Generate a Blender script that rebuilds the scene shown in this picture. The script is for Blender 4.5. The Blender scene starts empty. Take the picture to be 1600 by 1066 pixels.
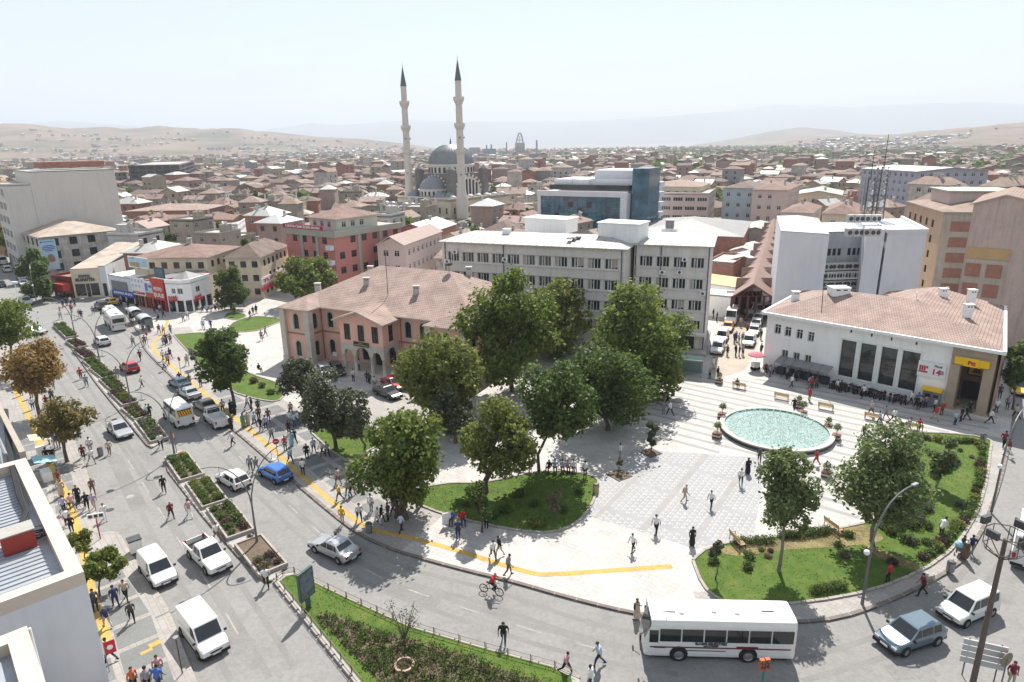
import bpy,bmesh,math,random
from math import sin,cos,pi
from mathutils import Vector,Matrix,Quaternion
from mathutils.geometry import tessellate_polygon
R=math.radians
rnd=random.Random(7)
scene=bpy.context.scene
COL=scene.collection
# ---- camera
CAM_H=31.0;FPX=1033.0;PITCH=R(16.6);ROLL=R(0.8)
_F=Vector((0,cos(PITCH),-sin(PITCH)))
_U=Vector((0,sin(PITCH),cos(PITCH)))
_X=Vector((1,0,0))
cam_x=cos(ROLL)*_X-sin(ROLL)*_U
cam_y=sin(ROLL)*_X+cos(ROLL)*_U
cam_d=bpy.data.cameras.new("camera");cam=bpy.data.objects.new("camera",cam_d);COL.objects.link(cam)
cam.matrix_world=Matrix(((cam_x.x,cam_y.x,-_F.x,0),(cam_x.y,cam_y.y,-_F.y,0),(cam_x.z,cam_y.z,-_F.z,CAM_H),(0,0,0,1)))
cam_d.sensor_width=36.0;cam_d.lens=FPX/1600*36.0
cam_d.clip_start=0.5;cam_d.clip_end=60000
scene.camera=cam
# ---- light
SUN_EL=R(50);SUN_AZ=R(11.5)
to_sun=Vector((sin(SUN_AZ)*cos(SUN_EL),cos(SUN_AZ)*cos(SUN_EL),sin(SUN_EL)))
world=bpy.data.worlds.new("World");scene.world=world;world.use_nodes=True
nt=world.node_tree;nt.nodes.clear()
sky=nt.nodes.new('ShaderNodeTexSky');sky.sky_type='NISHITA';sky.sun_disc=False
sky.sun_elevation=SUN_EL;sky.sun_rotation=SUN_AZ;sky.altitude=1000;sky.air_density=1.3;sky.dust_density=0.5;sky.ozone_density=1.5
bg=nt.nodes.new('ShaderNodeBackground');bg.inputs['Strength'].default_value=0.068
tcn=nt.nodes.new('ShaderNodeTexCoord');mp=nt.nodes.new('ShaderNodeMapping');mp.inputs['Scale'].default_value=(2.2,2.2,14)
nz=nt.nodes.new('ShaderNodeTexNoise');nz.inputs['Scale'].default_value=2.4;nz.inputs['Detail'].default_value=7;nz.inputs['Roughness'].default_value=0.6
rp=nt.nodes.new('ShaderNodeValToRGB');rp.color_ramp.elements[0].position=0.45;rp.color_ramp.elements[1].position=0.75
rp.color_ramp.elements[0].color=(0.58,0.58,0.58,1);rp.color_ramp.elements[1].color=(0.95,0.95,0.95,1)
mx=nt.nodes.new('ShaderNodeMix');mx.data_type='RGBA';mx.inputs['B'].default_value=(5.3,5.8,6.35,1)
wo=nt.nodes.new('ShaderNodeOutputWorld')
nt.links.new(tcn.outputs['Generated'],mp.inputs['Vector']);nt.links.new(mp.outputs['Vector'],nz.inputs['Vector'])
nt.links.new(nz.outputs['Fac'],rp.inputs['Fac']);nt.links.new(rp.outputs['Color'],mx.inputs['Factor'])
nt.links.new(sky.outputs['Color'],mx.inputs['A']);nt.links.new(mx.outputs['Result'],bg.inputs['Color'])
nt.links.new(bg.outputs['Background'],wo.inputs['Surface'])
sun_d=bpy.data.lights.new("sun",'SUN');sun_d.energy=4.7;sun_d.angle=R(0.5);sun_d.color=(1.0,0.955,0.89)
sun=bpy.data.objects.new("sun",sun_d);COL.objects.link(sun)
sun.rotation_euler=to_sun.to_track_quat('Z','Y').to_euler();sun.location=(0,0,120)
vs=scene.view_settings;vs.view_transform='Standard';vs.look='None';vs.gamma=1.0;vs.use_curve_mapping=False
vs.exposure=1.1
scene.cycles.use_denoising=True
scene.cycles.max_bounces=8;scene.cycles.diffuse_bounces=4;scene.cycles.glossy_bounces=2;scene.cycles.transmission_bounces=3
scene.cycles.volume_bounces=0;scene.cycles.transparent_max_bounces=8
scene.cycles.caustics_reflective=False;scene.cycles.caustics_refractive=False
# ---- helpers
def ray(x,y):
 u=(x-800)/FPX;v=(533-y)/FPX
 return _F+u*cam_x+v*cam_y
def P(x,y,z=0.0):
 """world point where the photograph's pixel meets the level z"""
 d=ray(x,y);t=(z-CAM_H)/d.z
 return Vector((d.x*t,d.y*t,z))
def ZAT(x,y,p):
 """height of the pixel above plan position p"""
 d=ray(x,y);t=math.hypot(p[0],p[1])/math.hypot(d.x,d.y)
 return CAM_H+t*d.z
def PD(x,y,dist):
 d=ray(x,y);t=dist/math.hypot(d.x,d.y)
 return Vector((d.x*t,d.y*t,CAM_H+d.z*t))
def heading(d):return math.atan2(d.y,d.x)
class MB:
 def __init__(s):s.v=[];s.f=[];s.m=[];s.uv={}
 def add(s,verts,faces,mi=0):
  o=len(s.v);s.v+=[tuple(p)for p in verts]
  for f in faces:s.f.append(tuple(o+i for i in f));s.m.append(mi)
 def quad(s,a,b,c,d,mi=0):s.add((a,b,c,d),((0,1,2,3),),mi)
 def box(s,c,size,rz=0.0,mi=0,taper=1.0):
  x,y,z=size[0]/2,size[1]/2,size[2]/2;ca,sa=cos(rz),sin(rz);vv=[]
  for sz,k in((-1,1),(1,taper)):
   for sx,sy in((-1,-1),(1,-1),(1,1),(-1,1)):
    px,py=sx*x*k,sy*y*k
    vv.append((c[0]+px*ca-py*sa,c[1]+px*sa+py*ca,c[2]+sz*z))
  s.add(vv,((0,3,2,1),(4,5,6,7),(0,1,5,4),(1,2,6,5),(2,3,7,6),(3,0,4,7)),mi)
 def prism(s,pts,z0,z1,mi=0,mi_side=None,bottom=False):
  n=len(pts);area=sum(pts[i][0]*pts[(i+1)%n][1]-pts[(i+1)%n][0]*pts[i][1]for i in range(n))
  if area<0:pts=list(reversed(pts))
  o=len(s.v)
  s.v+=[(p[0],p[1],z1)for p in pts]+[(p[0],p[1],z0)for p in pts]
  for t in tessellate_polygon([[Vector((p[0],p[1],0))for p in pts]]):
   a,b,c=(pts[i]for i in t)
   if(b[0]-a[0])*(c[1]-a[1])-(b[1]-a[1])*(c[0]-a[0])<0:t=(t[0],t[2],t[1])
   s.f.append(tuple(o+i for i in t));s.m.append(mi)
   if bottom:s.f.append(tuple(o+n+i for i in reversed(t)));s.m.append(mi)
  ms=mi if mi_side is None else mi_side
  for i in range(n):
   j=(i+1)%n;s.f.append((o+i,o+n+i,o+n+j,o+j));s.m.append(ms)
 def tube(s,p0,p1,r0,r1,n=8,mi=0,caps=True):
  p0,p1=Vector(p0),Vector(p1);d=p1-p0
  if d.length<1e-6:return
  d.normalize();a=d.orthogonal().normalized();b=d.cross(a);vv=[]
  for p,r in((p0,r0),(p1,r1)):
   for k in range(n):
    t=2*pi*k/n;vv.append(p+a*(r*cos(t))+b*(r*sin(t)))
  ff=[(k,(k+1)%n,n+(k+1)%n,n+k)for k in range(n)]
  if caps:ff+=[tuple(reversed(range(n))),tuple(range(n,2*n))]
  s.add(vv,ff,mi)
 def path(s,pts,r,n=6,mi=0):
  for i in range(len(pts)-1):
   ra=r[i]if isinstance(r,(list,tuple))else r;rb=r[i+1]if isinstance(r,(list,tuple))else r
   s.tube(pts[i],pts[i+1],ra,rb,n,mi)
 def lathe(s,c,prof,n=16,mi=0,mis=None):
  o=len(s.v)
  for r,z in prof:
   for k in range(n):
    t=2*pi*k/n;s.v.append((c[0]+r*cos(t),c[1]+r*sin(t),c[2]+z))
  for i in range(len(prof)-1):
   for k in range(n):
    k2=(k+1)%n
    s.f.append((o+i*n+k,o+i*n+k2,o+(i+1)*n+k2,o+(i+1)*n+k));s.m.append(mis[i]if mis else mi)
 def ball(s,c,r,mi=0,nu=10,nv=6,sz=1.0):
  s.lathe(c,[(max(1e-3,r*sin(pi*i/nv)),-r*sz*cos(pi*i/nv))for i in range(nv+1)],nu,mi)
 def mesh(s,name,mats,smooth=False):
  me=bpy.data.meshes.new(name);me.from_pydata(s.v,[],s.f)
  for m in(mats if isinstance(mats,(list,tuple))else[mats]):me.materials.append(m)
  me.polygons.foreach_set('material_index',s.m)
  if smooth:me.polygons.foreach_set('use_smooth',[True]*len(s.f))
  me.update();return me
 def build(s,name,mats,parent=None,smooth=False,loc=None,rz=0.0):
  return link(name,s.mesh(name,mats,smooth),parent,loc,rz)
def link(name,data,parent=None,loc=None,rz=0.0):
 o=bpy.data.objects.new(name,data);COL.objects.link(o)
 if parent is not None:o.parent=parent
 if loc is not None:o.location=loc
 if rz:o.rotation_euler=(0,0,rz)
 return o
def tag(o,label=None,cat=None,group=None,kind=None):
 if label:o['label']=label
 if cat:o['category']=cat
 if group:o['group']=group
 if kind:o['kind']=kind
 return o
def thing(name,label,cat,loc=(0,0,0),rz=0.0,group=None):
 return tag(link(name,None,None,loc,rz),label,cat,group)
def struct(o):o['kind']='structure';return o
def copy_tree(o,parent=None,**slots):
 c=o.copy();COL.objects.link(c);c.parent=parent
 for ch in o.children:copy_tree(ch,c)
 return c
def inside(p,poly):
 x,y=p[0],p[1];r=False;n=len(poly)
 for i in range(n):
  a,b=poly[i],poly[(i+1)%n]
  if(a[1]>y)!=(b[1]>y)and x<(b[0]-a[0])*(y-a[1])/(b[1]-a[1])+a[0]:r=not r
 return r
def offset_line(pts,d):
 out=[]
 for i,p in enumerate(pts):
  a=pts[max(0,i-1)];b=pts[min(len(pts)-1,i+1)]
  t=Vector((b[0]-a[0],b[1]-a[1],0)).normalized();out.append(Vector((p[0]+t.y*-d,p[1]+t.x*d,0)))
 return out
def smooth_line(pts,n=4):
 """Catmull-Rom through the points"""
 pts=[Vector((p[0],p[1],0))for p in pts];out=[]
 for i in range(len(pts)-1):
  p0,p1,p2,p3=pts[max(0,i-1)],pts[i],pts[i+1],pts[min(len(pts)-1,i+2)]
  for k in range(n):
   t=k/n
   out.append(0.5*((2*p1)+(p2-p0)*t+(2*p0-5*p1+4*p2-p3)*t*t+(3*p1-p0-3*p2+p3)*t**3))
 return out+[pts[-1]]
def clip_convex(poly,cutter):
 """polygon clipped by a convex CCW polygon"""
 out=[Vector((p[0],p[1],0))for p in poly];n=len(cutter)
 for i in range(n):
  a,b=cutter[i],cutter[(i+1)%n];inp=out;out=[]
  def sd(p):return(b[0]-a[0])*(p[1]-a[1])-(b[1]-a[1])*(p[0]-a[0])
  for k in range(len(inp)):
   p,q=inp[k],inp[(k+1)%len(inp)];sp,sq=sd(p),sd(q)
   if sp>=0:out.append(p)
   if sp*sq<0:out.append(p+(q-p)*(sp/(sp-sq)))
  if len(out)<3:return[]
 return out
# ---- materials
_mats={}
def M(name,col,rough=0.8,var=0.14,scale=0.6,bump=0.0,metal=0.0,spec=0.3,fine=0.0,dirt=0.0,coords='pos',coat=0.0):
 if name in _mats:return _mats[name]
 m=bpy.data.materials.new(name);m.use_nodes=True;n=m.node_tree.nodes;l=m.node_tree.links
 b=n['Principled BSDF'];b.inputs['Roughness'].default_value=rough;b.inputs['Metallic'].default_value=metal
 b.inputs['Specular IOR Level'].default_value=spec
 if coat:b.inputs['Coat Weight'].default_value=coat
 c=tuple(col)+(1,)
 if var<=0 and bump<=0:b.inputs['Base Color'].default_value=c;_mats[name]=m;return m
 g=n.new('ShaderNodeNewGeometry')if coords=='pos' else n.new('ShaderNodeTexCoord');src=g.outputs['Position' if coords=='pos' else 'Object']
 z=n.new('ShaderNodeTexNoise');z.inputs['Scale'].default_value=scale;z.inputs['Detail'].default_value=6;z.inputs['Roughness'].default_value=0.65
 l.new(src,z.inputs['Vector'])
 mr=n.new('ShaderNodeMapRange');mr.inputs['From Min'].default_value=0.3;mr.inputs['From Max'].default_value=0.7
 mr.inputs['To Min'].default_value=1-var;mr.inputs['To Max'].default_value=1+var
 l.new(z.outputs['Fac'],mr.inputs['Value']);val=mr.outputs['Result']
 if fine>0:
  z2=n.new('ShaderNodeTexNoise');z2.inputs['Scale'].default_value=scale*14;z2.inputs['Detail'].default_value=3;l.new(src,z2.inputs['Vector'])
  mr2=n.new('ShaderNodeMapRange');mr2.inputs['From Min'].default_value=0.3;mr2.inputs['From Max'].default_value=0.7
  mr2.inputs['To Min'].default_value=1-fine;mr2.inputs['To Max'].default_value=1+fine;l.new(z2.outputs['Fac'],mr2.inputs['Value'])
  mu=n.new('ShaderNodeMath');mu.operation='MULTIPLY';l.new(val,mu.inputs[0]);l.new(mr2.outputs['Result'],mu.inputs[1]);val=mu.outputs[0]
 vm=n.new('ShaderNodeVectorMath');vm.operation='SCALE';vm.inputs[0].default_value=col;l.new(val,vm.inputs['Scale'])
 out=vm.outputs['Vector']
 if dirt>0:
  sx=n.new('ShaderNodeMapping');sx.inputs['Scale'].default_value=(1.6,1.6,0.12);l.new(src,sx.inputs['Vector'])
  z3=n.new('ShaderNodeTexNoise');z3.inputs['Scale'].default_value=1.3;z3.inputs['Detail'].default_value=5;l.new(sx.outputs['Vector'],z3.inputs['Vector'])
  r3=n.new('ShaderNodeMapRange');r3.inputs['From Min'].default_value=0.5;r3.inputs['From Max'].default_value=0.75;r3.inputs['To Min'].default_value=0;r3.inputs['To Max'].default_value=dirt
  l.new(z3.outputs['Fac'],r3.inputs['Value'])
  mm=n.new('ShaderNodeMix');mm.data_type='RGBA';mm.inputs['B'].default_value=(col[0]*0.45,col[1]*0.42,col[2]*0.38,1)
  l.new(r3.outputs['Result'],mm.inputs['Factor']);l.new(out,mm.inputs['A']);out=mm.outputs['Result']
 l.new(out,b.inputs['Base Color'])
 if bump>0:
  zb=n.new('ShaderNodeTexNoise');zb.inputs['Scale'].default_value=scale*10;zb.inputs['Detail'].default_value=4;l.new(src,zb.inputs['Vector'])
  bp=n.new('ShaderNodeBump');bp.inputs['Strength'].default_value=bump;bp.inputs['Distance'].default_value=0.05;l.new(zb.outputs['Fac'],bp.inputs['Height'])
  l.new(bp.outputs['Normal'],b.inputs['Normal'])
 _mats[name]=m;return m
def leaf_mat(name,c1,c2,trans=0.5,rough=0.55):
 if name in _mats:return _mats[name]
 m=bpy.data.materials.new(name);m.use_nodes=True;n=m.node_tree.nodes;l=m.node_tree.links
 b=n['Principled BSDF'];b.inputs['Roughness'].default_value=rough;b.inputs['Specular IOR Level'].default_value=0.25
 g=n.new('ShaderNodeNewGeometry');r=n.new('ShaderNodeValToRGB')
 r.color_ramp.elements[0].color=tuple(c1)+(1,);r.color_ramp.elements[1].color=tuple(c2)+(1,)
 l.new(g.outputs['Random Per Island'],r.inputs['Fac']);l.new(r.outputs['Color'],b.inputs['Base Color'])
 t=n.new('ShaderNodeBsdfTranslucent');l.new(r.outputs['Color'],t.inputs['Color'])
 mx=n.new('ShaderNodeMixShader');mx.inputs['Fac'].default_value=trans
 l.new(b.outputs['BSDF'],mx.inputs[1]);l.new(t.outputs['BSDF'],mx.inputs[2]);l.new(mx.outputs['Shader'],n['Material Output'].inputs['Surface'])
 _mats[name]=m;return m
def tile_mat(name,c1,c2,course=0.42,width=0.32,joint=0.55,bump=0.7):
 """roof tiles: courses by UV metres (u along the eave, v up the slope)"""
 if name in _mats:return _mats[name]
 m=bpy.data.materials.new(name);m.use_nodes=True;n=m.node_tree.nodes;l=m.node_tree.links
 b=n['Principled BSDF'];b.inputs['Roughness'].default_value=0.85;b.inputs['Specular IOR Level'].default_value=0.2
 uv=n.new('ShaderNodeUVMap');br=n.new('ShaderNodeTexBrick')
 br.inputs['Scale'].default_value=1.0;br.inputs['Brick Width'].default_value=width;br.inputs['Row Height'].default_value=course
 br.inputs['Mortar Size'].default_value=course*0.10;br.inputs['Mortar Smooth'].default_value=0.6;br.offset=0.5
 br.inputs['Color1'].default_value=tuple(c1)+(1,);br.inputs['Color2'].default_value=tuple(c2)+(1,)
 br.inputs['Mortar'].default_value=tuple(x*joint for x in c1)+(1,)
 l.new(uv.outputs['UV'],br.inputs['Vector'])
 g=n.new('ShaderNodeNewGeometry');z=n.new('ShaderNodeTexNoise');z.inputs['Scale'].default_value=0.5;z.inputs['Detail'].default_value=6;l.new(g.outputs['Position'],z.inputs['Vector'])
 mr=n.new('ShaderNodeMapRange');mr.inputs['From Min'].default_value=0.3;mr.inputs['From Max'].default_value=0.7;mr.inputs['To Min'].default_value=0.8;mr.inputs['To Max'].default_value=1.2
 l.new(z.outputs['Fac'],mr.inputs['Value'])
 vm=n.new('ShaderNodeVectorMath');vm.operation='SCALE';l.new(br.outputs['Color'],vm.inputs[0]);l.new(mr.outputs['Result'],vm.inputs['Scale'])
 l.new(vm.outputs['Vector'],b.inputs['Base Color'])
 sp=n.new('ShaderNodeSeparateXYZ');l.new(uv.outputs['UV'],sp.inputs[0])
 fr=n.new('ShaderNodeMath');fr.operation='FRACT';dv=n.new('ShaderNodeMath');dv.operation='DIVIDE';dv.inputs[1].default_value=course
 l.new(sp.outputs['Y'],dv.inputs[0]);l.new(dv.outputs[0],fr.inputs[0])
 inv=n.new('ShaderNodeMath');inv.operation='SUBTRACT';inv.inputs[0].default_value=1.0;l.new(fr.outputs[0],inv.inputs[1])
 bp=n.new('ShaderNodeBump');bp.inputs['Strength'].default_value=bump;bp.inputs['Distance'].default_value=0.06
 l.new(inv.outputs[0],bp.inputs['Height']);l.new(bp.outputs['Normal'],b.inputs['Normal'])
 _mats[name]=m;return m
def paint_mat(name,col,rough=0.28,metal=0.0):
 if name in _mats:return _mats[name]
 return M(name,col,rough=rough,var=0.05,scale=2.0,metal=metal,spec=0.5,coords='obj',coat=0.6)
def water_mat():
 m=bpy.data.materials.new('fountain_water');m.use_nodes=True;n=m.node_tree.nodes;l=m.node_tree.links
 b=n['Principled BSDF'];b.inputs['Base Color'].default_value=(0.30,0.52,0.47,1);b.inputs['Roughness'].default_value=0.12
 z=n.new('ShaderNodeTexNoise');z.inputs['Scale'].default_value=3.5;z.inputs['Detail'].default_value=5
 g=n.new('ShaderNodeNewGeometry');l.new(g.outputs['Position'],z.inputs['Vector'])
 r=n.new('ShaderNodeValToRGB');r.color_ramp.elements[0].color=(0.21,0.31,0.275,1);r.color_ramp.elements[1].color=(0.36,0.44,0.41,1)
 r.color_ramp.elements[0].position=0.35;r.color_ramp.elements[1].position=0.7;l.new(z.outputs['Fac'],r.inputs['Fac']);l.new(r.outputs['Color'],b.inputs['Base Color'])
 bp=n.new('ShaderNodeBump');bp.inputs['Strength'].default_value=0.5;bp.inputs['Distance'].default_value=0.05;l.new(z.outputs['Fac'],bp.inputs['Height']);l.new(bp.outputs['Normal'],b.inputs['Normal'])
 return m
GLASS=M('window_glass',(0.022,0.027,0.032),rough=0.08,var=0.25,scale=0.9,spec=0.6)
CARGLASS=M('vehicle_glass',(0.012,0.016,0.018),rough=0.05,var=0.0,spec=0.7)
WHITE=M('white_paint',(0.72,0.72,0.70),rough=0.55,var=0.05)
BLACKM=M('black_rubber',(0.015,0.015,0.016),rough=0.75,var=0.0)
METAL=M('grey_metal',(0.25,0.25,0.26),rough=0.45,var=0.1,metal=0.4)
DARKM=M('dark_metal',(0.06,0.06,0.065),rough=0.5,var=0.1)
RED=M('sign_red',(0.50,0.025,0.03),rough=0.5,var=0.05)
def text_obj(body,size,mat_,parent,loc,rx=R(90),rz=0.0,bold=0.0,align='CENTER',width=None,name='lettering',extrude=0.02):
 cu=bpy.data.curves.new(name,'FONT');cu.body=body;cu.size=size;cu.align_x=align;cu.align_y='CENTER';cu.extrude=extrude;cu.offset=bold
 cu.resolution_u=2
 t=bpy.data.objects.new(name,cu);COL.objects.link(t)
 dg=bpy.context.evaluated_depsgraph_get();me=bpy.data.meshes.new_from_object(t.evaluated_get(dg))
 bpy.data.objects.remove(t);bpy.data.curves.remove(cu)
 me.materials.clear();me.materials.append(mat_)
 o=link(name,me,parent,loc);o.rotation_euler=(rx,0,rz)
 if width:
  w=max(v.co.x for v in me.vertices)-min(v.co.x for v in me.vertices);k=width/max(w,1e-3)
  for v in me.vertices:v.co.x*=k
 return o
def set_uv_slope(me):
 """UV in metres: u level along the face, v up its slope"""
 uvl=me.uv_layers.new(name='UVMap')
 for p in me.polygons:
  n=p.normal;h=Vector((-n.y,n.x,0))
  if h.length<1e-4:h=Vector((1,0,0))
  h.normalize();s=n.cross(h)
  for li in p.loop_indices:
   co=me.vertices[me.loops[li].vertex_index].co;uvl.data[li].uv=(co.dot(h),co.dot(s))
# ==== GROUND
def grid_stone(name,c,joint,bw,bh,rot,var=0.08,mortar=0.02,rough=0.7):
 m=bpy.data.materials.new(name);m.use_nodes=True;n=m.node_tree.nodes;l=m.node_tree.links
 b=n['Principled BSDF'];b.inputs['Roughness'].default_value=rough;b.inputs['Specular IOR Level'].default_value=0.3
 g=n.new('ShaderNodeNewGeometry');mp=n.new('ShaderNodeMapping');mp.inputs['Rotation'].default_value=(0,0,rot);l.new(g.outputs['Position'],mp.inputs['Vector'])
 br=n.new('ShaderNodeTexBrick');br.inputs['Scale'].default_value=1.0;br.inputs['Brick Width'].default_value=bw;br.inputs['Row Height'].default_value=bh
 br.inputs['Mortar Size'].default_value=mortar;br.inputs['Mortar Smooth'].default_value=0.3
 br.inputs['Color1'].default_value=tuple(x*(1-var)for x in c)+(1,);br.inputs['Color2'].default_value=tuple(x*(1+var)for x in c)+(1,)
 br.inputs['Mortar'].default_value=tuple(joint)+(1,);l.new(mp.outputs['Vector'],br.inputs['Vector'])
 z=n.new('ShaderNodeTexNoise');z.inputs['Scale'].default_value=0.35;z.inputs['Detail'].default_value=7;z.inputs['Roughness'].default_value=0.7;l.new(g.outputs['Position'],z.inputs['Vector'])
 mr=n.new('ShaderNodeMapRange');mr.inputs['From Min'].default_value=0.3;mr.inputs['From Max'].default_value=0.7;mr.inputs['To Min'].default_value=0.80;mr.inputs['To Max'].default_value=1.1
 l.new(z.outputs['Fac'],mr.inputs['Value']);vm=n.new('ShaderNodeVectorMath');vm.operation='SCALE'
 l.new(br.outputs['Color'],vm.inputs[0]);l.new(mr.outputs['Result'],vm.inputs['Scale']);l.new(vm.outputs['Vector'],b.inputs['Base Color'])
 return m
GROUNDM=M('dry_earth',(0.17,0.145,0.115),var=0.3,scale=0.01,fine=0.25)
ASPH=M('asphalt_sunbleached',(0.215,0.208,0.198),rough=0.9,var=0.07,scale=0.22,fine=0.09,bump=0.15)
def ramp_mat(name,cols,scale,rough=.95,bump=0.0,fine=9.0):
 m=bpy.data.materials.new(name);m.use_nodes=True;n=m.node_tree.nodes;l=m.node_tree.links;b=n['Principled BSDF'];b.inputs['Roughness'].default_value=rough;b.inputs['Specular IOR Level'].default_value=.15
 g=n.new('ShaderNodeNewGeometry');z=n.new('ShaderNodeTexNoise');z.inputs['Scale'].default_value=scale;z.inputs['Detail'].default_value=fine;z.inputs['Roughness'].default_value=.72;l.new(g.outputs['Position'],z.inputs['Vector'])
 r=n.new('ShaderNodeValToRGB');e=r.color_ramp.elements
 while len(e)<len(cols):e.new(.5)
 for i,(p,c)in enumerate(cols):e[i].position=p;e[i].color=tuple(c)+(1,)
 l.new(z.outputs['Fac'],r.inputs['Fac']);l.new(r.outputs['Color'],b.inputs['Base Color'])
 if bump:bp=n.new('ShaderNodeBump');bp.inputs['Strength'].default_value=bump;bp.inputs['Distance'].default_value=.06;l.new(z.outputs['Fac'],bp.inputs['Height']);l.new(bp.outputs['Normal'],b.inputs['Normal'])
 return m
def crack_mat(m,scale=.16,w=.006,amount=.45):
 """thin cracks and oil stains laid over an existing asphalt"""
 n=m.node_tree.nodes;l=m.node_tree.links;b=n['Principled BSDF'];src=b.inputs['Base Color'].links[0].from_socket;g=n.new('ShaderNodeNewGeometry')
 z=n.new('ShaderNodeTexNoise');z.inputs['Scale'].default_value=.8;z.inputs['Detail'].default_value=4;l.new(g.outputs['Position'],z.inputs['Vector']);ad=n.new('ShaderNodeMix');ad.data_type='VECTOR';ad.inputs['Factor'].default_value=.35;l.new(g.outputs['Position'],ad.inputs['A']);sc=n.new('ShaderNodeVectorMath');sc.operation='SCALE';sc.inputs['Scale'].default_value=14;l.new(z.outputs['Color'],sc.inputs[0]);ad2=n.new('ShaderNodeVectorMath');ad2.operation='ADD';l.new(g.outputs['Position'],ad2.inputs[0]);l.new(sc.outputs['Vector'],ad2.inputs[1])
 v=n.new('ShaderNodeTexVoronoi');v.feature='DISTANCE_TO_EDGE';v.inputs['Scale'].default_value=scale;l.new(ad2.outputs['Vector'],v.inputs['Vector']);lt=n.new('ShaderNodeMath');lt.operation='LESS_THAN';lt.inputs[1].default_value=w;l.new(v.outputs['Distance'],lt.inputs[0])
 z2=n.new('ShaderNodeTexNoise');z2.inputs['Scale'].default_value=.55;z2.inputs['Detail'].default_value=5;l.new(g.outputs['Position'],z2.inputs['Vector']);mr=n.new('ShaderNodeMapRange');mr.inputs['From Min'].default_value=.56;mr.inputs['From Max'].default_value=.72;mr.inputs['To Max'].default_value=.30;l.new(z2.outputs['Fac'],mr.inputs['Value'])
 ma=n.new('ShaderNodeMath');ma.operation='MULTIPLY';ma.inputs[1].default_value=amount;l.new(lt.outputs[0],ma.inputs[0]);mx_=n.new('ShaderNodeMath');mx_.operation='MAXIMUM';l.new(ma.outputs[0],mx_.inputs[0]);l.new(mr.outputs['Result'],mx_.inputs[1])
 mi=n.new('ShaderNodeMix');mi.data_type='RGBA';mi.inputs['B'].default_value=(.09,.085,.08,1);l.new(mx_.outputs[0],mi.inputs['Factor']);l.new(src,mi.inputs['A']);l.new(mi.outputs['Result'],b.inputs['Base Color'])
crack_mat(ASPH)
ASPH2=M('asphalt_patch',(0.185,0.178,0.17),rough=0.9,var=0.14,scale=0.3,fine=0.12,bump=0.15)
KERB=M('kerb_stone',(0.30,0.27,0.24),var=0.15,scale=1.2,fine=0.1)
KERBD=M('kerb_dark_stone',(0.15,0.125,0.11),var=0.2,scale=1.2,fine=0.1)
PLAZA=grid_stone('plaza_limestone',(0.415,0.39,0.365),(0.29,0.27,0.25),0.9,0.45,R(36))
PAVE=grid_stone('pavement_beige',(0.30,0.278,0.258),(0.22,0.2,0.18),0.6,0.4,R(50))
PANEL=M('paving_grey_granite',(0.155,0.158,0.155),var=0.16,scale=0.5,fine=0.1,rough=0.75)
BAND=M('paving_band_grey',(0.27,0.26,0.252),var=0.10,scale=0.6,fine=0.06)
YELLOW=M('tactile_yellow',(0.42,0.275,0.07),var=0.22,scale=0.7,fine=0.15,bump=0.4)
GRASSM=ramp_mat('lawn_grass',[(.30,(.045,.085,.016)),(.48,(.07,.115,.022)),(.62,(.10,.13,.03)),(.74,(.16,.15,.06))],.7,bump=.6)
GRASSDRY=M('dry_grass',(0.19,0.155,0.07),var=0.35,scale=0.5,fine=0.3,bump=0.4,rough=0.95)
SOIL=M('bed_soil',(0.105,0.075,0.05),var=0.3,scale=1.2,fine=0.3,bump=0.6)
LINE=M('road_paint_worn',(0.27,0.265,0.255),var=0.25,scale=2.0,fine=0.2)
CONC=M('concrete',(0.33,0.315,0.29),var=0.12,scale=0.5,fine=0.08,dirt=0.25)
g=MB();n_=48
g.add([(30000*cos(2*pi*k/n_),30000*sin(2*pi*k/n_),-0.03)for k in range(n_)],[tuple(range(n_))])
struct(g.build('ground',GROUNDM))
road=MB();road.prism([(-260,330),(-200,60),(-60,-10),(70,-10),(150,60),(170,200),(60,190),(-100,250)],-0.02,0.0)
road=struct(road.build('road',ASPH))
def px(l,z=0.0):return[P(x,y,z)for x,y in l]
KERB_R=smooth_line(px([(183,468),(200,497),(216,522),(226,547),(260,582),(300,620),(378,685),(470,765),(550,830),(600,856),(640,870),(720,892),(800,912),(900,940),(1000,963),(1100,975),(1230,976),(1330,964),(1450,915),(1520,860),(1560,770),(1580,690),(1588,640)]),3)
KERB_R+=[Vector((76,98,0)),Vector((104,138,0))]
PLAZA_POLY=KERB_R+[Vector((112,190,0)),Vector((-20,205,0)),Vector((-64,190,0)),Vector((-92,160,0))]
KERB_L=smooth_line([Vector((-130,163,0)),Vector((-84,109,0))]+px([(60,612),(105,668),(135,735),(150,790),(153,832),(185,834),(207,870),(262,950),(308,1066)])+[Vector((-8,19,0))],3)
LEFT_POLY=KERB_L+[Vector((-30,10,0)),Vector((-120,60,0)),Vector((-170,150,0))]
PH=0.13
def kerb_line(name,line,parent,mat_,w=0.28,z1=PH+0.01,z0=-0.02,seg=1.0):
 """a run of separate kerb stones with open joints, one mesh"""
 mb=MB();off=offset_line(line,w)
 for i in range(len(line)-1):
  a,b,c,d=line[i],line[i+1],off[i+1],off[i];L=(b-a).length;k=max(1,int(L/seg))
  for j in range(k):
   t0,t1=j/k+0.012,(j+1)/k-0.012
   q=[a.lerp(b,t0),a.lerp(b,t1),d.lerp(c,t1),d.lerp(c,t0)]
   mb.prism([(v.x,v.y)for v in q],z0,z1+rnd.uniform(-0.006,0.006))
 o=mb.build(name,mat_,parent);o['kind']='stuff';return o
m=MB();m.prism([(p.x,p.y)for p in PLAZA_POLY],-0.02,PH);plaza=struct(m.build('plaza_pavement',[PLAZA]))
kerb_line('kerb_stones',KERB_R,plaza,KERBD)
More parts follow.
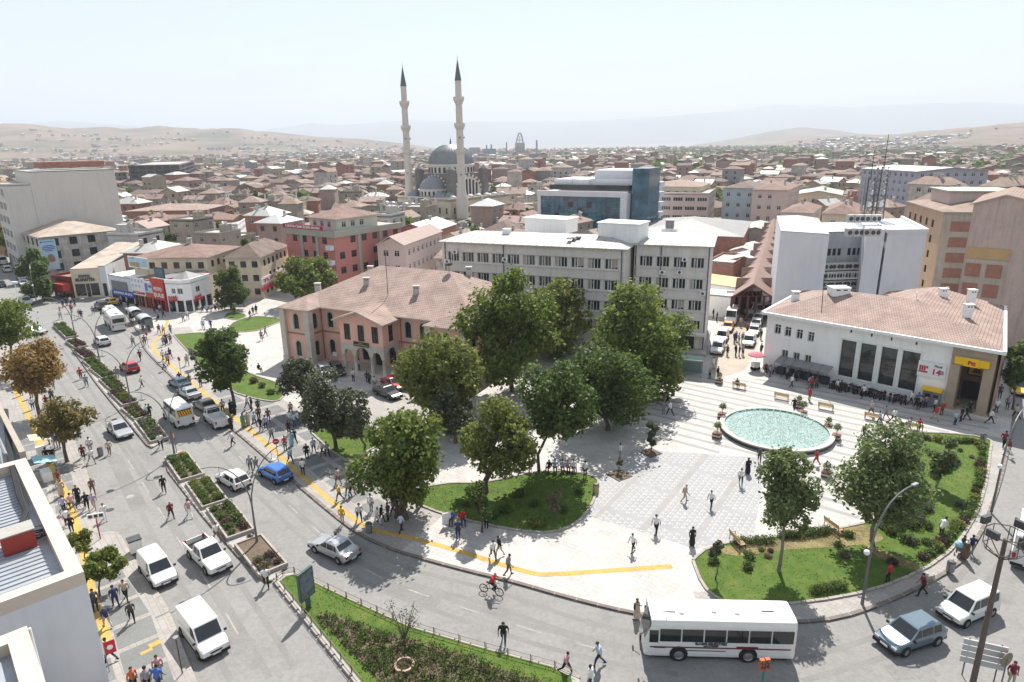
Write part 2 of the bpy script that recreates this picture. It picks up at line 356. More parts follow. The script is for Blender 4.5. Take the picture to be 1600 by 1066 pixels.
m=MB();m.prism([(p.x,p.y)for p in LEFT_POLY],-0.02,PH);pave_l=struct(m.build('pavement',[PAVE]))
kerb_line('kerb_stones',list(reversed(KERB_L)),pave_l,KERB)
side=[p for p in KERB_R if p.x<-9 and p.y<112]
m=MB();q=[Vector((p.x,p.y,0))for p in offset_line(side,0.3)]+list(reversed(offset_line(side,8.2)))
m.prism([(p.x,p.y)for p in q],PH-0.05,PH+0.004);struct(m.build('sidewalk',[PAVE]))
sw=offset_line(px([(1100,975),(1230,976),(1330,964),(1450,915),(1520,860),(1560,770),(1580,690)]),0.3)
sw2=offset_line(px([(1100,975),(1230,976),(1330,964),(1450,915),(1520,860),(1560,770),(1580,690)]),3.2)
m=MB();m.prism([(p.x,p.y)for p in smooth_line(sw,3)+list(reversed(smooth_line(sw2,3)))],PH-0.05,PH+0.004);struct(m.build('sidewalk',[PAVE]))
def ribbon(mb,line,w,z,mi=0):
 a=offset_line(line,w/2);b=offset_line(line,-w/2)
 for i in range(len(line)-1):mb.quad((b[i].x,b[i].y,z),(b[i+1].x,b[i+1].y,z),(a[i+1].x,a[i+1].y,z),(a[i].x,a[i].y,z),mi)
ty=smooth_line(px([(262,500),(255,520),(242,533),(240,545),(252,558),(300,598),(350,640),(415,692),(470,742),(520,785),(570,822),(610,834),(640,840),(720,862),(800,887),(840,897),(870,897),(950,892),(1050,885)],PH),4)
mb=MB();ribbon(mb,ty,0.5,PH+0.009);o=mb.build('tactile_strip',YELLOW,plaza)
tl=smooth_line(px([(20,600),(42,645),(62,690),(82,735),(105,775),(128,850),(145,930),(163,985),(176,1032),(190,1075)],PH),3)
for i in range(0,len(tl)-1,2):
 if rnd.random()<0.6:
  mb=MB();ribbon(mb,tl[i:i+3],0.55,PH+0.009);mb.build('tactile_strip',YELLOW,pave_l)
for(x,y,w,d,r_)in((242,1006,0.7,0.45,0.75),(229,1018,0.7,0.3,0.75),(102,772,1.2,0.6,0.87),(96,1052,0.9,0.6,0.8)):
 c=P(x,y,PH);mb=MB();mb.box((c.x,c.y,PH+0.006),(w,d,0.012),r_);mb.build('tactile_pad',YELLOW,pave_l)
def panels(line,offs,length,gap,parent,z,skip=0.0):
 d=0.0;pts=line
 for lo,hi in offs:
  A=offset_line(pts,lo);B=offset_line(pts,hi)
  for i in range(len(pts)-1):
   L=(pts[i+1]-pts[i]).length;k=max(1,round(L/(length+gap)))
   for j in range(k):
    if rnd.random()<skip:continue
    t0,t1=(j+gap/(length+gap)/2)/k,(j+1-gap/(length+gap)/2)/k
    q=[A[i].lerp(A[i+1],t0),A[i].lerp(A[i+1],t1),B[i].lerp(B[i+1],t1),B[i].lerp(B[i+1],t0)]
    m_=MB();m_.prism([(v.x,v.y)for v in q],z-0.02,z+0.008);m_.build('paving_panel',PANEL,parent)
line=px([(300,620),(378,685),(470,765),(548,829)])
panels(line,((2.3,4.3),(4.9,6.9)),2.6,0.7,plaza,PH)
line=px([(105,672),(133,735),(148,790)])
panels(list(reversed(line)),((1.2,2.9),(3.3,4.6)),1.7,0.35,pave_l,PH,0.1)
line=px([(207,872),(262,950),(306,1060)])
panels(list(reversed(line)),((1.1,3.4),(3.9,5.0)),2.0,0.4,pave_l,PH,0.05)
bd=(P(1135,642)-P(1015,615)).normalized();bn=Vector((-bd.y,bd.x,0))
zone=[(p.x,p.y)for p in px([(925,745),(1190,712),(1310,820),(1400,760),(1415,676),(1540,690),(1445,640),(1200,592),(1090,592),(1010,600),(960,680)],PH)]
zc=[Vector((p[0],p[1],0))for p in zone]
hull_zone=[(p.x,p.y)for p in px([(1000,690),(1190,715),(1300,822),(1395,788),(1408,682),(1560,668),(1440,626),(1205,592),(1085,590),(1020,600)],PH)]
c0=P(1210,665)
for k in range(-11,13):
 o_=c0+bn*(k*1.75)
 run=None;s=-34.0;runs=[]
 while s<=34.0:
  ins=inside(o_+bd*s,hull_zone)and not((o_+bd*s)-Vector((28.9,67.4,0))).length<6.2
  if ins and run is None:run=s
  if not ins and run is not None:runs.append((run,s));run=None
  s+=0.5
 if run is not None:runs.append((run,34.0))
 for a,b in runs:
  if b-a<1.2:continue
  p,q=o_+bd*a,o_+bd*b;mb=MB();w=bn*0.26
  mb.prism([(p.x-w.x,p.y-w.y),(q.x-w.x,q.y-w.y),(q.x+w.x,q.y+w.y),(p.x+w.x,p.y+w.y)],PH-0.02,PH+0.005);mb.build('paving_band',BAND,plaza)
PATT=M('patterned_field_stone',(0.285,0.28,0.285),var=0.08,scale=0.5,fine=0.05)
STAR=M('star_tile_white',(0.41,0.40,0.385),var=0.08,scale=0.8,fine=0.06)
field=px([(915,778),(990,702),(1200,716),(1178,832),(1088,858),(900,800)],PH)
mb=MB();mb.prism([(p.x,p.y)for p in field],PH-0.02,PH+0.004);struct(mb.build('patterned_paving',PATT))
fp=[(p.x,p.y)for p in field];fd=(P(1085,705)-P(1000,800)).normalized();fnn=Vector((-fd.y,fd.x,0));fc=P(1050,775)
mb=MB();stp=0.62
for i in range(-34,35):
 for j in range(-34,35):
  c=fc+fd*(i*stp+(stp/2 if j%2 else 0))+fnn*(j*stp*0.87)
  if not inside(c,fp)or(i%9==0):continue
  for t in range(3):
   a0=t*2*pi/3+heading(fd)+0.1;rr=0.25
   tri=[(c.x,c.y),(c.x+rr*cos(a0),c.y+rr*sin(a0)),(c.x+rr*cos(a0+1.05),c.y+rr*sin(a0+1.05))]
   mb.prism(tri,PH+0.003,PH+0.010)
o=mb.build('star_tiles',STAR,plaza);o['kind']='stuff'
for k in(-3,-2,-1,0,1,2,3):
 o_=fc+fd*(k*stp*9*0)+fnn*(k*4.1);run=[]
 s=-22.0
 while s<22:
  if inside(o_+fd*s,fp):run.append(s)
  s+=0.4
 if len(run)>3:
  p,q=o_+fd*run[0],o_+fd*run[-1];w=fnn*0.24;mb=MB()
  mb.prism([(p.x-w.x,p.y-w.y),(q.x-w.x,q.y-w.y),(q.x+w.x,q.y+w.y),(p.x+w.x,p.y+w.y)],PH-0.02,PH+0.014);mb.build('paving_band',PANEL if k==9 else BAND,plaza)
SAND=M('lane_concrete_sandy',(0.33,0.285,0.235),var=0.14,scale=0.4,fine=0.1)
mb=MB();mb.prism([(p.x,p.y)for p in px([(1112,558),(1108,582),(1130,590),(1165,578),(1182,545),(1196,505),(1196,478),(1130,478)],PH)],PH-0.02,PH+0.006);struct(mb.build('lane',SAND))
mb=MB();mb.prism([(p.x,p.y)for p in px([(455,640),(545,625),(600,600),(700,615),(760,640),(640,690),(575,660),(500,650)],PH)],PH-0.02,PH+0.003);struct(mb.build('forecourt',PAVE))
# ---- lawns
grass_tufts=MB()
def tufts(poly,n,z,h=(0.03,0.08),holes=()):
 xs=[p[0]for p in poly];ys=[p[1]for p in poly];k=0
 while k<n:
  x,y=rnd.uniform(min(xs),max(xs)),rnd.uniform(min(ys),max(ys));k+=1
  if not inside((x,y),poly)or any(inside((x,y),hh)for hh in holes):continue
  a=rnd.uniform(0,6.28);w=rnd.uniform(0.03,0.07);hh=rnd.uniform(*h);dx,dy=cos(a)*w,sin(a)*w
  grass_tufts.add(((x-dx,y-dy,z),(x+dx,y+dy,z),(x+rnd.uniform(-.06,.06),y+rnd.uniform(-.06,.06),z+hh)),((0,1,2),))
LAWNS=[]
def lawn(pts,name='lawn',n=2500,edge=True,dry=None,smooth=3):
 w=px(pts,PH);w=[Vector((p.x,p.y,0))for p in w]
 if smooth:
  w=smooth_line(w+[w[0]],smooth)[:-1]
 poly=[(p.x,p.y)for p in w]
 area=sum(poly[i][0]*poly[(i+1)%len(poly)][1]-poly[(i+1)%len(poly)][0]*poly[i][1]for i in range(len(poly)))
 if area<0:w.reverse();poly.reverse()
 mb=MB();mb.prism(poly,PH-0.03,PH+0.05);o=struct(mb.build(name,GRASSM))
 if edge:kerb_line('kerb_stones',w+[w[0]],o,KERB,w=-0.22,z1=PH+0.12,z0=PH-0.02,seg=0.8)
 tufts(poly,n,PH+0.05);LAWNS.append(poly);return o,poly
L1=lawn([(637,768),(660,790),(740,815),(850,832),(905,812),(930,770),(925,745),(850,738),(760,755),(700,757)],n=6000)
L2=lawn([(1085,877),(1105,920),(1150,943),(1250,941),(1380,915),(1480,862),(1530,785),(1545,705),(1540,686),(1470,678),(1418,680),(1408,700),(1390,795),(1310,828),(1130,852)],n=12000)
L3=lawn([(272,524),(345,600),(415,626),(440,622),(438,602),(385,582),(350,552),(330,522)],n=2500)
L4=lawn([(488,676),(540,718),(575,704),(590,688),(560,652),(500,652)],n=1800)
L5=lawn([(355,520),(400,517),(425,508),(440,500),(400,495),(365,505)],n=600)
L6=lawn([(352,497),(372,500),(384,494),(372,489),(356,490)],n=200)
mb=MB();mb.prism([(p.x,p.y)for p in smooth_line(px([(1110,858),(1180,852),(1300,830),(1345,822),(1380,845),(1330,856),(1230,862),(1150,872),(1110,858)]),3)[:-1]],PH+0.03,PH+0.058);struct(mb.build('dry_ground',GRASSDRY))
mb=MB();mb.prism([(p.x,p.y)for p in smooth_line(px([(1345,850),(1390,868),(1440,888),(1425,893),(1375,875),(1345,850)]),3)[:-1]],PH+0.03,PH+0.059);struct(mb.build('dry_ground',GRASSDRY))
# ---- median
ML=smooth_line(px([(84,506),(110,543),(150,600),(195,655),(229,697),(240,700)]),2);MR=smooth_line(px([(97,502),(135,540),(180,587),(220,637),(255,680),(257,690)]),2)
def median(L_,R_):
 poly=[(p.x,p.y)for p in L_]+[(p.x,p.y)for p in reversed(R_)]
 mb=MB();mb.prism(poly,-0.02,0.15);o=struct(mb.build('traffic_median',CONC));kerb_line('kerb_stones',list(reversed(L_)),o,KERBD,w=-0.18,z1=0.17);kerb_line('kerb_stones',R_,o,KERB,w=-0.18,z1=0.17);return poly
MED1=median(ML,MR)
MED2=median(px([(258,722),(262,738),(318,810),(372,872),(415,912),(425,910)]),px([(283,704),(300,722),(336,765),(388,830),(440,885),(442,892)]))
# ---- fenced triangular island
isl=px([(430,908),(440,900),(458,897),(540,937),(640,983),(760,1018),(870,1048),(905,1064)])+[Vector((4.5,26,0)),Vector((-4,26,0))]+px([(566,1076),(500,995)])
mb=MB();mb.prism([(p.x,p.y)for p in isl],-0.02,0.16);isl_o=struct(mb.build('traffic_island',CONC))
c_=sum(isl,Vector())/len(isl);isl_in=[c_+(p-c_)*0.955 for p in isl]
mb=MB();mb.prism([(p.x,p.y)for p in isl_in],0.1,0.22);struct(mb.build('island_lawn',GRASSM))
kerb_line('kerb_stones',[Vector(p)for p in isl[:8]],isl_o,KERB,w=0.2,z1=0.19)
kerb_line('kerb_stones',[Vector(p)for p in reversed(isl[-4:]+isl[:1])],isl_o,KERB,w=-0.2,z1=0.19)
tufts([(p.x,p.y)for p in isl_in],9000,0.22)
bed=[(p.x,p.y)for p in smooth_line(px([(496,962),(522,962),(580,984),(690,1014),(800,1052),(860,1080),(650,1100),(572,1040),(530,1000),(496,962)],0.2),3)[:-1]]
mb=MB();mb.prism(bed,0.15,0.25);struct(mb.build('flower_bed',SOIL))
for k,(x,y)in enumerate(((203,776),(172,797),(660,995))):
 c=P(x,y);mb=MB();mb.lathe((c.x,c.y,0),[(0.34,0.002),(0.34,0.010),(0.28,0.012),(0.001,0.012)],20);tag(mb.build('manhole_cover',DARKM if k else LINE),['pale round manhole cover in the near lanes','dark round manhole cover beside the near pavement','dark manhole cover hidden in the island'][k],'manhole')
 if k==1:break
for(x0,y0,x1,y1)in((312,676,322,690),(316,676,326,690),(320,675,330,689)):
 a,b=P(x0,y0),P(x1,y1);mb=MB();ribbon(mb,[a,b],0.16,0.006);mb.build('road_marking',LINE,road)
def dashes(pts,n,z=0.006,w=0.11,fill=0.42):
 w_=smooth_line(px(pts),8);d=[0]
 for i in range(1,len(w_)):d.append(d[-1]+(w_[i]-w_[i-1]).length)
 def at(s):
  for i in range(1,len(w_)):
   if d[i]>=s:return w_[i-1].lerp(w_[i],(s-d[i-1])/max(1e-6,d[i]-d[i-1]))
  return w_[-1]
 for k in range(n):
  s0=d[-1]*k/n;mb=MB();ribbon(mb,[at(s0),at(s0+d[-1]/n*fill/2),at(s0+d[-1]/n*fill)],w,z);mb.build('road_marking',LINE,road)
dashes([(165,520),(240,590),(330,670),(420,760),(520,850),(600,905),(740,955),(900,1005),(1010,1030)],26)
dashes([(60,530),(130,625),(200,720),(270,830),(330,920),(400,1040)],16)
tz_=.0006;TRACK=M('asphalt_wheel_track',(0.185,0.179,0.170),rough=.85,var=.12,scale=.5,fine=.1)
for pts in([(150,515),(225,585),(315,668),(410,765),(505,850),(590,905),(730,958),(900,1010),(1060,1040)],[(185,520),(262,598),(350,678),(440,765),(530,845),(620,893),(760,932),(920,985),(1040,1010)],[(70,548),(135,640),(200,735),(265,850),(325,950),(380,1055)],[(100,535),(165,628),(232,722),(300,832),(370,935),(440,1050)],[(1240,1050),(1400,1000),(1500,930),(1560,850)]):
 w_=smooth_line(px(pts),6)
 for o_ in(-.75,.75):tz_+=.0003;mb=MB();ribbon(mb,offset_line(w_,o_),.42,tz_);mb.build('wheel_track',TRACK,road)
for pts in([(600,905),(690,935),(680,950),(590,918)],[(215,690),(245,720),(235,728),(205,700)],[(1380,1040),(1450,1030),(1470,1055),(1400,1064)],[(360,980),(400,1000),(392,1040),(350,1015)],[(160,700),(190,712),(230,790),(205,800)]):
 mb=MB();q=[P(*p)for p in pts];mb.prism([(p.x,p.y)for p in q],-0.01,0.0048);mb.build('asphalt_repair',ASPH2,road)
# ---- hills and mountains
def interp(tab,x):
 if x<=tab[0][0]:return tab[0][1]
 for(a,b),(c,d)in zip(tab,tab[1:]):
  if x<=c:return b+(d-b)*(x-a)/(c-a)
 return tab[-1][1]
from mathutils import noise as mnoise
HILLS=[]
def hill_z(hl,x,y):
 mb,r0,rc,r1,nx,rows,x0,step=hl;r=math.hypot(x,y);j=max(0,min(rows,round((r-r0)/(r1-r0)*rows)));best=min(range(nx),key=lambda i:(mb.v[j*nx+i][0]-x)**2+(mb.v[j*nx+i][1]-y)**2);return mb.v[j*nx+best][2]
def hill(name,tab,r0,rc,r1,mat_,seed,x0=-700,x1=2300,step=14,rough=0.1,rows=22):
 nx=int((x1-x0)/step)+1;mb=MB();HILLS.append((mb,r0,rc,r1,nx,rows,x0,step))
 for j in range(rows+1):
  f=j/rows;r=r0+(r1-r0)*f
  for i in range(nx):
   X=x0+i*step;d=ray(X,225);az=math.atan2(d.x,d.y)
   top=PD(X,interp(tab,X),rc).z
   if top<-4:top=-4
   if r<=rc:k=((r-r0)/(rc-r0));k=k*k*(3-2*k);k=0.65*k+0.35*((r-r0)/(rc-r0))
   else:k=max(0,1-((r-rc)/(r1-rc)))**0.8
   q=Vector((sin(az)*r,cos(az)*r,seed*100))/(rc*0.09)
   nzv=mnoise.fractal(q,1.0,2.0,5)
   z=top*k*(1+(rough*nzv*2.2 if r<rc else 0))+(-3 if j in(0,)else 0)
   mb.v.append((sin(az)*r,cos(az)*r,z-1))
 for j in range(rows):
  for i in range(nx-1):
   a=j*nx+i;mb.f.append((a,a+1,a+nx+1,a+nx));mb.m.append(0)
 return struct(mb.build(name,mat_,smooth=True))
def hill_mat(name,tan,green,scale):
 m=bpy.data.materials.new(name);m.use_nodes=True;n=m.node_tree.nodes;l=m.node_tree.links;b=n['Principled BSDF'];b.inputs['Roughness'].default_value=1.0;b.inputs['Specular IOR Level'].default_value=0.05
 g=n.new('ShaderNodeNewGeometry');z=n.new('ShaderNodeTexNoise');z.inputs['Scale'].default_value=scale;z.inputs['Detail'].default_value=9;z.inputs['Roughness'].default_value=0.7
 l.new(g.outputs['Position'],z.inputs['Vector']);r=n.new('ShaderNodeValToRGB');e=r.color_ramp.elements
 e[0].position=0.38;e[0].color=tuple(green)+(1,);e[1].position=0.52;e[1].color=tuple(tan)+(1,);x=e.new(0.72);x.color=tuple(c*1.35 for c in tan)+(1,)
 l.new(z.outputs['Fac'],r.inputs['Fac']);l.new(r.outputs['Color'],b.inputs['Base Color']);return m
HILLM=hill_mat('dry_hillside',(0.20,0.15,0.115),(0.10,0.10,0.07),0.0035);MOUNTM=hill_mat('mountain_rock',(0.2,0.17,0.15),(0.12,0.12,0.10),0.0006)
hill('hills',[(-700,205),(-300,190),(0,197),(60,196),(110,199),(200,203),(260,200),(330,201),(400,204),(450,209),(500,213),(560,216),(620,223),(660,228),(720,240),(2300,240)],2000,4200,6500,HILLM,3,x1=760)
hill('hills',[(900,250),(1000,238),(1060,231),(1100,224),(1140,218),(1200,205),(1250,199),(1300,205),(1340,210),(1400,213),(1440,222),(2300,240)],3800,6200,8600,HILLM,5,x0=960,x1=1500)
hill('hills',[(1150,236),(1280,214),(1340,210),(1400,210),(1450,206),(1500,201),(1560,195),(1600,193),(1750,188),(2000,195),(2300,200)],1900,3600,6000,HILLM,8,x0=1180)
hill('mountain_range',[(-700,190),(0,199),(100,188),(200,196),(300,200),(400,205),(450,198),(490,192),(530,196),(600,190),(650,187),(720,190),(900,190),(1000,184),(1100,177),(1160,170),(1200,163),(1260,165),(1330,168),(1400,163),(1500,160),(1600,163),(1900,175),(2300,190)],11000,14500,18000,MOUNTM,11,rough=0.05,rows=14)
# ==== BUILDING TOOLS
def part(name,mb,mats,root,smooth=False,uv=False):
 o=mb.build(name,mats,root,smooth);o.location=-root.location
 if uv:set_uv_slope(o.data)
 return o
def on_facade(A,B,x,y):
 """(distance along A->B, height) where the pixel's ray meets the vertical plane A-B"""
 d=ray(x,y);n=Vector((B.y-A.y,A.x-B.x));t=(n.x*A.x+n.y*A.y)/(n.x*d.x+n.y*d.y)
 q=Vector((d.x*t,d.y*t));e=Vector((B.x-A.x,B.y-A.y)).normalized()
 return(q.x-A.x)*e.x+(q.y-A.y)*e.y,CAM_H+d.z*t
def rect_px(A,B,x0,y0,x1,y1):
 s0,za=on_facade(A,B,x0,(y0+y1)/2);s1,zb=on_facade(A,B,x1,(y0+y1)/2)
 _,zt=on_facade(A,B,(x0+x1)/2,y0);_,zb=on_facade(A,B,(x0+x1)/2,y1)
 return(s0,s1,zb,zt)
def facade(mb,A,B,z0,z1,ops=(),depth=0.2,mi=0,mir=None,arch=False):
 A=Vector((A[0],A[1],0));B=Vector((B[0],B[1],0));e=(B-A);L=e.length;e.normalize();n=Vector((e.y,-e.x,0))
 ops=[(max(0.05,a),min(L-0.05,b),max(z0+0.02,c),min(z1-0.05,d))for a,b,c,d in ops]
 ops=[o for o in ops if o[1]-o[0]>0.1 and o[3]-o[2]>0.1]
 us=sorted(set([0,L]+[round(v,4)for o in ops for v in o[:2]]));vs_=sorted(set([z0,z1]+[round(v,4)for o in ops for v in o[2:]]))
 def pt(u,v,k=0.0):q=A+e*u-n*k;return(q.x,q.y,v)
 for i in range(len(us)-1):
  for j in range(len(vs_)-1):
   cu,cv=(us[i]+us[i+1])/2,(vs_[j]+vs_[j+1])/2
   if any(o[0]<cu<o[1]and o[2]<cv<o[3]for o in ops):continue
   mb.quad(pt(us[i],vs_[j]),pt(us[i+1],vs_[j]),pt(us[i+1],vs_[j+1]),pt(us[i],vs_[j+1]),mi)
 r=mi if mir is None else mir
 for a,b,c,d in ops:
  mb.quad(pt(a,c),pt(a,c,depth),pt(a,d,depth),pt(a,d),r);mb.quad(pt(b,c,depth),pt(b,c),pt(b,d),pt(b,d,depth),r)
  mb.quad(pt(a,d),pt(a,d,depth),pt(b,d,depth),pt(b,d),r);mb.quad(pt(a,c,depth),pt(a,c),pt(b,c),pt(b,c,depth),r)
  if arch:
   rr=(b-a)/2;cz=d-rr;cu=(a+b)/2;N=8
   for sgn in(-1,1):
    arc=[(cu+sgn*rr*sin(t*pi/2/N),cz+rr*cos(t*pi/2/N))for t in range(N+1)]
    corner=pt(cu+sgn*rr,d);o=len(mb.v);mb.v.append(corner);mb.v+=[pt(*q)for q in arc]
    for t in range(N):
     mb.f.append((o,o+1+t,o+2+t)if sgn<0 else(o,o+2+t,o+1+t));mb.m.append(mi)
    for t in range(N):
     mb.quad(pt(*arc[t]),pt(*arc[t],depth),pt(*arc[t+1],depth),pt(*arc[t+1]),r)
 return ops
WINF=M('window_frame_white',(0.62,0.61,0.58),rough=0.5,var=0.06)
WIND=M('window_frame_dark',(0.035,0.03,0.028),rough=0.5,var=0.0)
WINB=M('window_frame_brown',(0.12,0.075,0.05),rough=0.6,var=0.1)
CURT=M('window_curtain',(0.42,0.36,0.31),rough=0.8,var=0.25,scale=1.0)
_win={}
def win_mesh(w,h,style):
 key=(round(w,1),round(h,1),style)
 if key in _win:return _win[key]
 w,h=key[0],key[1];mb=MB();t=0.07;arch=style.startswith('arch');fr=0
 def bar(x0,x1,z0,z1,y0=0.0,y1=0.08,mi=0):mb.box(((x0+x1)/2,(y0+y1)/2,(z0+z1)/2),(x1-x0,y1-y0,z1-z0),0,mi)
 if arch:
  r=w/2;cz=h-r;N=12;pts=[(-r,0),(r,0)]+[(r*cos(pi*k/N),cz+r*sin(pi*k/N))for k in range(N+1)]
  mb.add([(x,0.05,z)for x,z in pts],[tuple(range(len(pts)))],1)
  bar(-t/2,t/2,0,h-0.02);bar(-r,r,cz-t/2,cz+t/2);bar(-r,-r+t,0,cz);bar(r-t,r,0,cz);bar(-r,r,0,t)
  for zz in(cz*0.36,cz*0.7):bar(-r,r,zz-0.02,zz+0.02)
  for k in range(N):
   a0,a1=pi*k/N,pi*(k+1)/N
   for ra,rb,y,mi in((r-t,r,0.0,0),):
    mb.quad((ra*cos(a0),y,cz+ra*sin(a0)),(rb*cos(a0),y,cz+rb*sin(a0)),(rb*cos(a1),y,cz+rb*sin(a1)),(ra*cos(a1),y,cz+ra*sin(a1)),mi)
 else:
  mb.quad((-w/2,0.05,0),(w/2,0.05,0),(w/2,0.05,h),(-w/2,0.05,h),1)
  bar(-w/2,w/2,0,t);bar(-w/2,w/2,h-t,h);bar(-w/2,-w/2+t,0,h);bar(w/2-t,w/2,0,h)
  nb={'plain':2,'one':1,'office':4,'tall':1,'shop':max(2,round(w/1.6)),'dark':2,'tri':3,'strip':max(3,round(w/0.9))}.get(style.split('_')[0],2)
  for k in range(1,nb):x=-w/2+w*k/nb;bar(x-t/2,x+t/2,0,h)
  if style.startswith(('plain','tri','dark'))and h>1.1:bar(-w/2,w/2,h*0.68,h*0.68+t)
  if style.startswith('tall'):bar(-w/2,w/2,h*0.5,h*0.5+0.08);bar(-w/2,w/2,h*0.2,h*0.2+0.06)
  if style.startswith('office'):
   for k,p in((0,2),(2,2),(3,2)):
    pass
   x0,x1=-w/2+w/4,-w/2+w/2;bar(x0,x1,h*0.7,h*0.7+0.05)
   bar(x0+0.08,x0+0.16,0,h);bar(x1-0.12,x1-0.04,0,h)
   if style.endswith('b'):mb.quad((-w/2+.08,.04,.08),(-w/4,.04,.08),(-w/4,.04,h-.08),(-w/2+.08,.04,h-.08),2)
   if style.endswith('c'):mb.quad((w/4,.04,.3),(w/2-.08,.04,.3),(w/2-.08,.04,h-.08),(w/4,.04,h-.08),2);mb.quad((0,.04,.2),(w/4-.1,.04,.2),(w/4-.1,.04,h-.08),(0,.04,h-.08),2)
 fm=WIND if('dark' in style or arch)else(WINB if 'brown' in style else WINF)
 me=mb.mesh('window',[fm,GLASS,CURT]);_win[key]=me;return me
_pane={}
def pane_split(o):
 """glass and curtains of a window become a child of its frame"""
 me=o.data
 if me.name not in _pane:
  out=[]
  for keep in(0,1):
   fs=[p for p in me.polygons if(p.material_index>0)==bool(keep)];m2=bpy.data.meshes.new('pane' if keep else 'window');ids=sorted({v for p in fs for v in p.vertices});ix={v:i for i,v in enumerate(ids)}
   m2.from_pydata([tuple(me.vertices[v].co)for v in ids],[],[[ix[v]for v in p.vertices]for p in fs])
   for m_ in me.materials:m2.materials.append(m_)
   m2.polygons.foreach_set('material_index',[p.material_index for p in fs]);m2.update();out.append(m2)
  _pane[me.name]=out
 f,g_=_pane[me.name];o.data=f;link('pane',g_,o)
def windows(root,A,B,ops,style,depth,name='window',sill=True,jitter=None):
 e=Vector((B[0]-A[0],B[1]-A[1],0)).normalized();n=Vector((e.y,-e.x,0));a=heading(e);A=Vector((A[0],A[1],0));out=[]
 for i,(u0,u1,v0,v1)in enumerate(ops):
  st=style if not callable(style)else style(i)
  me=win_mesh(u1-u0,v1-v0,st);p=A+e*((u0+u1)/2)-n*(depth-0.10)
  o=link(name,me,root,Vector((p.x,p.y,v0))-root.location,a);k=round(u1-u0,1);kh=round(v1-v0,1)
  o.scale=((u1-u0)/k,1,(v1-v0)/kh);out.append(o)
  if root.name.startswith(('pink_b','office','post_o')):pane_split(o)
 return out
def roof_faces(verts,faces,th=0.18):
 """a roof skin with underside and edge"""
 mb=MB();n=len(verts);mb.v=[tuple(v)for v in verts]+[(v[0],v[1],v[2]-th)for v in verts];ed={}
 for f in faces:
  mb.f.append(tuple(f));mb.m.append(0);mb.f.append(tuple(n+i for i in reversed(f)));mb.m.append(1)
  for i in range(len(f)):
   a,b=f[i],f[(i+1)%len(f)];ed[(a,b)]=1
 for a,b in ed:
  if(b,a)not in ed:mb.f.append((a,n+a,n+b,b));mb.m.append(1)
 return mb
def hip(A,B,C,D,z,rz,oh=0.5,frac=0.5,along=None,kind='hip'):
 """hip or gable roof faces over the quad A B C D (CCW); the ridge runs along A-B when that is longer"""
 c=(A+B+C+D)/4;Q=[]
 for p in(A,B,C,D):d=(p-c);d.z=0;Q.append(p+d.normalized()*oh*1.35)
 A,B,C,D=Q
 if along is None:along=(B-A).length>=(C-B).length
 if not along:A,B,C,D=B,C,D,A
 w=(C-B).length;L=(B-A).length;k=min(0.5,(w/2)/L)if kind=='hip' else 0.0
 m0=(A+D)/2;m1=(B+C)/2;r0=m0.lerp(m1,k);r1=m1.lerp(m0,k)
 v=[(p.x,p.y,z)for p in(A,B,C,D)]+[(r0.x,r0.y,rz),(r1.x,r1.y,rz)]
 if kind=='hip':return v,[(0,1,5,4),(1,2,5),(2,3,4,5),(3,0,4)]
 return v,[(0,1,5,4),(2,3,4,5)]
TILE_PINK=tile_mat('roof_tiles_pinkish',(0.295,0.213,0.18),(0.345,0.255,0.218),course=0.38,width=0.3,joint=0.5)
TILE_RED=tile_mat('roof_tiles_red',(0.205,0.135,0.112),(0.25,0.165,0.137),course=0.4,width=0.35)
TILE_TAN=tile_mat('roof_tiles_tan',(0.265,0.195,0.155),(0.31,0.23,0.185),course=0.4,width=0.35)
TILE_BRN=tile_mat('roof_tiles_brown',(0.155,0.113,0.097),(0.195,0.142,0.12),course=0.4,width=0.35)
TIN=M('roof_tin_pale',(0.37,0.36,0.335),rough=0.55,var=0.12,scale=0.4,fine=0.06,dirt=0.2)
TINW=M('roof_tin_white',(0.44,0.435,0.42),rough=0.5,var=0.1,scale=0.4)
TINRUST=M('roof_tin_rusty',(0.36,0.29,0.235),rough=0.7,var=0.35,scale=0.35,fine=0.1)
TINGREY=M('roof_sheet_grey',(0.185,0.18,0.175),rough=0.6,var=0.15,scale=0.4)
TINGREEN=M('roof_sheet_greenish',(0.30,0.325,0.275),rough=0.6,var=0.12,scale=0.4)
BROWNMETAL=M('roof_sheet_brown',(0.235,0.155,0.127),rough=0.6,var=0.10,scale=0.4)
FASCIA=M('eave_board',(0.42,0.37,0.32),rough=0.7,var=0.1)
PINK=M('pink_render',(0.74,0.43,0.335),var=0.08,scale=0.4,fine=0.04,dirt=0.18)
STONE=M('cut_stone_beige',(0.52,0.465,0.40),var=0.12,scale=1.0,fine=0.06)
RWHITE=M('render_white',(0.82,0.81,0.80),var=0.04,scale=0.3,fine=0.03,dirt=0.15)
RGREY=M('render_grey',(0.62,0.585,0.545),var=0.07,scale=0.3,fine=0.04,dirt=0.3)
RGREY2=M('render_pale_blue_grey',(0.60,0.61,0.63),var=0.06,scale=0.3,dirt=0.2)
RCREAM=M('render_cream',(0.62,0.53,0.40),var=0.08,scale=0.4,dirt=0.25)
RBEIGE=M('render_beige_grey',(0.60,0.56,0.515),var=0.04,scale=0.15,fine=0.03,dirt=0.15)
ROCHRE=M('render_ochre',(0.46,0.32,0.215),var=0.08,scale=0.4,dirt=0.2)
RROSE=M('render_rose',(0.55,0.43,0.39),var=0.06,scale=0.3,fine=0.04,dirt=0.2)
RREDB=M('render_red_brown',(0.46,0.19,0.165),var=0.08,scale=0.4,fine=0.04,dirt=0.15)
BRICKM=M('brick_infill_red',(0.32,0.15,0.11),var=0.2,scale=1.0,fine=0.15)
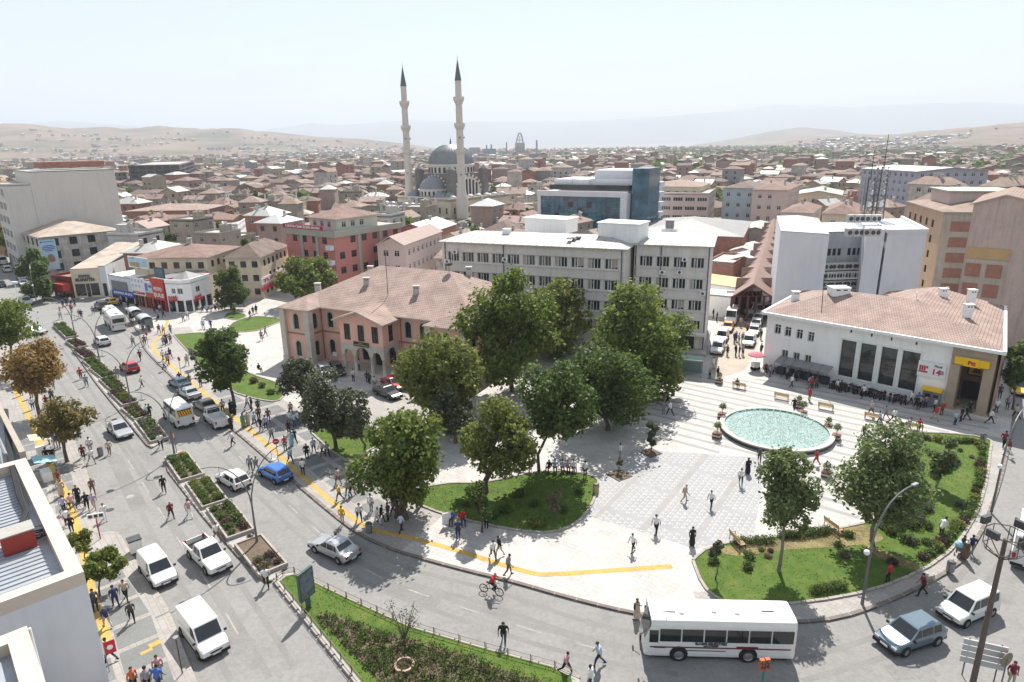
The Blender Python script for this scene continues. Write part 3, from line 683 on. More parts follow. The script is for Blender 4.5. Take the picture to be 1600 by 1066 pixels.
OLDW=M('old_render_peeling',(0.46,0.42,0.38),var=0.35,scale=0.5,fine=0.12,dirt=0.6)
TAUPE=M('stone_taupe',(0.36,0.28,0.21),var=0.10,scale=0.6,fine=0.05)
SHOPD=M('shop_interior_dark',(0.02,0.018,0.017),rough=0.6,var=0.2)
GREYGREEN=M('render_grey_green',(0.33,0.33,0.275),var=0.08,scale=0.4)
REDSHOP=M('shopfront_red',(0.52,0.05,0.04),rough=0.5,var=0.08)
BLUESIGN=M('sign_blue',(0.035,0.09,0.36),rough=0.5,var=0.05)
YSIGN=M('sign_yellow',(0.80,0.48,0.01),rough=0.5,var=0.04)
DGREEN=M('sign_dark_green',(0.02,0.045,0.03),rough=0.5,var=0.05)
CHIM=M('chimney_render',(0.47,0.44,0.41),var=0.1,scale=1.0,dirt=0.3)
FOOT=[]
def chimney(root,p,w=0.7,h=1.2,mat_=None):
 mb=MB();mb.box((0,0,h/2),(w,w*0.75,h));mb.box((0,0,h+0.05),(w+0.15,w*0.75+0.15,0.10));mb.box((-w*.2,-w*.38,h-.22),(w*.22,.04,.16),0,1);mb.box((w*.2,-w*.38,h-.22),(w*.22,.04,.16),0,1)
 o=mb.build('chimney',[mat_ or CHIM,DARKM],root);o.location=Vector(p)-root.location;return o
def block(name,label,A,B,depth,h,wall_m,roof='flat',rm=None,rh=2.2,floors=3,z0=0.0,sides=(0,1,3),wstyle='plain',wsp=2.8,ww=1.25,wh=1.35,oh=0.45,first=1.0,group=None,cat='building',mats_side=None,along=None,skip=0.08,parapet=0.5,chims=1,base=None):
 A=Vector((A[0],A[1],0));B=Vector((B[0],B[1],0));e=(B-A).normalized();inn=Vector((-e.y,e.x,0));C=B+inn*depth;D=A+inn*depth
 root=thing(name,label,cat,((A.x+C.x)/2,(A.y+C.y)/2,0),0,group);FOOT.append([(p.x,p.y)for p in(A,B,C,D)])
 fh=(h-z0-0.3)/floors;mb=MB();allw=[]
 for i,(p,q)in enumerate(((A,B),(B,C),(C,D),(D,A))):
  L=(q-p).length;ops=[]
  if i in sides:
   k=max(1,int(L/wsp));off=(L-k*wsp)/2
   for f in range(floors):
    for j in range(k):
     if rnd.random()<skip:continue
     u=off+(j+0.5)*wsp;v=z0+f*fh+min(first,fh-wh-0.2);ops.append((u-ww/2,u+ww/2,v,v+wh))
  ops=facade(mb,p,q,-0.05 if z0==0 else z0,h,ops,0.18,0);allw.append((p,q,ops))
 part('wall',mb,[wall_m],root)
 for p,q,ops in allw:windows(root,p,q,ops,wstyle,0.18)
 rm=rm or TILE_RED
 if roof in('hip','gable'):
  v,f=hip(A,B,C,D,h,h+rh,oh,kind=roof,along=along);o=part('roof',roof_faces(v,f),[rm,FASCIA],root,uv=True)
  if roof=='gable':
   g_=MB();r0,r1=Vector(v[4]),Vector(v[5]);al=(B-A).length>=(C-B).length if along is None else along
   t0,t1=((D,A),(B,C))if al else((A,B),(C,D))
   for(p,q)in(t0,t1):
    m_=(p+q)/2;g_.add([(p.x,p.y,h-.05),(q.x,q.y,h-.05),(m_.x,m_.y,h+rh*(1-oh/max(3,(q-p).length/2))-0.2)],[(0,1,2)])
   part('gable',g_,[wall_m],root)
  for c in range(chims):
   k=rnd.uniform(0.25,0.75);l_=rnd.uniform(0.25,0.75);pp=(A.lerp(B,k)).lerp(D.lerp(C,k),l_);chimney(root,(pp.x,pp.y,h+rh*0.45),rnd.uniform(0.5,0.8),rnd.uniform(0.9,1.6)+rh*0.3)
 else:
  mb=MB();mb.prism([(p.x,p.y)for p in(A,B,C,D)],h-0.3,h-0.002);part('roof',mb,[rm],root)
  if parapet:
   mb=MB()
   for p,q in((A,B),(B,C),(C,D),(D,A)):
    d=(q-p);m_=(p+q)/2;L=d.length;nn=Vector((d.y,-d.x,0)).normalized();mb.box((m_.x-nn.x*.1,m_.y-nn.y*.1,h+parapet/2),(L-0.21,0.2,parapet),heading(d))
   part('parapet',mb,[wall_m],root)
 root['_']=0;del root['_']
 return root,(A,B,C,D)
# ==== PINK GOVERNMENT BUILDING
e1=Vector((cos(R(-26.5)),sin(R(-26.5)),0));e2=Vector((-e1.y,e1.x,0));PO=Vector((-34.6,95.4,0))
def PK(s,t,z=0.0):q=PO+e1*s+e2*t;return Vector((q.x,q.y,z))
pink=thing('pink_building','two-storey pink public building with arched windows, portico and hipped tile roof','building',tuple(PK(16,10)))
FOOT.append([(PK(*p).x,PK(*p).y)for p in((-2,-6),(34,-6),(34,24),(-2,24))])
outline=[(0.5,0.5),(5.2,0.5),(5.2,3.2),(26.2,3.2),(26.2,0.5),(31.5,0.5),(31.5,22),(0.5,22)]
EV=8.3;mb=MB();W=[]
def aw(c,z,w=1.05,h=2.35):return(c-w/2,c+w/2,z,z+h)
wins={0:[2.35],1:[1.3],2:[1.75,15.7,18.2,20.3],3:[1.35],4:[2.65],5:[2.5,6,9.5,13,16.5,19.5],7:[3,6.5,10,13.5,17,19.5]}
for i in range(len(outline)):
 a,b=PK(*outline[i]),PK(*outline[(i+1)%len(outline)])
 ops=[aw(c,z)for c in wins.get(i,[])for z in(0.95,5.15)]
 if i==2:ops+=[aw(8.0,0.9,1.2,2.5),aw(10.4,0.15,1.5,3.2),aw(12.8,0.9,1.2,2.5)]
 ops=facade(mb,a,b,-0.02,EV,ops,0.25,0,1,arch=True);W.append((a,b,ops))
part('wall',mb,[PINK,STONE],pink)
mbS=MB()
for a,b,ops in W:
 windows(pink,a,b,ops,'arch',0.25)
 e=(b-a).normalized();n=Vector((e.y,-e.x,0));ang=heading(e)
 for u0,u1,v0,v1 in ops:
  r=(u1-u0)/2;cz=v1-r;cu=(u0+u1)/2;s=MB();wd=0.2
  def q(u,v,k):p=a+e*u+n*k;return(p.x,p.y,v)
  for sg in(-1,1):
   p=a+e*(cu+sg*(r+wd/2))+n*0.03;s.box((p.x,p.y,(v0+cz)/2-.1),(wd,0.06,cz-v0+.2),ang)
  p=a+e*cu+n*0.06;s.box((p.x,p.y,v0-0.09),(2*r+2*wd+.1,0.14,0.16),ang)
  for k in range(10):
   t0,t1=pi*k/10,pi*(k+1)/10
   f4=[q(cu+rr*cos(t),cz+rr*sin(t),0.06)for rr,t in((r,t0),(r+wd,t0),(r+wd,t1),(r,t1))];s.quad(*f4)
   g4=[q(cu+(r+wd)*cos(t),cz+(r+wd)*sin(t),kk)for t,kk in((t0,0.06),(t0,-.01),(t1,-.01),(t1,0.06))];s.quad(*g4)
  part('window_surround',s,[STONE],pink)
for s_,t_,ax in((0.5,0.5,0),(5.2,0.5,0),(26.2,0.5,0),(31.5,0.5,0),(31.5,22,0),(0.5,22,0)):
 m=MB();p=PK(s_,t_);m.box((p.x,p.y,EV/2),(0.95,0.95,EV-0.04),R(-26.5));m.box((p.x,p.y,0.45),(1.1,1.1,0.9),R(-26.5));part('corner_pilaster',m,[STONE],pink)
m=MB()
for i in range(len(outline)):
 a,b=PK(*outline[i]),PK(*outline[(i+1)%len(outline)]);d=b-a;n=Vector((d.y,-d.x,0)).normalized();c=(a+b)/2+n*0.05;m.box((c.x,c.y,4.45),(d.length,0.1,0.22),heading(d))
part('string_course',m,[M('string_course_brown',(0.30,0.19,0.15),var=0.1)],pink)
O_=0.75
v=[PK(-.1,2.4,EV),PK(32.1,2.4,EV),PK(32.1,22.7,EV),PK(-.1,22.7,EV),PK(9.6,12.6,13.1),PK(22.4,12.6,13.1)]
o=part('roof',roof_faces(v,[(0,1,5,4),(1,2,5),(2,3,4,5),(3,0,4)]),[TILE_PINK,FASCIA],pink,uv=True)
for s0,s1 in((-.15,5.85),(25.55,32.15)):
 c=(s0+s1)/2;zz=EV+1.42
 v=[PK(s0,-.15,EV+.02),PK(s1,-.15,EV+.02),PK(c,3.1,zz),PK(c,5.6,zz+0.02),PK(s1,4.2,EV+.02),PK(s0,4.2,EV+.02)]
 part('wing_roof',roof_faces(v,[(0,1,2),(1,4,3,2),(0,2,3,5)]),[TILE_PINK,FASCIA],pink,uv=True)
ps0,ps1,pt=11.9,19.3,-0.55;pc=(ps0+ps1)/2
v=[PK(ps0-.7,pt-.8,EV-.35),PK(pc,pt-.8,EV+1.15),PK(ps1+.7,pt-.8,EV-.35),PK(ps1+.7,4.0,EV-.33),PK(pc,6.6,EV+1.19),PK(ps0-.7,4.0,EV-.33)]
part('portico_roof',roof_faces(v,[(0,1,4,5),(1,2,3,4)][::1],0.22),[TILE_PINK,FASCIA],pink,uv=True)
for f in bpy.data.objects[-1:]if False else():pass
mb=MB();zf=4.55;fr=[(PK(ps0,pt),PK(ps1,pt)),(PK(ps1,pt),PK(ps1,3.2)),(PK(ps0,3.2),PK(ps0,pt))]
for k,(a,b)in enumerate(fr):
 ops=[(c-.55,c+.55,5.0,7.35)for c in((1.3,3.7,6.1)if k==0 else(1.9,))];ops=facade(mb,a,b,zf,EV-.5,ops,0.2,0);windows(pink,a,b,ops,'plain_dark',0.2)
a,b=PK(ps0,pt),PK(ps1,pt);m_=(a+b)/2
mb.add([(a.x,a.y,EV-.5),(b.x,b.y,EV-.5),(b.x,b.y,EV-.42),(m_.x,m_.y,EV+.86),(a.x,a.y,EV-.42)],[(0,1,2,3,4)])
mb.prism([(PK(*p).x,PK(*p).y)for p in((ps0,pt),(ps1,pt),(ps1,3.2),(ps0,3.2))],zf-0.25,zf,1,1,True)
part('portico_wall',mb,[PINK,STONE],pink)
def arcade(A,B,z0,z1,arches,th=0.5):
 e=(B-A);L=e.length;e.normalize();n=Vector((e.y,-e.x,0));N=10;mb=MB();cols=[]
 us=[0.0]
 for a,b in arches:us+=[a+(b-a)*k/N for k in range(N+1)]
 us.append(L);us=sorted(set(us))
 def low(u):
  for a,b in arches:
   if a<=u<=b:r=(b-a)/2;c=(a+b)/2;return z0+math.sqrt(max(0,r*r-(u-c)**2))*min(1,(z1-z0-.25)/r)
  return z0
 for i in range(len(us)-1):
  a,b=us[i],us[i+1];la,lb=low(a),low(b)
  for k,fl in((0,1),(th,0)):
   p,q=A+e*a-n*k,A+e*b-n*k
   f=[(p.x,p.y,la),(q.x,q.y,lb),(q.x,q.y,z1),(p.x,p.y,z1)];mb.quad(*(f if fl else f[::-1]))
  p,q,p2,q2=A+e*a,A+e*b,A+e*a-n*th,A+e*b-n*th
  mb.quad((p2.x,p2.y,la),(q2.x,q2.y,lb),(q.x,q.y,lb),(p.x,p.y,la))
 return mb
cs=[0.25,2.25,5.15,7.15]
part('arcade',arcade(PK(ps0,pt),PK(ps1,pt),2.9,4.35,[(0.5,2.0),(2.5,4.9),(5.4,6.9)]),[STONE],pink)
part('arcade',arcade(PK(ps1,pt),PK(ps1,3.2),2.9,4.35,[(0.5,3.3)]),[STONE],pink)
part('arcade',arcade(PK(ps0,3.2),PK(ps0,pt),2.9,4.35,[(0.45,3.25)]),[STONE],pink)
for s_ in cs:
 p=PK(ps0+s_,pt+.25);m=MB();m.lathe((p.x,p.y,0),[(0.38,0.1),(0.38,0.4),(0.27,0.5),(0.23,2.6),(0.33,2.75),(0.36,2.92),(0.001,2.92)],14);part('column',m,[STONE],pink,True)
m=MB()
for k,hh in((0,0.14),(1,0.28)):m.prism([(PK(*p).x,PK(*p).y)for p in((ps0-1.2+k*.4,pt-1.2+k*.4),(ps1+1.2-k*.4,pt-1.2+k*.4),(ps1+1.2-k*.4,3.2),(ps0-1.2+k*.4,3.2))],0,PH+hh)
part('entrance_steps',m,[STONE],pink)
sgn=thing('sign_board','dark green name board over the pink building portico','sign',tuple(PK(pc,pt-.12,4.5)),R(-26.5))
m=MB();m.box((0,-.02,0.12),(2.6,0.1,0.62));m.build('board',DGREEN,sgn)
for z_,w_ in((0.27,0.7),(0.03,2.2)):
 m=MB();k=-w_/2
 while k<w_/2:l_=rnd.uniform(.06,.13);m.box((k+l_/2,-.085,z_),(l_,.02,.11));k+=l_+.05
 m.build('lettering',M('letter_gold',(0.5,0.38,0.12),var=0),sgn)
for s_,t_,z_ in((10.2,8.2,10.2),(19.8,7.3,9.9),(1.6,7.0,8.9),(4.5,16.5,10.2),(24.0,15.2,11.6),(13,19,9.6)):chimney(pink,PK(s_,t_,z_),0.85,1.75)
m=MB();p=PK(15.4,6.4,9.3);m.tube(p,p+Vector((0,0,7.2)),0.06,0.04,6);part('flag_pole',m,[DARKM],pink)
m=MB();p=PK(22.2,12.5,13.1);m.tube(p,p+Vector((0,0,0.9)),.04,.04);m.lathe((p.x,p.y,p.z+.75),[(.02,.0),(.45,.12),(.6,.32)],14);part('satellite_dish',m,[DARKM],pink)
for s_ in(5.25,19.6,11.6):
 m=MB();p=PK(s_+.12,3.08);m.tube((p.x,p.y,PH),(p.x,p.y,EV),0.07,0.07,8);part('downpipe',m,[M('downpipe_copper',(0.32,0.15,0.10),var=0.1)],pink)
for s_,z_ in((7.5,1.1),(3.4,.5)):
 m=MB();p=PK(s_,3.0 if s_>5 else.3);m.box((p.x,p.y,z_),(.8,.35,.6),R(-26.5));part('air_conditioner',m,[WHITE],pink)
# ==== GREY OFFICE BLOCK
office=thing('office_block','long grey five-storey office block with ribbon windows and pale metal roof','building',(10,100,0))
OA,OB,OC,OD=P(690,376,16.2),P(977,388,16.2),P(992,382,16.2),P(1111,386,16.2)
for p in(OA,OB,OC,OD):p.z=0
oe=(OB-OA).normalized();oin=Vector((-oe.y,oe.x,0));oe2=(OD-OC).normalized();oin2=Vector((-oe2.y,oe2.x,0))
FOOT.append([(p.x,p.y)for p in(OA-oin*2,OD-oin*2,OD+oin*15,OA+oin*15)])
ostyle=lambda i:('office_a','office_b','office_a','office_c','office_a')[(i*7+i//3)%5]
mb=MB();rec=[]
def orows(L,n,m0=0.7,rows=((12.95,1.55),(9.75,1.55),(6.5,1.55),(3.55,1.4))):
 sp=(L-2*m0)/n;return[(m0+(j+.12)*sp,m0+(j+.88)*sp,z,z+h)for z,h in rows for j in range(n)]
LB=(OB-OA).length;LD=(OD-OC).length
for a,b,ops in((OA,OB,orows(LB,11)),(OB,OB+oin*12,[]),(OB+oin*12,OA+oin*12,[]),(OA+oin*12,OA,[])):rec.append((a,b,facade(mb,a,b,-.02,16.1,ops,0.25)))
for a,b,ops in((OC,OD,orows(LD,4,.5)),(OD,OD+oin2*12,[(c-.45,c+.45,z,z+1.3)for c in(4.5,8.5)for z in(6.6,9.9,13.1)]),(OD+oin2*12,OC+oin2*12,[]),(OC+oin2*12,OC,[])):rec.append((a,b,facade(mb,a,b,-.02,16.3,ops,0.25)))
part('wall',mb,[RGREY],office)
for a,b,ops in rec:windows(office,a,b,ops,ostyle if len(ops)>8 else 'plain',0.25)
for a,b,n in((OA,OB,11),(OC,OD,4)):
 d=(b-a);nn=Vector((d.y,-d.x,0)).normalized();c=(a+b)/2+nn*.07
 for z in(12.8,9.6,6.35,3.4,14.65,11.45,8.2):
  m=MB();m.box((c.x,c.y,z),(d.length,.16,.12),heading(d));part('ledge',m,[RGREY],office)
 for k in(0.02,0.36,0.985):
  p=a.lerp(b,k)+nn*.1;m=MB();m.tube((p.x,p.y,0),(p.x,p.y,16),.07,.07,6);part('downpipe',m,[DARKM],office)
def tin_roof(root,A,B,depth,z,rise,inn,oh=.5,seam=1.2,mat_=TIN):
 e=(B-A).normalized();a,b=A-e*oh-inn*oh,B+e*oh-inn*oh;c,d=b+inn*(depth+2*oh),a+inn*(depth+2*oh)
 m0,m1=(a+d)/2+e*4,(b+c)/2-e*4
 v=[(a.x,a.y,z),(b.x,b.y,z),(c.x,c.y,z),(d.x,d.y,z),(m0.x,m0.y,z+rise),(m1.x,m1.y,z+rise)]
 part('roof',roof_faces(v,[(0,1,5,4),(1,2,5),(2,3,4,5),(3,0,4)]),[mat_,FASCIA],root)
 L=(b-a).length;k=seam;sm=MB()
 while k<L-seam:
  p=a+e*k;t=min(1,min(k,L-k)/4.5);q=p+inn*((depth+2*oh)/2*t)
  sm.tube((p.x,p.y,z+.02),(q.x,q.y,z+rise*t+.02),.05,.05,4);k+=seam
 o=part('roof_seams',sm,[mat_],root);o['kind']='stuff'
tin_roof(office,OA,OB,12,16.12,1.1,oin);tin_roof(office,OC,OD,12,16.32,1.1,oin2)
for(x0,x1,y,d,h)in((820,884,352,4.5,2.3),(934,997,368,4.5,2.9)):
 a,b=P(x0,y+6,16.6),P(x1,y+10,16.6);e=(b-a);e.z=0;e.normalize();i_=Vector((-e.y,e.x,0));a=a+i_*0;c=(a+b)/2+i_*d/2
 m=MB();m.box((c.x,c.y,16.2+h/2),((b-a).length,d,h),heading(e));m.box((c.x,c.y,16.2+h+.08),((b-a).length+.4,d+.4,.16),heading(e));part('stair_head',m,[RWHITE],office)
p=P(1046,362,17.2);m=MB();m.box((p.x,p.y,17.0),(2.4,1.8,1.5),-.3);m.box((p.x,p.y,18.4),(1.3,1.0,1.3),-.3,1);part('roof_plant',m,[RWHITE,METAL],office)
p=P(792,365,17.0);m=MB();m.box((p.x,p.y,17.0),(1.2,1.2,1.6),-.3);part('chimney',m,[RWHITE],office)
for k in range(3):
 p=P(890+k*7,372-k,17.1);m=MB();m.box((p.x,p.y,17.05),(0.7,1.4,.12),-.3);part('skylight',m,[DARKM],office)
d=OD-OC;nn=Vector((d.y,-d.x,0)).normalized();c=(OC+OD)/2+nn*.5
m=MB();m.box((c.x,c.y,3.0),(d.length+.6,1.6,.35),heading(d));part('canopy',m,[RGREY],office)
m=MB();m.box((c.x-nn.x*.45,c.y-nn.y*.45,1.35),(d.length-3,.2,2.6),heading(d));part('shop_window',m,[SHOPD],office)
m=MB();m.prism([(p.x,p.y)for p in(OC+nn*2.6,OD+nn*2.6+oe2*.5,OD+oin2*12+oe2*.5,OC+oin2*2)],0,.55);part('plinth',m,[CONC],office)
for x,y in((790,405),(800,430),(1070,405),(1062,425),(1098,458),(1035,425),(700,408),(712,393)):
 A_,B_=(OA,OB)if x<985 else(OC,OD);s_,z_=on_facade(A_,B_,x,y);e=(B_-A_).normalized();n=Vector((e.y,-e.x,0));p=A_+e*s_+n*.28
 m=MB();m.box((p.x,p.y,z_),(.85,.34,.6),heading(e));m.tube((p.x+n.x*.17,p.y+n.y*.17,z_),(p.x+n.x*.2,p.y+n.y*.2,z_),.22,.22,10,1);part('air_conditioner',m,[WHITE,DARKM],office)
s_,z_=on_facade(OA,OB,885,489);p=OA+oe*s_-oin*.15
so=thing('shop_sign','white sign with red capital letters on the office block behind the trees','sign',(p.x,p.y,z_),heading(oe))
m=MB();m.box((0.2,0,0),(6.2,.18,1.7));m.build('board',WHITE,so);text_obj('UĞUR',1.45,RED,so,(0.3,-.11,0),bold=.03,width=5.0)
def P0(x,y,z):p=P(x,y,z);p.z=0;return p
# ==== POST OFFICE
po=thing('post_office','long white post office with tile roof, tall windows and stone entrance bay','building',(50,88,0))
FL,FR=P(1200,488,8.2),P(1567,549,8.2);FL.z=FR.z=0;pe=(FR-FL).normalized();pin=Vector((-pe.y,pe.x,0));LP=(FR-FL).length
BR,BL=P0(1566,480,8.2),FL+pin*16.5-pe*1.5
FOOT.append([(p.x,p.y)for p in(FL-pin*3,FR-pin*3,BR,BL)])
small=[rect_px(FL,FR,x-5,y-8,x+5,y+7)for x,y in((1215,515),(1231,519),(1249,523),(1267,527))]+[rect_px(FL,FR,x-5,y-6,x+5,y+6)for x,y in((1226,553),(1244,557),(1262,561))]
tall=[rect_px(FL,FR,*q)for q in((1313,530,1336,580),(1343,536,1367,586),(1375,542,1400,594),(1407,549,1435,602))]
tall=[(a,b,1.4,6.3)for a,b,c,d in tall];vents=[(rect_px(FL,FR,x-1.6,y-2.5,x+1.6,y+2.5))for x,y in((1330,518),(1362,524),(1393,530),(1432,537))]
sp0,_=on_facade(FL,FR,1480,600);sp1=LP-0.35
mb=MB();PB=FL+pe*sp0
ops=facade(mb,FL,PB,-.02,8.2,small+tall+vents,.3);windows(po,FL,PB,ops[:7],'plain',.3);windows(po,FL,PB,ops[7:11],'tall_dark',.3)
for o_ in ops[11:]:
 p=FL+pe*((o_[0]+o_[1])/2)+pin*.2;m=MB();m.box((p.x,p.y,(o_[2]+o_[3])/2),(o_[1]-o_[0],.1,o_[3]-o_[2]),heading(pe));part('vent',m,[DARKM],po)
so_=[(c-.6,c+.6,z,z+1.5)for c in(4,8,12,16,20)for z in(1.2,4.9)]
for a,b,oo in((FR+pin*.01,BR,so_),(BR,BL,[]),(BL,FL,[(5,6,5,6.4),(9,10,5,6.4),(5,6,1.2,2.6)])):windows(po,a,b,facade(mb,a,b,-.02,8.2,oo,.25),'plain',.25)
part('wall',mb,[RWHITE],po)
for o_ in tall:
 for u,w,z,h in((o_[0]-.12,.2,3.85,5.3),(o_[1]+.12,.2,3.85,5.3),((o_[0]+o_[1])/2,o_[1]-o_[0],6.4,.2),((o_[0]+o_[1])/2,o_[1]-o_[0]+.2,1.28,.24)):
  p=FL+pe*u-pin*.04;m=MB();m.box((p.x,p.y,z),(w,.09,h),heading(pe));part('window_surround',m,[WHITE],po)
a_=heading(pe);m=MB()
for u,w in((sp0+.5,1.0),(sp1-.5,1.0)):
 m2=MB();p=FL+pe*u+pin*.35;m2.box((p.x,p.y,3.65),(w,1.3,7.3),a_);m2.box((p.x,p.y,.3),(w+.2,1.5,.6),a_);part('stone_pier',m2,[TAUPE],po)
p=FL+pe*((sp0+sp1)/2)+pin*.35;m.box((p.x,p.y,7.5),(sp1-sp0-.01,1.28,1.3),a_);p2=p-pin*.72;m.box((p2.x,p2.y,6.9),(sp1-sp0,.16,.2),a_);part('stone_lintel',m,[TAUPE],po)
m=MB();p=FL+pe*((sp0+sp1)/2)+pin*5.2;m.box((p.x,p.y,3.5),(sp1-sp0,.3,7.0),a_)
for u in(sp0+.1,sp1-.1):q=FL+pe*u+pin*3;m.box((q.x,q.y,3.5),(.3,4.4,7.0),a_)
part('recess_wall',m,[M('recess_render_brown',(0.33,0.2,0.15),var=.08)],po)
m=MB();p=FL+pe*((sp0+sp1)/2)+pin*2.4;m.box((p.x,p.y,.16),(sp1-sp0+.6,7.0,.32),a_);part('entrance_step',m,[STONE],po)
m=MB();p=FL+pe*((sp0+sp1)/2)+pin*5.0;m.box((p.x-pe.x*.3,p.y-pe.y*.3,1.35),(2.2,.1,2.4),a_);part('door',m,[WIND],po)
zE,zR=8.22,11.0;oh=.75
f0,f1,b1,b0=FL-pe*.5-pin*oh,FR+pe*.3-pin*oh,BR+pe*.3+pin*.5,BL-pe*.5+pin*.5
dR=(BR-FR).dot(pin);bL=b1-pe*15;v_in=bL-pin*(dR-17.3);rc=(b1+bL)/2;r0=FL+pe*6.5+pin*7.6;r1=rc-pin*(dR-7.6);r2=rc-pin*6
v=[(p.x,p.y,z)for p,z in((f0,zE),(f1,zE),(b1,zE),(bL,zE),(v_in,zE+.02),(b0,zE),(r0,zR),(r1,zR),(r2,zR))]
part('roof',roof_faces(v,[(0,1,7,6),(1,2,8,7),(2,3,8),(3,4,7,8),(4,5,6,7),(5,0,6)]),[TILE_PINK,WHITE],po,uv=True)
m=MB()
for p,q in((f0,f1),(f1,b1),(b0,f0)):
 d=q-p;n=Vector((d.y,-d.x,0)).normalized();c=(p+q)/2;m.box((c.x,c.y,zE-.05),(d.length+.3,.35,.36),heading(d))
part('gutter',m,[WHITE],po)
for x,y,z in((1242,470,8.9),(1310,458,10.4),(1511,492,9.6),(1517,468,9.8),(1472,466,10)):
 p=P(x,y,z+.3);chimney(po,(p.x,p.y,z),0.9 if x!=1310 else 2.4,1.6 if x!=1310 else 1.1,RWHITE)
for x,y,hh in((1430,476,2.2),(1477,470,2.4)):
 p=P(x,y,10.2);m=MB();m.tube((p.x,p.y,9),(p.x,p.y,9.6+hh),.06,.05,6);m.box((p.x,p.y,9.6+hh),(.25,.25,.1));part('vent_pipe',m,[WHITE],po)
m=MB();p=P(1284,486,9.5);m.tube((p.x,p.y,9.2),(p.x+.2,p.y+1.0,14.2),.05,.04,6);part('aerial',m,[DARKM],po)
s0,z0=on_facade(FL,FR,1521,562);c=FL+pe*s0-pin*.5
ps=thing('post_sign','yellow sign with red initials over the post office entrance','sign',(c.x,c.y,6.35),a_)
m=MB();m.box((0,.1,0),(sp1-sp0-.9,.3,.95));m.build('board',YSIGN,ps);m=MB();m.box((0,-.08,.06),(1.4,.1,1.0));m.build('centre_panel',YSIGN,ps)
text_obj('Ptt',.62,RED,ps,(0,-.15,-.02),bold=.03);m=MB();m.box((-1.3,-.06,-.4),(1.0,.02,.07));m.box((1.3,-.06,-.4),(.9,.02,.07));m.build('lettering',DARKM,ps)
c=FL+pe*((sp0+sp1)/2-.2)+pin*4.95;pp=thing('portrait_poster','framed yellow poster hung in the post office entrance recess','poster',(c.x,c.y,4.6),a_)
m=MB();m.box((0,0,0),(1.9,.1,2.6));m.build('frame',DARKM,pp);m=MB();m.box((0,-.06,0),(1.6,.04,2.25));m.build('print',YSIGN,pp);m=MB();m.ball((0,-.06,.35),.35,0,10,8);m.box((0,-.07,-.5),(.9,.05,.9),0,0,.6)
for i,v_ in enumerate(m.v):m.v[i]=(v_[0],-.08+(v_[1]+.06)*.08,v_[2])
m.build('figure',M('poster_brown',(0.25,0.12,0.02),var=.2),pp)
s0,z0=on_facade(FL,FR,1456,578);c=FL+pe*s0-pin*.12;bn_=thing('price_banner','white advertising banner with red 14 beside the post office entrance','banner',(c.x,c.y,z0),a_)
m=MB();m.box((0,0,0),(2.9,.06,1.9));m.build('sheet',WHITE,bn_);text_obj('14',.95,M('sign_magenta',(0.5,0.02,0.16),var=0),bn_,(.5,-.05,-.2),bold=.03);text_obj('Ptt.al',.38,DARKM,bn_,(.65,-.05,.55),bold=.01)
m=MB()
for k in range(7):m.box((-1.2+(k%4)*.24,-.04,.25-(k//4)*.3),(.18,.03,.3));
m.box((-.85,-.04,-.35),(.95,.03,.2));m.build('print',M('sign_crimson',(0.45,0.03,0.06),var=.2,scale=6),bn_)
m=MB();m.box((1.1,-.04,-.12),(.34,.03,.5));m.build('small_print',METAL,bn_)
s0,z0=on_facade(FL,FR,1459,607);c=FL+pe*s0-pin*.5;at_=thing('cash_machine','cash machine under a small yellow canopy on the post office wall','cash machine',(c.x,c.y,0),a_)
m=MB();m.box((0,.2,1.15),(1.9,.5,1.9));m.build('cabinet',METAL,at_);m=MB();m.box((0,-.1,2.35),(2.1,1.0,.3));m.build('canopy',YSIGN,at_);m=MB();m.box((-.4,-.06,1.5),(.5,.04,.4));m.box((.45,-.06,1.5),(.5,.04,.4));m.build('screen',GLASS,at_)
sa,_=on_facade(FL,FR,1219,565);sb,_=on_facade(FL,FR,1303,575)
for k in range(6):
 u=sa+(sb-sa)*(k+.5)/6;c=FL+pe*u-pin*1.2;st=thing('stall','grey lean-to stall, number %s from the lane along the post office wall'%('one','two','three','four','five','six')[k],'stall',(c.x,c.y,PH),a_)
 m=MB();w=(sb-sa)/6*.94;m.add([(-w/2,-1.0,1.95),(w/2,-1.0,1.95),(w/2,1.0,2.35),(-w/2,1.0,2.35),(-w/2,-1.0,1.88),(w/2,-1.0,1.88),(w/2,1.0,2.28),(-w/2,1.0,2.28)],[(0,1,2,3),(7,6,5,4),(0,4,5,1),(1,5,6,2),(2,6,7,3),(3,7,4,0)]);m.build('canopy',METAL,st)
 m=MB();m.box((0,.3,.5),(w*.85,.7,.95));m.build('counter',M('stall_dark',(.05,.05,.06),var=.2),st)
 for sx in(-1,1):m=MB();m.tube((sx*w*.46,-.9,0),(sx*w*.46,-.9,1.92),.03,.03,6);m.build('post',DARKM,st)
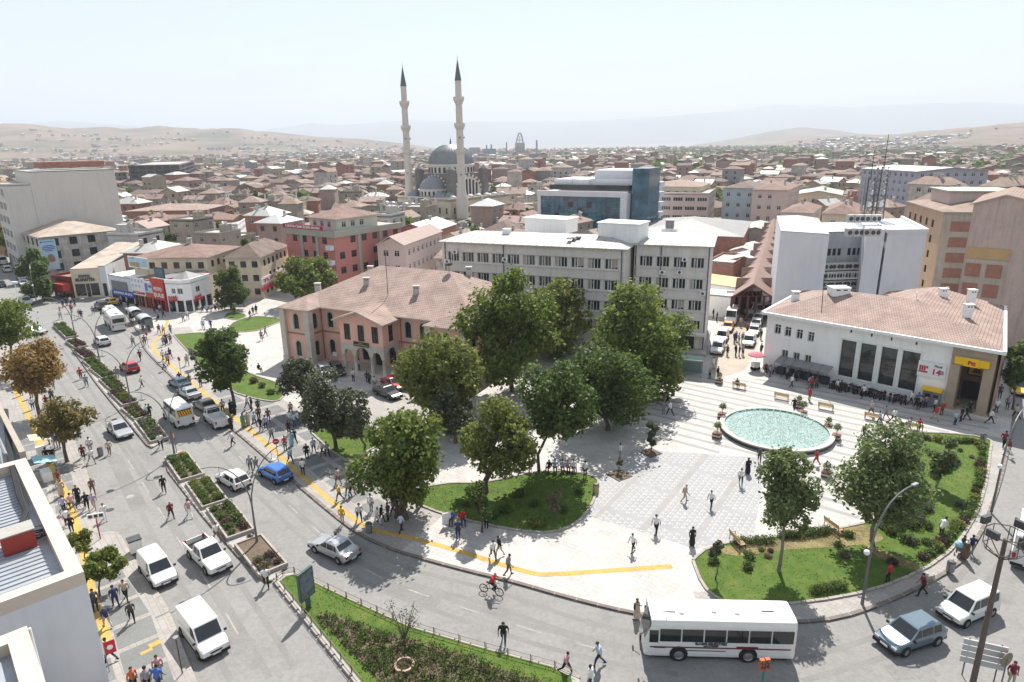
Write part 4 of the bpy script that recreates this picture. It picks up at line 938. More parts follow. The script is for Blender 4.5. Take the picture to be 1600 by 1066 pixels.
# ==== SHOPS AND BLOCKS OF THE SQUARE
def P0(x,y,z):p=P(x,y,z);p.z=0;return p
def face_sign(name,label,A,B,x0,y0,x1,y1,board,txt=None,tm=None,ts=1.0,proud=0.12,cat='sign',lines=None,bold=0.02,th=0.12):
 s0,_=on_facade(A,B,x0,(y0+y1)/2);s1,_=on_facade(A,B,x1,(y0+y1)/2);_,zt=on_facade(A,B,(x0+x1)/2,y0);_,zb=on_facade(A,B,(x0+x1)/2,y1)
 e=(B-A).normalized();n=Vector((e.y,-e.x,0));c=A+e*((s0+s1)/2)+n*proud;w,h=s1-s0,zt-zb
 o=thing(name,label,cat,(c.x,c.y,(zt+zb)/2),heading(e))
 if board:m=MB();m.box((0,0,0),(w,th,h));m.build('board',board,o)
 ls=lines or([txt]if txt else[])
 ts=min(ts,h/max(1,len(ls))*.92)
 for i,t in enumerate(ls):
  text_obj(t,ts,tm or WHITE,o,(0,-th/2-.03,(len(ls)/2-i-.5)*h/max(1,len(ls))*.85),bold=bold,width=w*.86 if i==len(ls)-1 or len(ls)==1 else None)
 return o,w,h
ea,eb,ec_=P0(257,441,6.2),P0(291,442,6.2),P0(327,431,6.2)
ecz=thing('corner_shop','white two-storey corner shop with dark grey roof','shop',tuple((ea+eb+ec_)/3))
d_=(ec_-eb).normalized();dn=Vector((-d_.y,d_.x,0));ed=ec_+dn*7;ln_=(eb-ea).normalized();ee=ea+Vector((-ln_.y,ln_.x,0))*9;eb0=eb.lerp(ea,.22);eb1=eb.lerp(ec_,.16)
FOOT.append([(p.x,p.y)for p in(ea,eb,ec_,ed,ee)])
mb=MB();rec=[]
fa=[rect_px(ea,eb,268,451,274,459),rect_px(ea,eb,277,451,288,460)];fb=[rect_px(eb,ec_,306,447,313,456)]
for a,b,ops in((ea,eb0,fa),(eb0,eb1,[]),(eb1,ec_,[(x[0]-(eb1-eb).length,x[1]-(eb1-eb).length,x[2],x[3])for x in fb])):
 L=(b-a).length;sh=[(k*L/max(1,round(L/2.2))+.2,(k+1)*L/max(1,round(L/2.2))-.2,.3,2.6)for k in range(max(1,round(L/2.2)))]
 o1=facade(mb,a,b,-.02,6.2,sh+ops,.2);windows(ecz,a,b,o1[:len(sh)],'shop_dark',.2);windows(ecz,a,b,o1[len(sh):],'plain',.2)
for a,b in((ec_,ed),(ed,ee),(ee,ea)):facade(mb,a,b,-.02,6.2)
part('wall',mb,[RWHITE],ecz)
c=(ea+eb+ec_+ed+ee)/5;v=[(p.x,p.y,6.0)for p in(ea,eb0,eb1,ec_,ed,ee)]+[(c.x,c.y,7.6)]
part('roof',roof_faces(v,[(i,(i+1)%6,6)for i in range(6)]),[TINGREY,FASCIA],ecz)
mb=MB()
for a,b in((ea,eb0),(eb0,eb1),(eb1,ec_),(ec_,ed)):
 d=b-a;c=(a+b)/2;mb.box((c.x,c.y,6.35),(d.length,.25,.7),heading(d))
part('parapet',mb,[RWHITE],ecz)
face_sign('pharmacy_sign','red pharmacy lettering on the left face of the white corner shop',ea,eb,263,462,279,472,None,tm=RED,ts=.6,lines=['ELAZIĞ','ECZANESİ'],bold=.03)
face_sign('pharmacy_sign','red pharmacy lettering on the right face of the white corner shop',eb,ec_,299,460,318,471,None,tm=RED,ts=.6,lines=['ELAZIĞ','ECZANESİ'],bold=.03)
S1=ea.copy();S0=P0(176,471,0);se=(S1-S0).normalized();sn=Vector((-se.y,se.x,0));SL=(S1-S0).length
def shop_at(x0,x1,h,name,label,wm,rm,roofslope=0.8,depth=10,glass=True):
 u0,_=on_facade(S0,S1,x0,470);u1,_=on_facade(S0,S1,x1,470);A,B=S0+se*u0,S0+se*u1;C,D=B+sn*depth,A+sn*depth
 r=thing(name,label,'shop',tuple((A+C)/2));FOOT.append([(p.x,p.y)for p in(A,B,C,D)]);mb=MB();L=u1-u0
 ops=facade(mb,A,B,-.02,h,[(.25,L*.36,.2,2.5),(L*.40,L*.6,.2,2.5),(L*.64,L-.25,.2,2.5)]if glass else[],.25);windows(r,A,B,ops,'shop_dark',.25)
 for a,b in((B,C),(C,D),(D,A)):facade(mb,a,b,-.02,h)
 part('wall',mb,[wm],r);v=[(A.x,A.y,h-.1),(B.x,B.y,h-.1),(C.x,C.y,h+roofslope),(D.x,D.y,h+roofslope)]
 part('roof',roof_faces(v,[(0,1,2,3)]),[rm,FASCIA],r);return A,B
A_,B_=shop_at(176,211,5.9,'phone_shop','grey-white phone shop with blue fascia beside the taxi',RGREY2,RWHITE,.1)
face_sign('phone_sign','blue fascia sign with white capitals on the phone shop',A_,B_,178,454,210,463,BLUESIGN,'SAMSUNG',WHITE,.7)
face_sign('wall_panel','dark grey blank panel above the blue phone fascia',A_,B_,176,440,199,453,M('panel_grey',(.2,.2,.2),var=.08),cat='panel')
A_,B_=shop_at(211,227,5.6,'pharmacy_shop','narrow pharmacy under a white board with round emblems',RREDB,TILE_RED.copy()if False else BROWNMETAL,1.0)
o,w,h=face_sign('pharmacy_board','white board with coloured rings over the narrow pharmacy',A_,B_,207,434,227,461,WHITE,None)
text_obj('ECZANE',.62,RED,o,(0,-.1,-h*.36),bold=.04,width=w*.9)
for k in range(7):
 m=MB();cx,cz=-w*.38+(k%4)*w*.25,h*.32-(k//4)*h*.3;N=14
 for t in range(N):
  a0,a1=2*pi*t/N,2*pi*(t+1)/N;m.quad(*[(cx+r_*cos(a)*1,-.085,cz+r_*sin(a))for r_,a in((.16,a0),(.25,a0),(.25,a1),(.16,a1))])
 m.build('ring',RED if k in(0,4)else BLUESIGN,o)
A_,B_=shop_at(227,239,5.4,'kiosk_shop','narrow orange shop between the pharmacy and the red photo shop',M('shopfront_orange',(.5,.13,.05),var=.1),BROWNMETAL,1.0)
o,w,h=face_sign('poster_board','pale blue poster board over the narrow orange shop',A_,B_,227,441,239,457,M('poster_pale_blue',(.5,.56,.68),var=.25,scale=2.0),None);m=MB();m.box((-w*.25,-.08,0),(w*.3,.03,h*.7));m.box((w*.22,-.08,h*.12),(w*.4,.03,h*.25));m.build('print',M('print_purple',(.2,.16,.4),var=.2),o)
A_,B_=shop_at(239,258,6.6,'photo_shop','tall red photo shop next to the white corner pharmacy',REDSHOP,TINGREY,.2)
face_sign('photo_sign','red board with large white letters on the tall photo shop',A_,B_,239,436,257,468,REDSHOP,tm=WHITE,ts=1.0,lines=['','FOTO','ŞULE'],bold=.04)
o,w,h=face_sign('roof_billboard','small dark picture billboard standing on the red photo shop roof',A_,B_,237,419,252,435,DARKM,None,proud=-.6);m=MB();m.box((0,-.08,0),(w*.8,.04,h*.8));m.build('print',M('print_slate',(.10,.16,.2),var=.5,scale=3.),o)
o,w,h=face_sign('roof_billboard','pale billboard on the phone shop roof showing figures and blue sky',S0,S1,182,405,212,422,WHITE,None,proud=-2.5)
m=MB();m.box((0,-.08,.1),(w*.95,.03,h*.75));m.build('print',M('print_sky',(.42,.55,.66),var=.2,scale=2),o);m=MB();m.box((-w*.18,-.1,-h*.2),(w*.5,.03,h*.4));m.build('figures',M('print_sand',(.35,.27,.16),var=.4,scale=4),o);m=MB();m.lathe((w*.36,-.1,h*.1),[(.01,0),(.3,.01)],12);m.build('emblem',BLUESIGN,o)
for sx in(-1,1):m=MB();m.tube((sx*w*.4,.1,-h/2-1.6),(sx*w*.4,.1,h/2),.06,.06,6);m.build('leg',METAL,o)
fa,fb=P0(118,466,0),P0(161,464,0);fh=7.2
fo=thing('photo_studio','beige shop with wide photo studio lettering and rusty tin roof','shop',tuple((fa+fb)/2));fe=(fb-fa).normalized();fi=Vector((-fe.y,fe.x,0))
h_f=ZAT(104,421,fa);fc_,fd_=fb+fi*26,fa+fi*26;FOOT.append([(p.x,p.y)for p in(fa,fb,fc_,fd_)])
mb=MB();L=(fb-fa).length;ops=facade(mb,fa,fb,-.02,h_f,[(.4,L*.44,.4,3.1),(L*.46,L*.6,.1,3.1),(L*.62,L-.4,.4,3.1)],.3);windows(fo,fa,fb,ops,'shop_dark',.3)
for a,b in((fb,fc_),(fc_,fd_),(fd_,fa)):facade(mb,a,b,-.02,h_f)
part('wall',mb,[RCREAM],fo);v=[(fa.x,fa.y,h_f),(fb.x,fb.y,h_f),(fc_.x,fc_.y,h_f+2.2),(fd_.x,fd_.y,h_f+2.2)];part('roof',roof_faces([Vector(q)for q in v],[(0,1,2,3)]),[TINRUST,FASCIA],fo)
face_sign('photo_lettering','dark capital lettering across the beige photo studio wall',fa,fb,115,428,150,441,None,tm=DARKM,ts=1.25,lines=['FOTO','SELAHATTİN'],bold=.05)
ga,gb=fb+fe*.05,P0(181,459,0);gb=fb+fe*(gb-fb).dot(fe);gh=h_f+.4
r=thing('tin_shed','pale shop with cream ribbed tin roof right of the photo studio','shop',tuple((ga+gb)/2));gc,gd=gb+fi*24,ga+fi*24;FOOT.append([(p.x,p.y)for p in(ga,gb,gc,gd)]);mb=MB()
ops=facade(mb,ga,gb,-.02,gh,[(.3,(gb-ga).length-.3,.1,3.0)],.4);windows(r,ga,gb,ops,'shop_dark',.4)
for a,b in((gb,gc),(gc,gd),(gd,ga)):facade(mb,a,b,-.02,gh)
part('wall',mb,[RGREY2],r);part('roof',roof_faces([Vector((ga.x,ga.y,gh)),Vector((gb.x,gb.y,gh)),Vector((gc.x,gc.y,gh+1.8)),Vector((gd.x,gd.y,gh+1.8))],[(0,1,2,3)]),[M('roof_tin_cream',(.42,.38,.31),var=.08,rough=.5),FASCIA],r)
rb=MB();L=(gb-ga).length;k=.4
while k<L:p,q=ga+fe*k,gd+fe*k;rb.tube((p.x,p.y,gh+.03),(q.x,q.y,gh+1.83),.04,.04,4);k+=.5
o=part('roof_ribs',rb,[_mats['roof_tin_cream']],r);o['kind']='stuff'
ra,rb_=P0(86,462,0),P0(115,466,0);re_=(rb_-ra).normalized();ri=Vector((-re_.y,re_.x,0))
r,q4=block('red_shop','low red shop with dark roof left of the photo studio',ra,rb_,12,4.2,M('shop_maroon',(.22,.04,.035),var=.2),'flat',BROWNMETAL,floors=1,sides=(0,),wstyle='shop_dark',wsp=3,ww=2.5,wh=2.3,first=.2,cat='shop')
face_sign('red_awning','bright red awning over the low shop left of the photo studio',q4[0],q4[1],84,441,110,452,REDSHOP,None,proud=.9,th=1.6)
da,db=P0(60,371,10),P0(189,359,10)
der,q4=block('derelict_building','derelict peeling building with wide rusty tin roof behind the photo studio',da,db,26,10,OLDW,'hip',TINRUST,rh=3.0,floors=3,wstyle='dark',wsp=4.2,ww=1.8,wh=1.9,sides=(0,1,3),chims=0)
o,w,h=face_sign('wall_poster','tall pale blue advertising poster with a man on the derelict building',q4[0],q4[1],64,374,90,422,M('poster_sky',(.42,.58,.68),var=.12,scale=.3),None,cat='poster',proud=.3)
m=MB();m.box((w*.08,-.09,-h*.36),(w*.72,.04,h*.28),0,0);m.build('print_shirt',M('print_shirt',(.55,.6,.66),var=.08),o);m=MB();m.lathe((w*.05,0,-h*.13),[(.02,-1.1),(.8,-.7),(.85,.2),(.5,1.0),(.02,1.2)],12)
for i,v_ in enumerate(m.v):m.v[i]=(v_[0],-.1+v_[1]*.03,v_[2])
m.build('print_head',M('print_skin',(.32,.19,.13),var=.1),o)
m=MB()
for k in range(4):m.box((0,-.09,h*(.30-.055*k)),(w*(.62,.8,.72,.45)[k],.04,h*.022))
m.box((-w*.38,-.09,h*.43),(w*.12,.04,h*.045));m.box((w*.06,-.09,h*.43),(w*.66,.04,h*.02));m.build('lettering',BLUESIGN,o)
o,w,h=face_sign('wall_banner','tall white text banner at the right end of the derelict building',q4[0],q4[1],190,357,217,399,WHITE,None,cat='banner',proud=.5)
for k in range(13):m=MB();m.box((0,-.08,h*(.4-.06*k)),(w*rnd.uniform(.5,.8),.03,h*.012));m.build('print_line',METAL,o)
FOOT.append([(p.x,p.y)for p in(da,db,fb,fa,ra)]);a1,b1=P0(214,362,8),P0(247,352,8);block('side_house','small white house joined to the derelict building near the text banner',a1,b1,12,8,RWHITE,'gable',TIN,rh=1.5,floors=2,wstyle='dark',wsp=4)
ba=P0(62,420,0);hb=ZAT(52,268,ba);bb=P0(178,264,hb);be=(bb-ba).normalized();bi=Vector((-be.y,be.x,0))
blank,q4=block('tall_block','tall slab building with a huge blank beige-grey gable wall',ba+be*2,bb,22,hb,RBEIGE,'flat',CONC,floors=6,sides=(),parapet=.0)
m=MB();c=ba+be*14+bi*12;m.box((c.x,c.y,hb+1.4),(16,8,1.6),heading(be));part('roof_house',m,[BRICKM],blank)
lw=ba-be*4;h2=ZAT(33,289,lw)
lb,q4=block('street_end_block','narrow street end of the tall slab with blue glass bays',lw,ba+be*1.95,20,h2,RBEIGE,'flat',CONC,floors=6,sides=(3,),wstyle='strip',wsp=6,ww=4.6,wh=2.0,parapet=.4)
aa,ab=P0(-60,405,0),P0(28,398,0);ha=ZAT(18,282,ab)
ap,q4=block('balcony_apartments','orange and cream apartment tower with balconies at the left edge',aa,ab,18,ha,M('render_apricot',(.5,.32,.2),var=.1,dirt=.2),'flat',CONC,floors=7,wstyle='plain',wsp=3.2,sides=(0,1),parapet=.6)
for f in range(7):
 for k in(0,1,2):
  p=q4[1].lerp(q4[2],.2+.3*k);e=(q4[2]-q4[1]).normalized();n=Vector((e.y,-e.x,0));c=p+n*.55;m=MB();m.box((c.x,c.y,1.0+f*ha/7.2),(3.2,1.1,.14),heading(e));c2=p+n*1.06;m.box((c2.x,c2.y,1.5+f*ha/7.2),(3.2,.08,.9),heading(e));part('balcony',m,[RCREAM],ap)
def corner(name,label,l,c,r_,z,wm,roof,rm,rh,floors,**k):
 A,B,C=P0(*l,z),P0(*c,z),P0(*r_,z);e=(C-B).normalized();i_=Vector((-e.y,e.x,0));dep=max(6,(A-B).dot(i_))
 return block(name,label,B,C,dep,z,wm,roof,rm,rh=rh,floors=floors,**k)
corner('cream_block','cream three-storey corner block with red roof behind the corner pharmacy',(267,386),(322,402),(373,385),9.5,RCREAM,'hip',TILE_RED,1.8,3,wstyle='plain_brown',wsp=2.6,sides=(0,3),chims=2)
_,q4=corner('shop_block','cream block with grey hipped roof and red shop signs left of the red hall',(374,394),(406,402),(449,384),9.0,RCREAM,'hip',TILE_BRN,2.4,3,wstyle='plain_dark',wsp=2.4,sides=(0,3))
face_sign('shop_fascia','white and red shop fascia on the grey-roofed block',q4[0],q4[1],377+30,427,442,438,WHITE,'TUFAN',RED,.9)
face_sign('red_fascia','red shop fascia at the foot of the grey-roofed block',q4[0],q4[1],407,440,447,446,REDSHOP,None)
ra,rb_,rc_=P0(446,358,13.2),P0(521,365,13.2),P0(592,347,13.2);re_=(rb_-ra).normalized();ri=Vector((-re_.y,re_.x,0))
red,q4=block('red_hall','red-brown four-storey hall building with grey-green bands and rooftop flat',ra,rb_,(rc_-rb_).dot(ri),13.2,RREDB,'flat',CONC,floors=4,wstyle='plain_brown',wsp=3.3,ww=1.5,wh=1.5,sides=(0,1),parapet=.0)
A4,B4,C4,D4=q4
m=MB()
for a,b in((A4,B4),(B4,C4)):
 d=b-a;n=Vector((d.y,-d.x,0)).normalized();c=(a+b)/2+n*.06;m.box((c.x,c.y,12.9),(d.length+.3,.5,1.3),heading(d))
 for k in(.34,.66):p=a.lerp(b,k)+n*.1;m.box((p.x,p.y,6.1),(.8,.25,12.2),heading(d))
part('grey_band',m,[GREYGREEN],red)
i2=(C4-B4).normalized();pa,pb=A4.lerp(B4,.3)+i2*3,A4.lerp(B4,.92)+i2*2.2;pcn,pd=pb+i2*12,pa+i2*12;mb=MB()
for a,b in((pa,pb),(pb,pcn),(pcn,pd),(pd,pa)):ops=facade(mb,a,b,13.2,16.0,[(c-.6,c+.6,14.0,15.3)for c in(2,4.6,7.2)],.15);windows(red,a,b,ops,'plain',.15)
part('roof_flat',mb,[M('render_mint',(.5,.52,.44),var=.06)],red);v,f=hip(pa,pb,pcn,pd,16.0,17.8,.8);part('roof',roof_faces(v,f),[TILE_RED,FASCIA],red,uv=True)
face_sign('hall_sign','long crimson hall sign with white letters on the red building roof edge',A4,B4,445,351,506,358,M('sign_crimson2',(.36,.01,.05),var=.05),'K.MUSTAFA İMAM SİNEMA SALONU',WHITE,.75,proud=.4)
for f in(1,2,3):
 p=B4+(A4-B4).normalized()*1.0+Vector(((B4-A4).y,-(B4-A4).x,0)).normalized()*.5;m=MB();m.box((p.x,p.y,f*3.2+.5),(1.6,1.0,1.0),math.atan2((B4-A4).y,(B4-A4).x));part('balcony',m,[RGREY2],red)
corner('beige_block','beige three-storey block with brown gable roof beside the pink roof',(598,379),(632,383),(690,362),10.2,RROSE,'gable',BROWNMETAL,1.9,3,wstyle='plain',wsp=2.6,sides=(0,3),chims=0)
corner('brick_house','brick house with pale grey gable roof and white front near the mosque',(627,356),(676,362),(712,350),9.0,BRICKM,'gable',TINW,2.0,2,wsp=3.2,sides=(0,3))
corner('brick_cottage','low brown brick house between the red hall and the mosque',(610,366),(640,372),(672,360),7.5,BRICKM,'gable',TINGREY,1.6,2,wsp=3.2,sides=(0,3))
corner('brick_terrace','long brick and plaster terrace with pale red roof above the green yard',(246,321),(318,328),(352,320),9.5,BRICKM,'hip',TILE_PINK,1.6,3,wsp=3.0,sides=(0,3))
corner('brick_annex','raw brick annex with concrete frame stepping down beside the terrace',(320,330),(362,343),(384,338),8.0,BRICKM,'gable',TILE_RED,1.2,2,wsp=3.2,sides=(0,3))
corner('cube_house','small white cube house below the raw brick annex',(362,345),(371,352),(385,342),7.0,RWHITE,'flat',CONC,1,2,wsp=2.4,sides=(0,3))
corner('dark_office','dark glass block standing tall among far houses at left',(230,255),(280,258),(303,252),20,M('render_dark_mauve',(.09,.075,.085),var=.3,scale=.3),'flat',CONC,1,7,wstyle='strip_dark',wsp=5,ww=4,wh=2,sides=(0,3))
ga_,gb_=P0(840,300,16.5),P0(980,303,16.5);ge=(gb_-ga_).normalized();gi=Vector((-ge.y,ge.x,0));gl=(gb_-ga_).length
glass=thing('glass_block','office block with mirrored blue glass front and white frame','building',tuple((ga_+gb_)/2+gi*12));FOOT.append([(p.x,p.y)for p in(ga_,gb_+ge*7,gb_+ge*7+gi*45,ga_+gi*45)])
BLUEG=M('mirror_glass_blue',(0.05,0.13,0.19),rough=0.12,var=0.6,scale=0.35,metal=0.3,spec=0.8);BLUEG2=M('mirror_glass_teal',(0.08,0.26,0.30),rough=0.1,var=0.5,scale=0.5,metal=0.3,spec=0.8)
WP=M('cladding_white',(.62,.63,.65),rough=.4,var=.06)
mb=MB();a_=heading(ge)
mb.prism([(p.x,p.y)for p in(ga_+gi*.6,gb_+gi*.6,gb_+gi*40,ga_+gi*40)],0,16.4);part('body',mb,[WP],glass)
for r_ in range(9):
 for c in range(17):
  p=ga_+ge*(1.2+(c+.5)*(gl-3.2)/17)+gi*.35;m=MB()if(r_ or c)else MB()
  if(r_,c)==(0,0):pane=MB();pane.box((0,0,0),((gl-3.2)/17-.06,.1,1.66));pm=[pane.mesh('pane',BLUEG),pane.mesh('pane',BLUEG2),pane.mesh('pane',GLASS)]
  o=link('pane',pm[1]if 3<c<13 and 2<r_<6 and rnd.random()<.5 else(pm[2]if rnd.random()<.06 else pm[0]),glass,Vector((p.x,p.y,1.0+r_*1.7))-glass.location,a_);o.rotation_euler=(rnd.uniform(-.01,.01),0,a_+rnd.uniform(-.012,.012))
m=MB()
for u,w in((.55,1.1),(gl-1.0,2.0)):p=ga_+ge*u+gi*.2;m.box((p.x,p.y,8.2),(w,.7,16.4),a_)
p=ga_+ge*gl/2+gi*.15;m.box((p.x,p.y,16.2),(gl+.3,.9,1.6),a_);part('white_frame',m,[WP],glass)
for k,(u0,u1,z0,z1,dd)in enumerate(((.08,.98,17.0,18.6,4),(.12,.32,18.6,20.2,5),(.34,.52,18.6,20.2,5),(.54,.99,18.6,20.4,5.5),(.56,.99,20.4,22.9,7))):
 c=ga_+ge*(gl*(u0+u1)/2)+gi*(dd+8);m=MB();m.box((c.x,c.y,(z0+z1)/2),(gl*(u1-u0),16,z1-z0),a_);part('upper_storey',m,[WP if k!=0 else GLASS],glass)
c=gb_+ge*3.0+gi*9;m=MB();m.box((c.x,c.y,11.8),(5.0,12,23.6),a_);part('glass_tower',m,[BLUEG],glass)
for f in range(6):c=gb_+ge*5.4+gi*17;m=MB();m.box((c.x,c.y,3+f*3.1),(1.2,5,1.3),a_);part('balcony',m,[WP],glass)
corner('market_hall','wide dark grey market hall roof right of the glass block',(985,362),(1160,370),(1172,346),7.5,BRICKM,'hip',TINGREY,2.6,1,wsp=5,wh=1.6,sides=(0,1),chims=0)
bz=thing('bazaar_arcade','covered bazaar with long brown gable roof and triangular dormers','market',tuple(P0(1175,455,5)))
za,zb_=P0(1144,463,4.6),P0(1207,463,4.6);zc_,zd_=P0(1222,352,4.6),P0(1196,352,4.6);z0m,z1m=(za+zb_)/2,(zc_+zd_)/2
FOOT.append([(p.x,p.y)for p in(za,zb_,zc_,zd_)])
v=[Vector((za.x,za.y,4.6)),Vector((zb_.x,zb_.y,4.6)),Vector((zc_.x,zc_.y,4.6)),Vector((zd_.x,zd_.y,4.6)),Vector((z0m.x,z0m.y,6.9)),Vector((z1m.x,z1m.y,6.9))]
part('roof',roof_faces(v,[(1,2,5,4),(3,0,4,5)]),[BROWNMETAL,BROWNMETAL],bz)
for k in range(9):
 t=(k+.6)/9.5
 for l0,l1 in((za,zd_),(zb_,zc_)):
  p=l0.lerp(l1,t);q=z0m.lerp(z1m,t);d=(l1-l0).normalized();q2=p.lerp(q,.75);m=MB();w=1.5
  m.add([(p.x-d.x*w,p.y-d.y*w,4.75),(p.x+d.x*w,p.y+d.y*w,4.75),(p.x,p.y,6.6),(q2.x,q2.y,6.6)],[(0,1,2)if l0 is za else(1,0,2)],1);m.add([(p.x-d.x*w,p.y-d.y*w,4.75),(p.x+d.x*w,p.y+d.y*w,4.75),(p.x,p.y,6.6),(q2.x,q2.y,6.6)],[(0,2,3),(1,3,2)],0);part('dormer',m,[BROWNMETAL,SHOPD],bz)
for k in range(6):p=za.lerp(zb_,k/5);m=MB();m.box((p.x,p.y,2.3),(.35,.35,4.6));part('post',m,[M('market_steel_maroon',(.13,.04,.035),var=.1)],bz)
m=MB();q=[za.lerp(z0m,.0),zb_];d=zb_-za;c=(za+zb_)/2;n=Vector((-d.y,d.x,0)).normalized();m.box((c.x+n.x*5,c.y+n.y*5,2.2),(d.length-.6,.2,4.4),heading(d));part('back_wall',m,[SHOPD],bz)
m=MB()
for k in range(7):p=za.lerp(zb_,(k+.5)/7);m.tube((z0m.x,z0m.y,6.6),(p.x,p.y,4.6),.07,.07,4)
m.tube((za.x,za.y,4.6),(zb_.x,zb_.y,4.6),.1,.1,4);part('gable_truss',m,[_mats['market_steel_maroon']],bz)
corner('yellow_shed','low shed with mustard yellow metal roof beside the bazaar',(1122,432),(1160,450),(1178,444),4.5,RWHITE,'gable',M('roof_sheet_mustard',(.52,.33,.09),var=.08,rough=.5),1.4,1,wsp=3,sides=(),chims=0)
corner('white_shed','low shed with white metal roof in front of the bazaar lane',(1122,452),(1143,463),(1152,455),4.2,RWHITE,'flat',TINW,1,1,wsp=3,sides=(),parapet=0)
for i,(l,c,r_,m_,w_)in enumerate((((1125,400),(1146,414),(1170,400),TINW,'white flat roof'),((1158,384),(1180,394),(1196,384),TIN,'pale ribbed tin roof'),((1160,396),(1184,408),(1194,398),TINW,'bright white tin roof'),((1165,350),(1205,361),(1212,350),TINGREEN,'grey-green roof'),((1125,352),(1165,362),(1170,352),TINRUST,'rusty pale roof'))):
 corner('bazaar_shed','low bazaar shed with %s left of the brown arcade'%w_,l,c,r_,4.8,(BRICKM,RGREY)[i%2],'gable' if i else 'flat',m_,1.0,1,wsp=3.5,sides=(0,),wstyle='dark',chims=0,cat='shed')
corner('pink_flats','pinkish flats with long window bands right of the glass block',(1022,299),(1108,304),(1118,296),13,RROSE,'flat',CONC,1,4,wstyle='strip',wsp=4.2,ww=3.4,sides=(0,3))
corner('cream_flats','cream flats with flat pale roof above the pinkish flats',(1020,288),(1095,292),(1110,286),15,RCREAM,'hip',TILE_TAN,1.8,4,wsp=3.2,sides=(0,3))
corner('pale_blue_flats','pale blue flats with brown roof right of centre',(1134,292),(1181,294),(1198,288),15,M('render_pale_blue',(.40,.47,.50),var=.07,dirt=.2),'hip',TILE_BRN,1.8,4,wsp=3.6,sides=(0,3))
corner('tan_flats','tan flats with windows joined to the pale blue flats',(1182,294),(1232,297),(1250,289),15,RROSE,'hip',TILE_RED,1.8,4,wsp=3.2,sides=(0,3))
corner('white_roof_hall','long hall with white green-edged roof behind the white tower',(1245,303),(1315,305),(1318,298),11,RCREAM,'gable',TINGREEN,1.5,3,wsp=3.2,sides=(0,3))
corner('brown_flats','brown-roofed flats behind the white tower block',(1285,333),(1342,335),(1350,322),12,RCREAM,'hip',TILE_RED,2.2,3,wsp=3.2,sides=(0,3),chims=3)
corner('grey_house','grey house with red parapet roof left of the brown-roofed flats',(1222,330),(1270,333),(1284,322),11,RGREY,'hip',TILE_RED,1.6,3,wsp=3.2,sides=(0,3))
zt=16.9
tA,tB,tC,tD=P0(1220,361,zt),P0(1296,366,zt),P0(1387,364,zt),P0(1449,363,zt)
tw=thing('white_tower_block','windowless white twin-block building with cooling units between its blocks','building',tuple((tA+tD)/2));FOOT.append([(p.x,p.y)for p in(tA,tB,tC,tD,tD+Vector((8,24,0)),tA+Vector((8,24,0)))])
WT=M('render_cool_white',(.62,.63,.66),var=.06,scale=.2,dirt=.12)
b1=Vector((.33,.94,0));mb=MB();mb.prism([(p.x,p.y)for p in(tA,tB,tB+b1*20,tA+b1*20)],0,zt);part('left_block',mb,[WT],tw)
mb=MB();mb.prism([(p.x,p.y)for p in(tC,tD,tD+b1*20,tC+b1*20)],0,zt);mb.prism([(p.x,p.y)for p in(tC-Vector((2.4,-1.6,0)),tC-Vector((.3,-.2,0)),tC+b1*19-Vector((.3,0,0)),tC+b1*19-Vector((2.4,0,0)))],0,zt+.5);part('right_block',mb,[WT],tw)
v=[Vector((p.x,p.y,zt+z))for p,z in((tA,.05),(tB,.05),(tB+b1*20,.4),(tA+b1*20,.4),((tA+tB)/2+b1*4,1.1),((tA+tB)/2+b1*16,1.1))]
part('roof',roof_faces(v,[(0,1,4),(1,2,5,4),(2,3,5),(3,0,4,5)]),[TIN,WT],tw)
mb=MB()
for a,b in((tC,tD),(tD,tD+b1*20),(tC+b1*20,tC)):d=b-a;c=(a+b)/2;mb.box((c.x,c.y,zt+.25),(d.length,.35,.55),heading(d))
part('parapet',mb,[WT],tw)
ya,yb=tB+b1*7.5,tC+b1*7.5-Vector((2.4,0,0));ye=(yb-ya).normalized();yL=(yb-ya).length;yn=Vector((ye.y,-ye.x,0));ya_=heading(ye)
mb=MB();ops=facade(mb,ya,yb,0,zt-.6,[(yL*k/8+.15,yL*(k+1)/8-.15,zt-4.6,zt-3.4)for k in(0,1,2,3,5,6,7)],.2);mb.prism([(p.x,p.y)for p in(ya,yb,yb+b1*14,ya+b1*14)],zt-.8,zt-.601);part('yard_wall',mb,[M('yard_wall_shade_grey',(.40,.41,.44),var=.12,scale=.4,dirt=.4)],tw);windows(tw,ya,yb,ops,'dark',.2)  # recess shade between the white blocks is put into this wall's grey
fan=MB();fan.box((0,0,0),(1.7,.9,1.25))
for x in(-.42,.42):fan.lathe((x,0,0),[(.001,.46),(.36,.46)],14,1)
for i in range(len(fan.v)):
 pass
fan2=MB();fan2.box((0,0,0),(1.7,.9,1.25))
for x in(-.42,.42):
 fan2.tube((x,-.455,0),(x,-.47,0),.36,.36,14,1)
fm=fan2.mesh('condenser',[M('condenser_casing',(.48,.48,.46),var=.08),DARKM])
for k,(x,y)in enumerate([(1330,351),(1340,351),(1356,351),(1366,351),(1330,360),(1340,360),(1356,360),(1366,360)]):
 p=P(x,y+2,zt+.3);link('condenser',fm,tw,Vector((p.x,p.y,zt+.2+(1.3 if y<355 else 0)))-tw.location,ya_)
for r_ in range(4):
 for c in range(5):
  p=ya+ye*(yL*(c+.5)/5)+yn*(1.0+.2*(r_%2));link('condenser',fm,tw,Vector((p.x,p.y,zt-6.2-r_*1.5))-tw.location,ya_)
m=MB();
for z in(zt-8.1,zt-12):p=ya+ye*yL/2+yn*1.3;m.box((p.x,p.y,z),(yL,2.2,.15),ya_)
for k in range(14):p=ya+ye*(yL*(k+.5)/14)+yn*2.35;m.tube((p.x,p.y,zt-8.1),(p.x,p.y,zt-6.9),.04,.04,4)
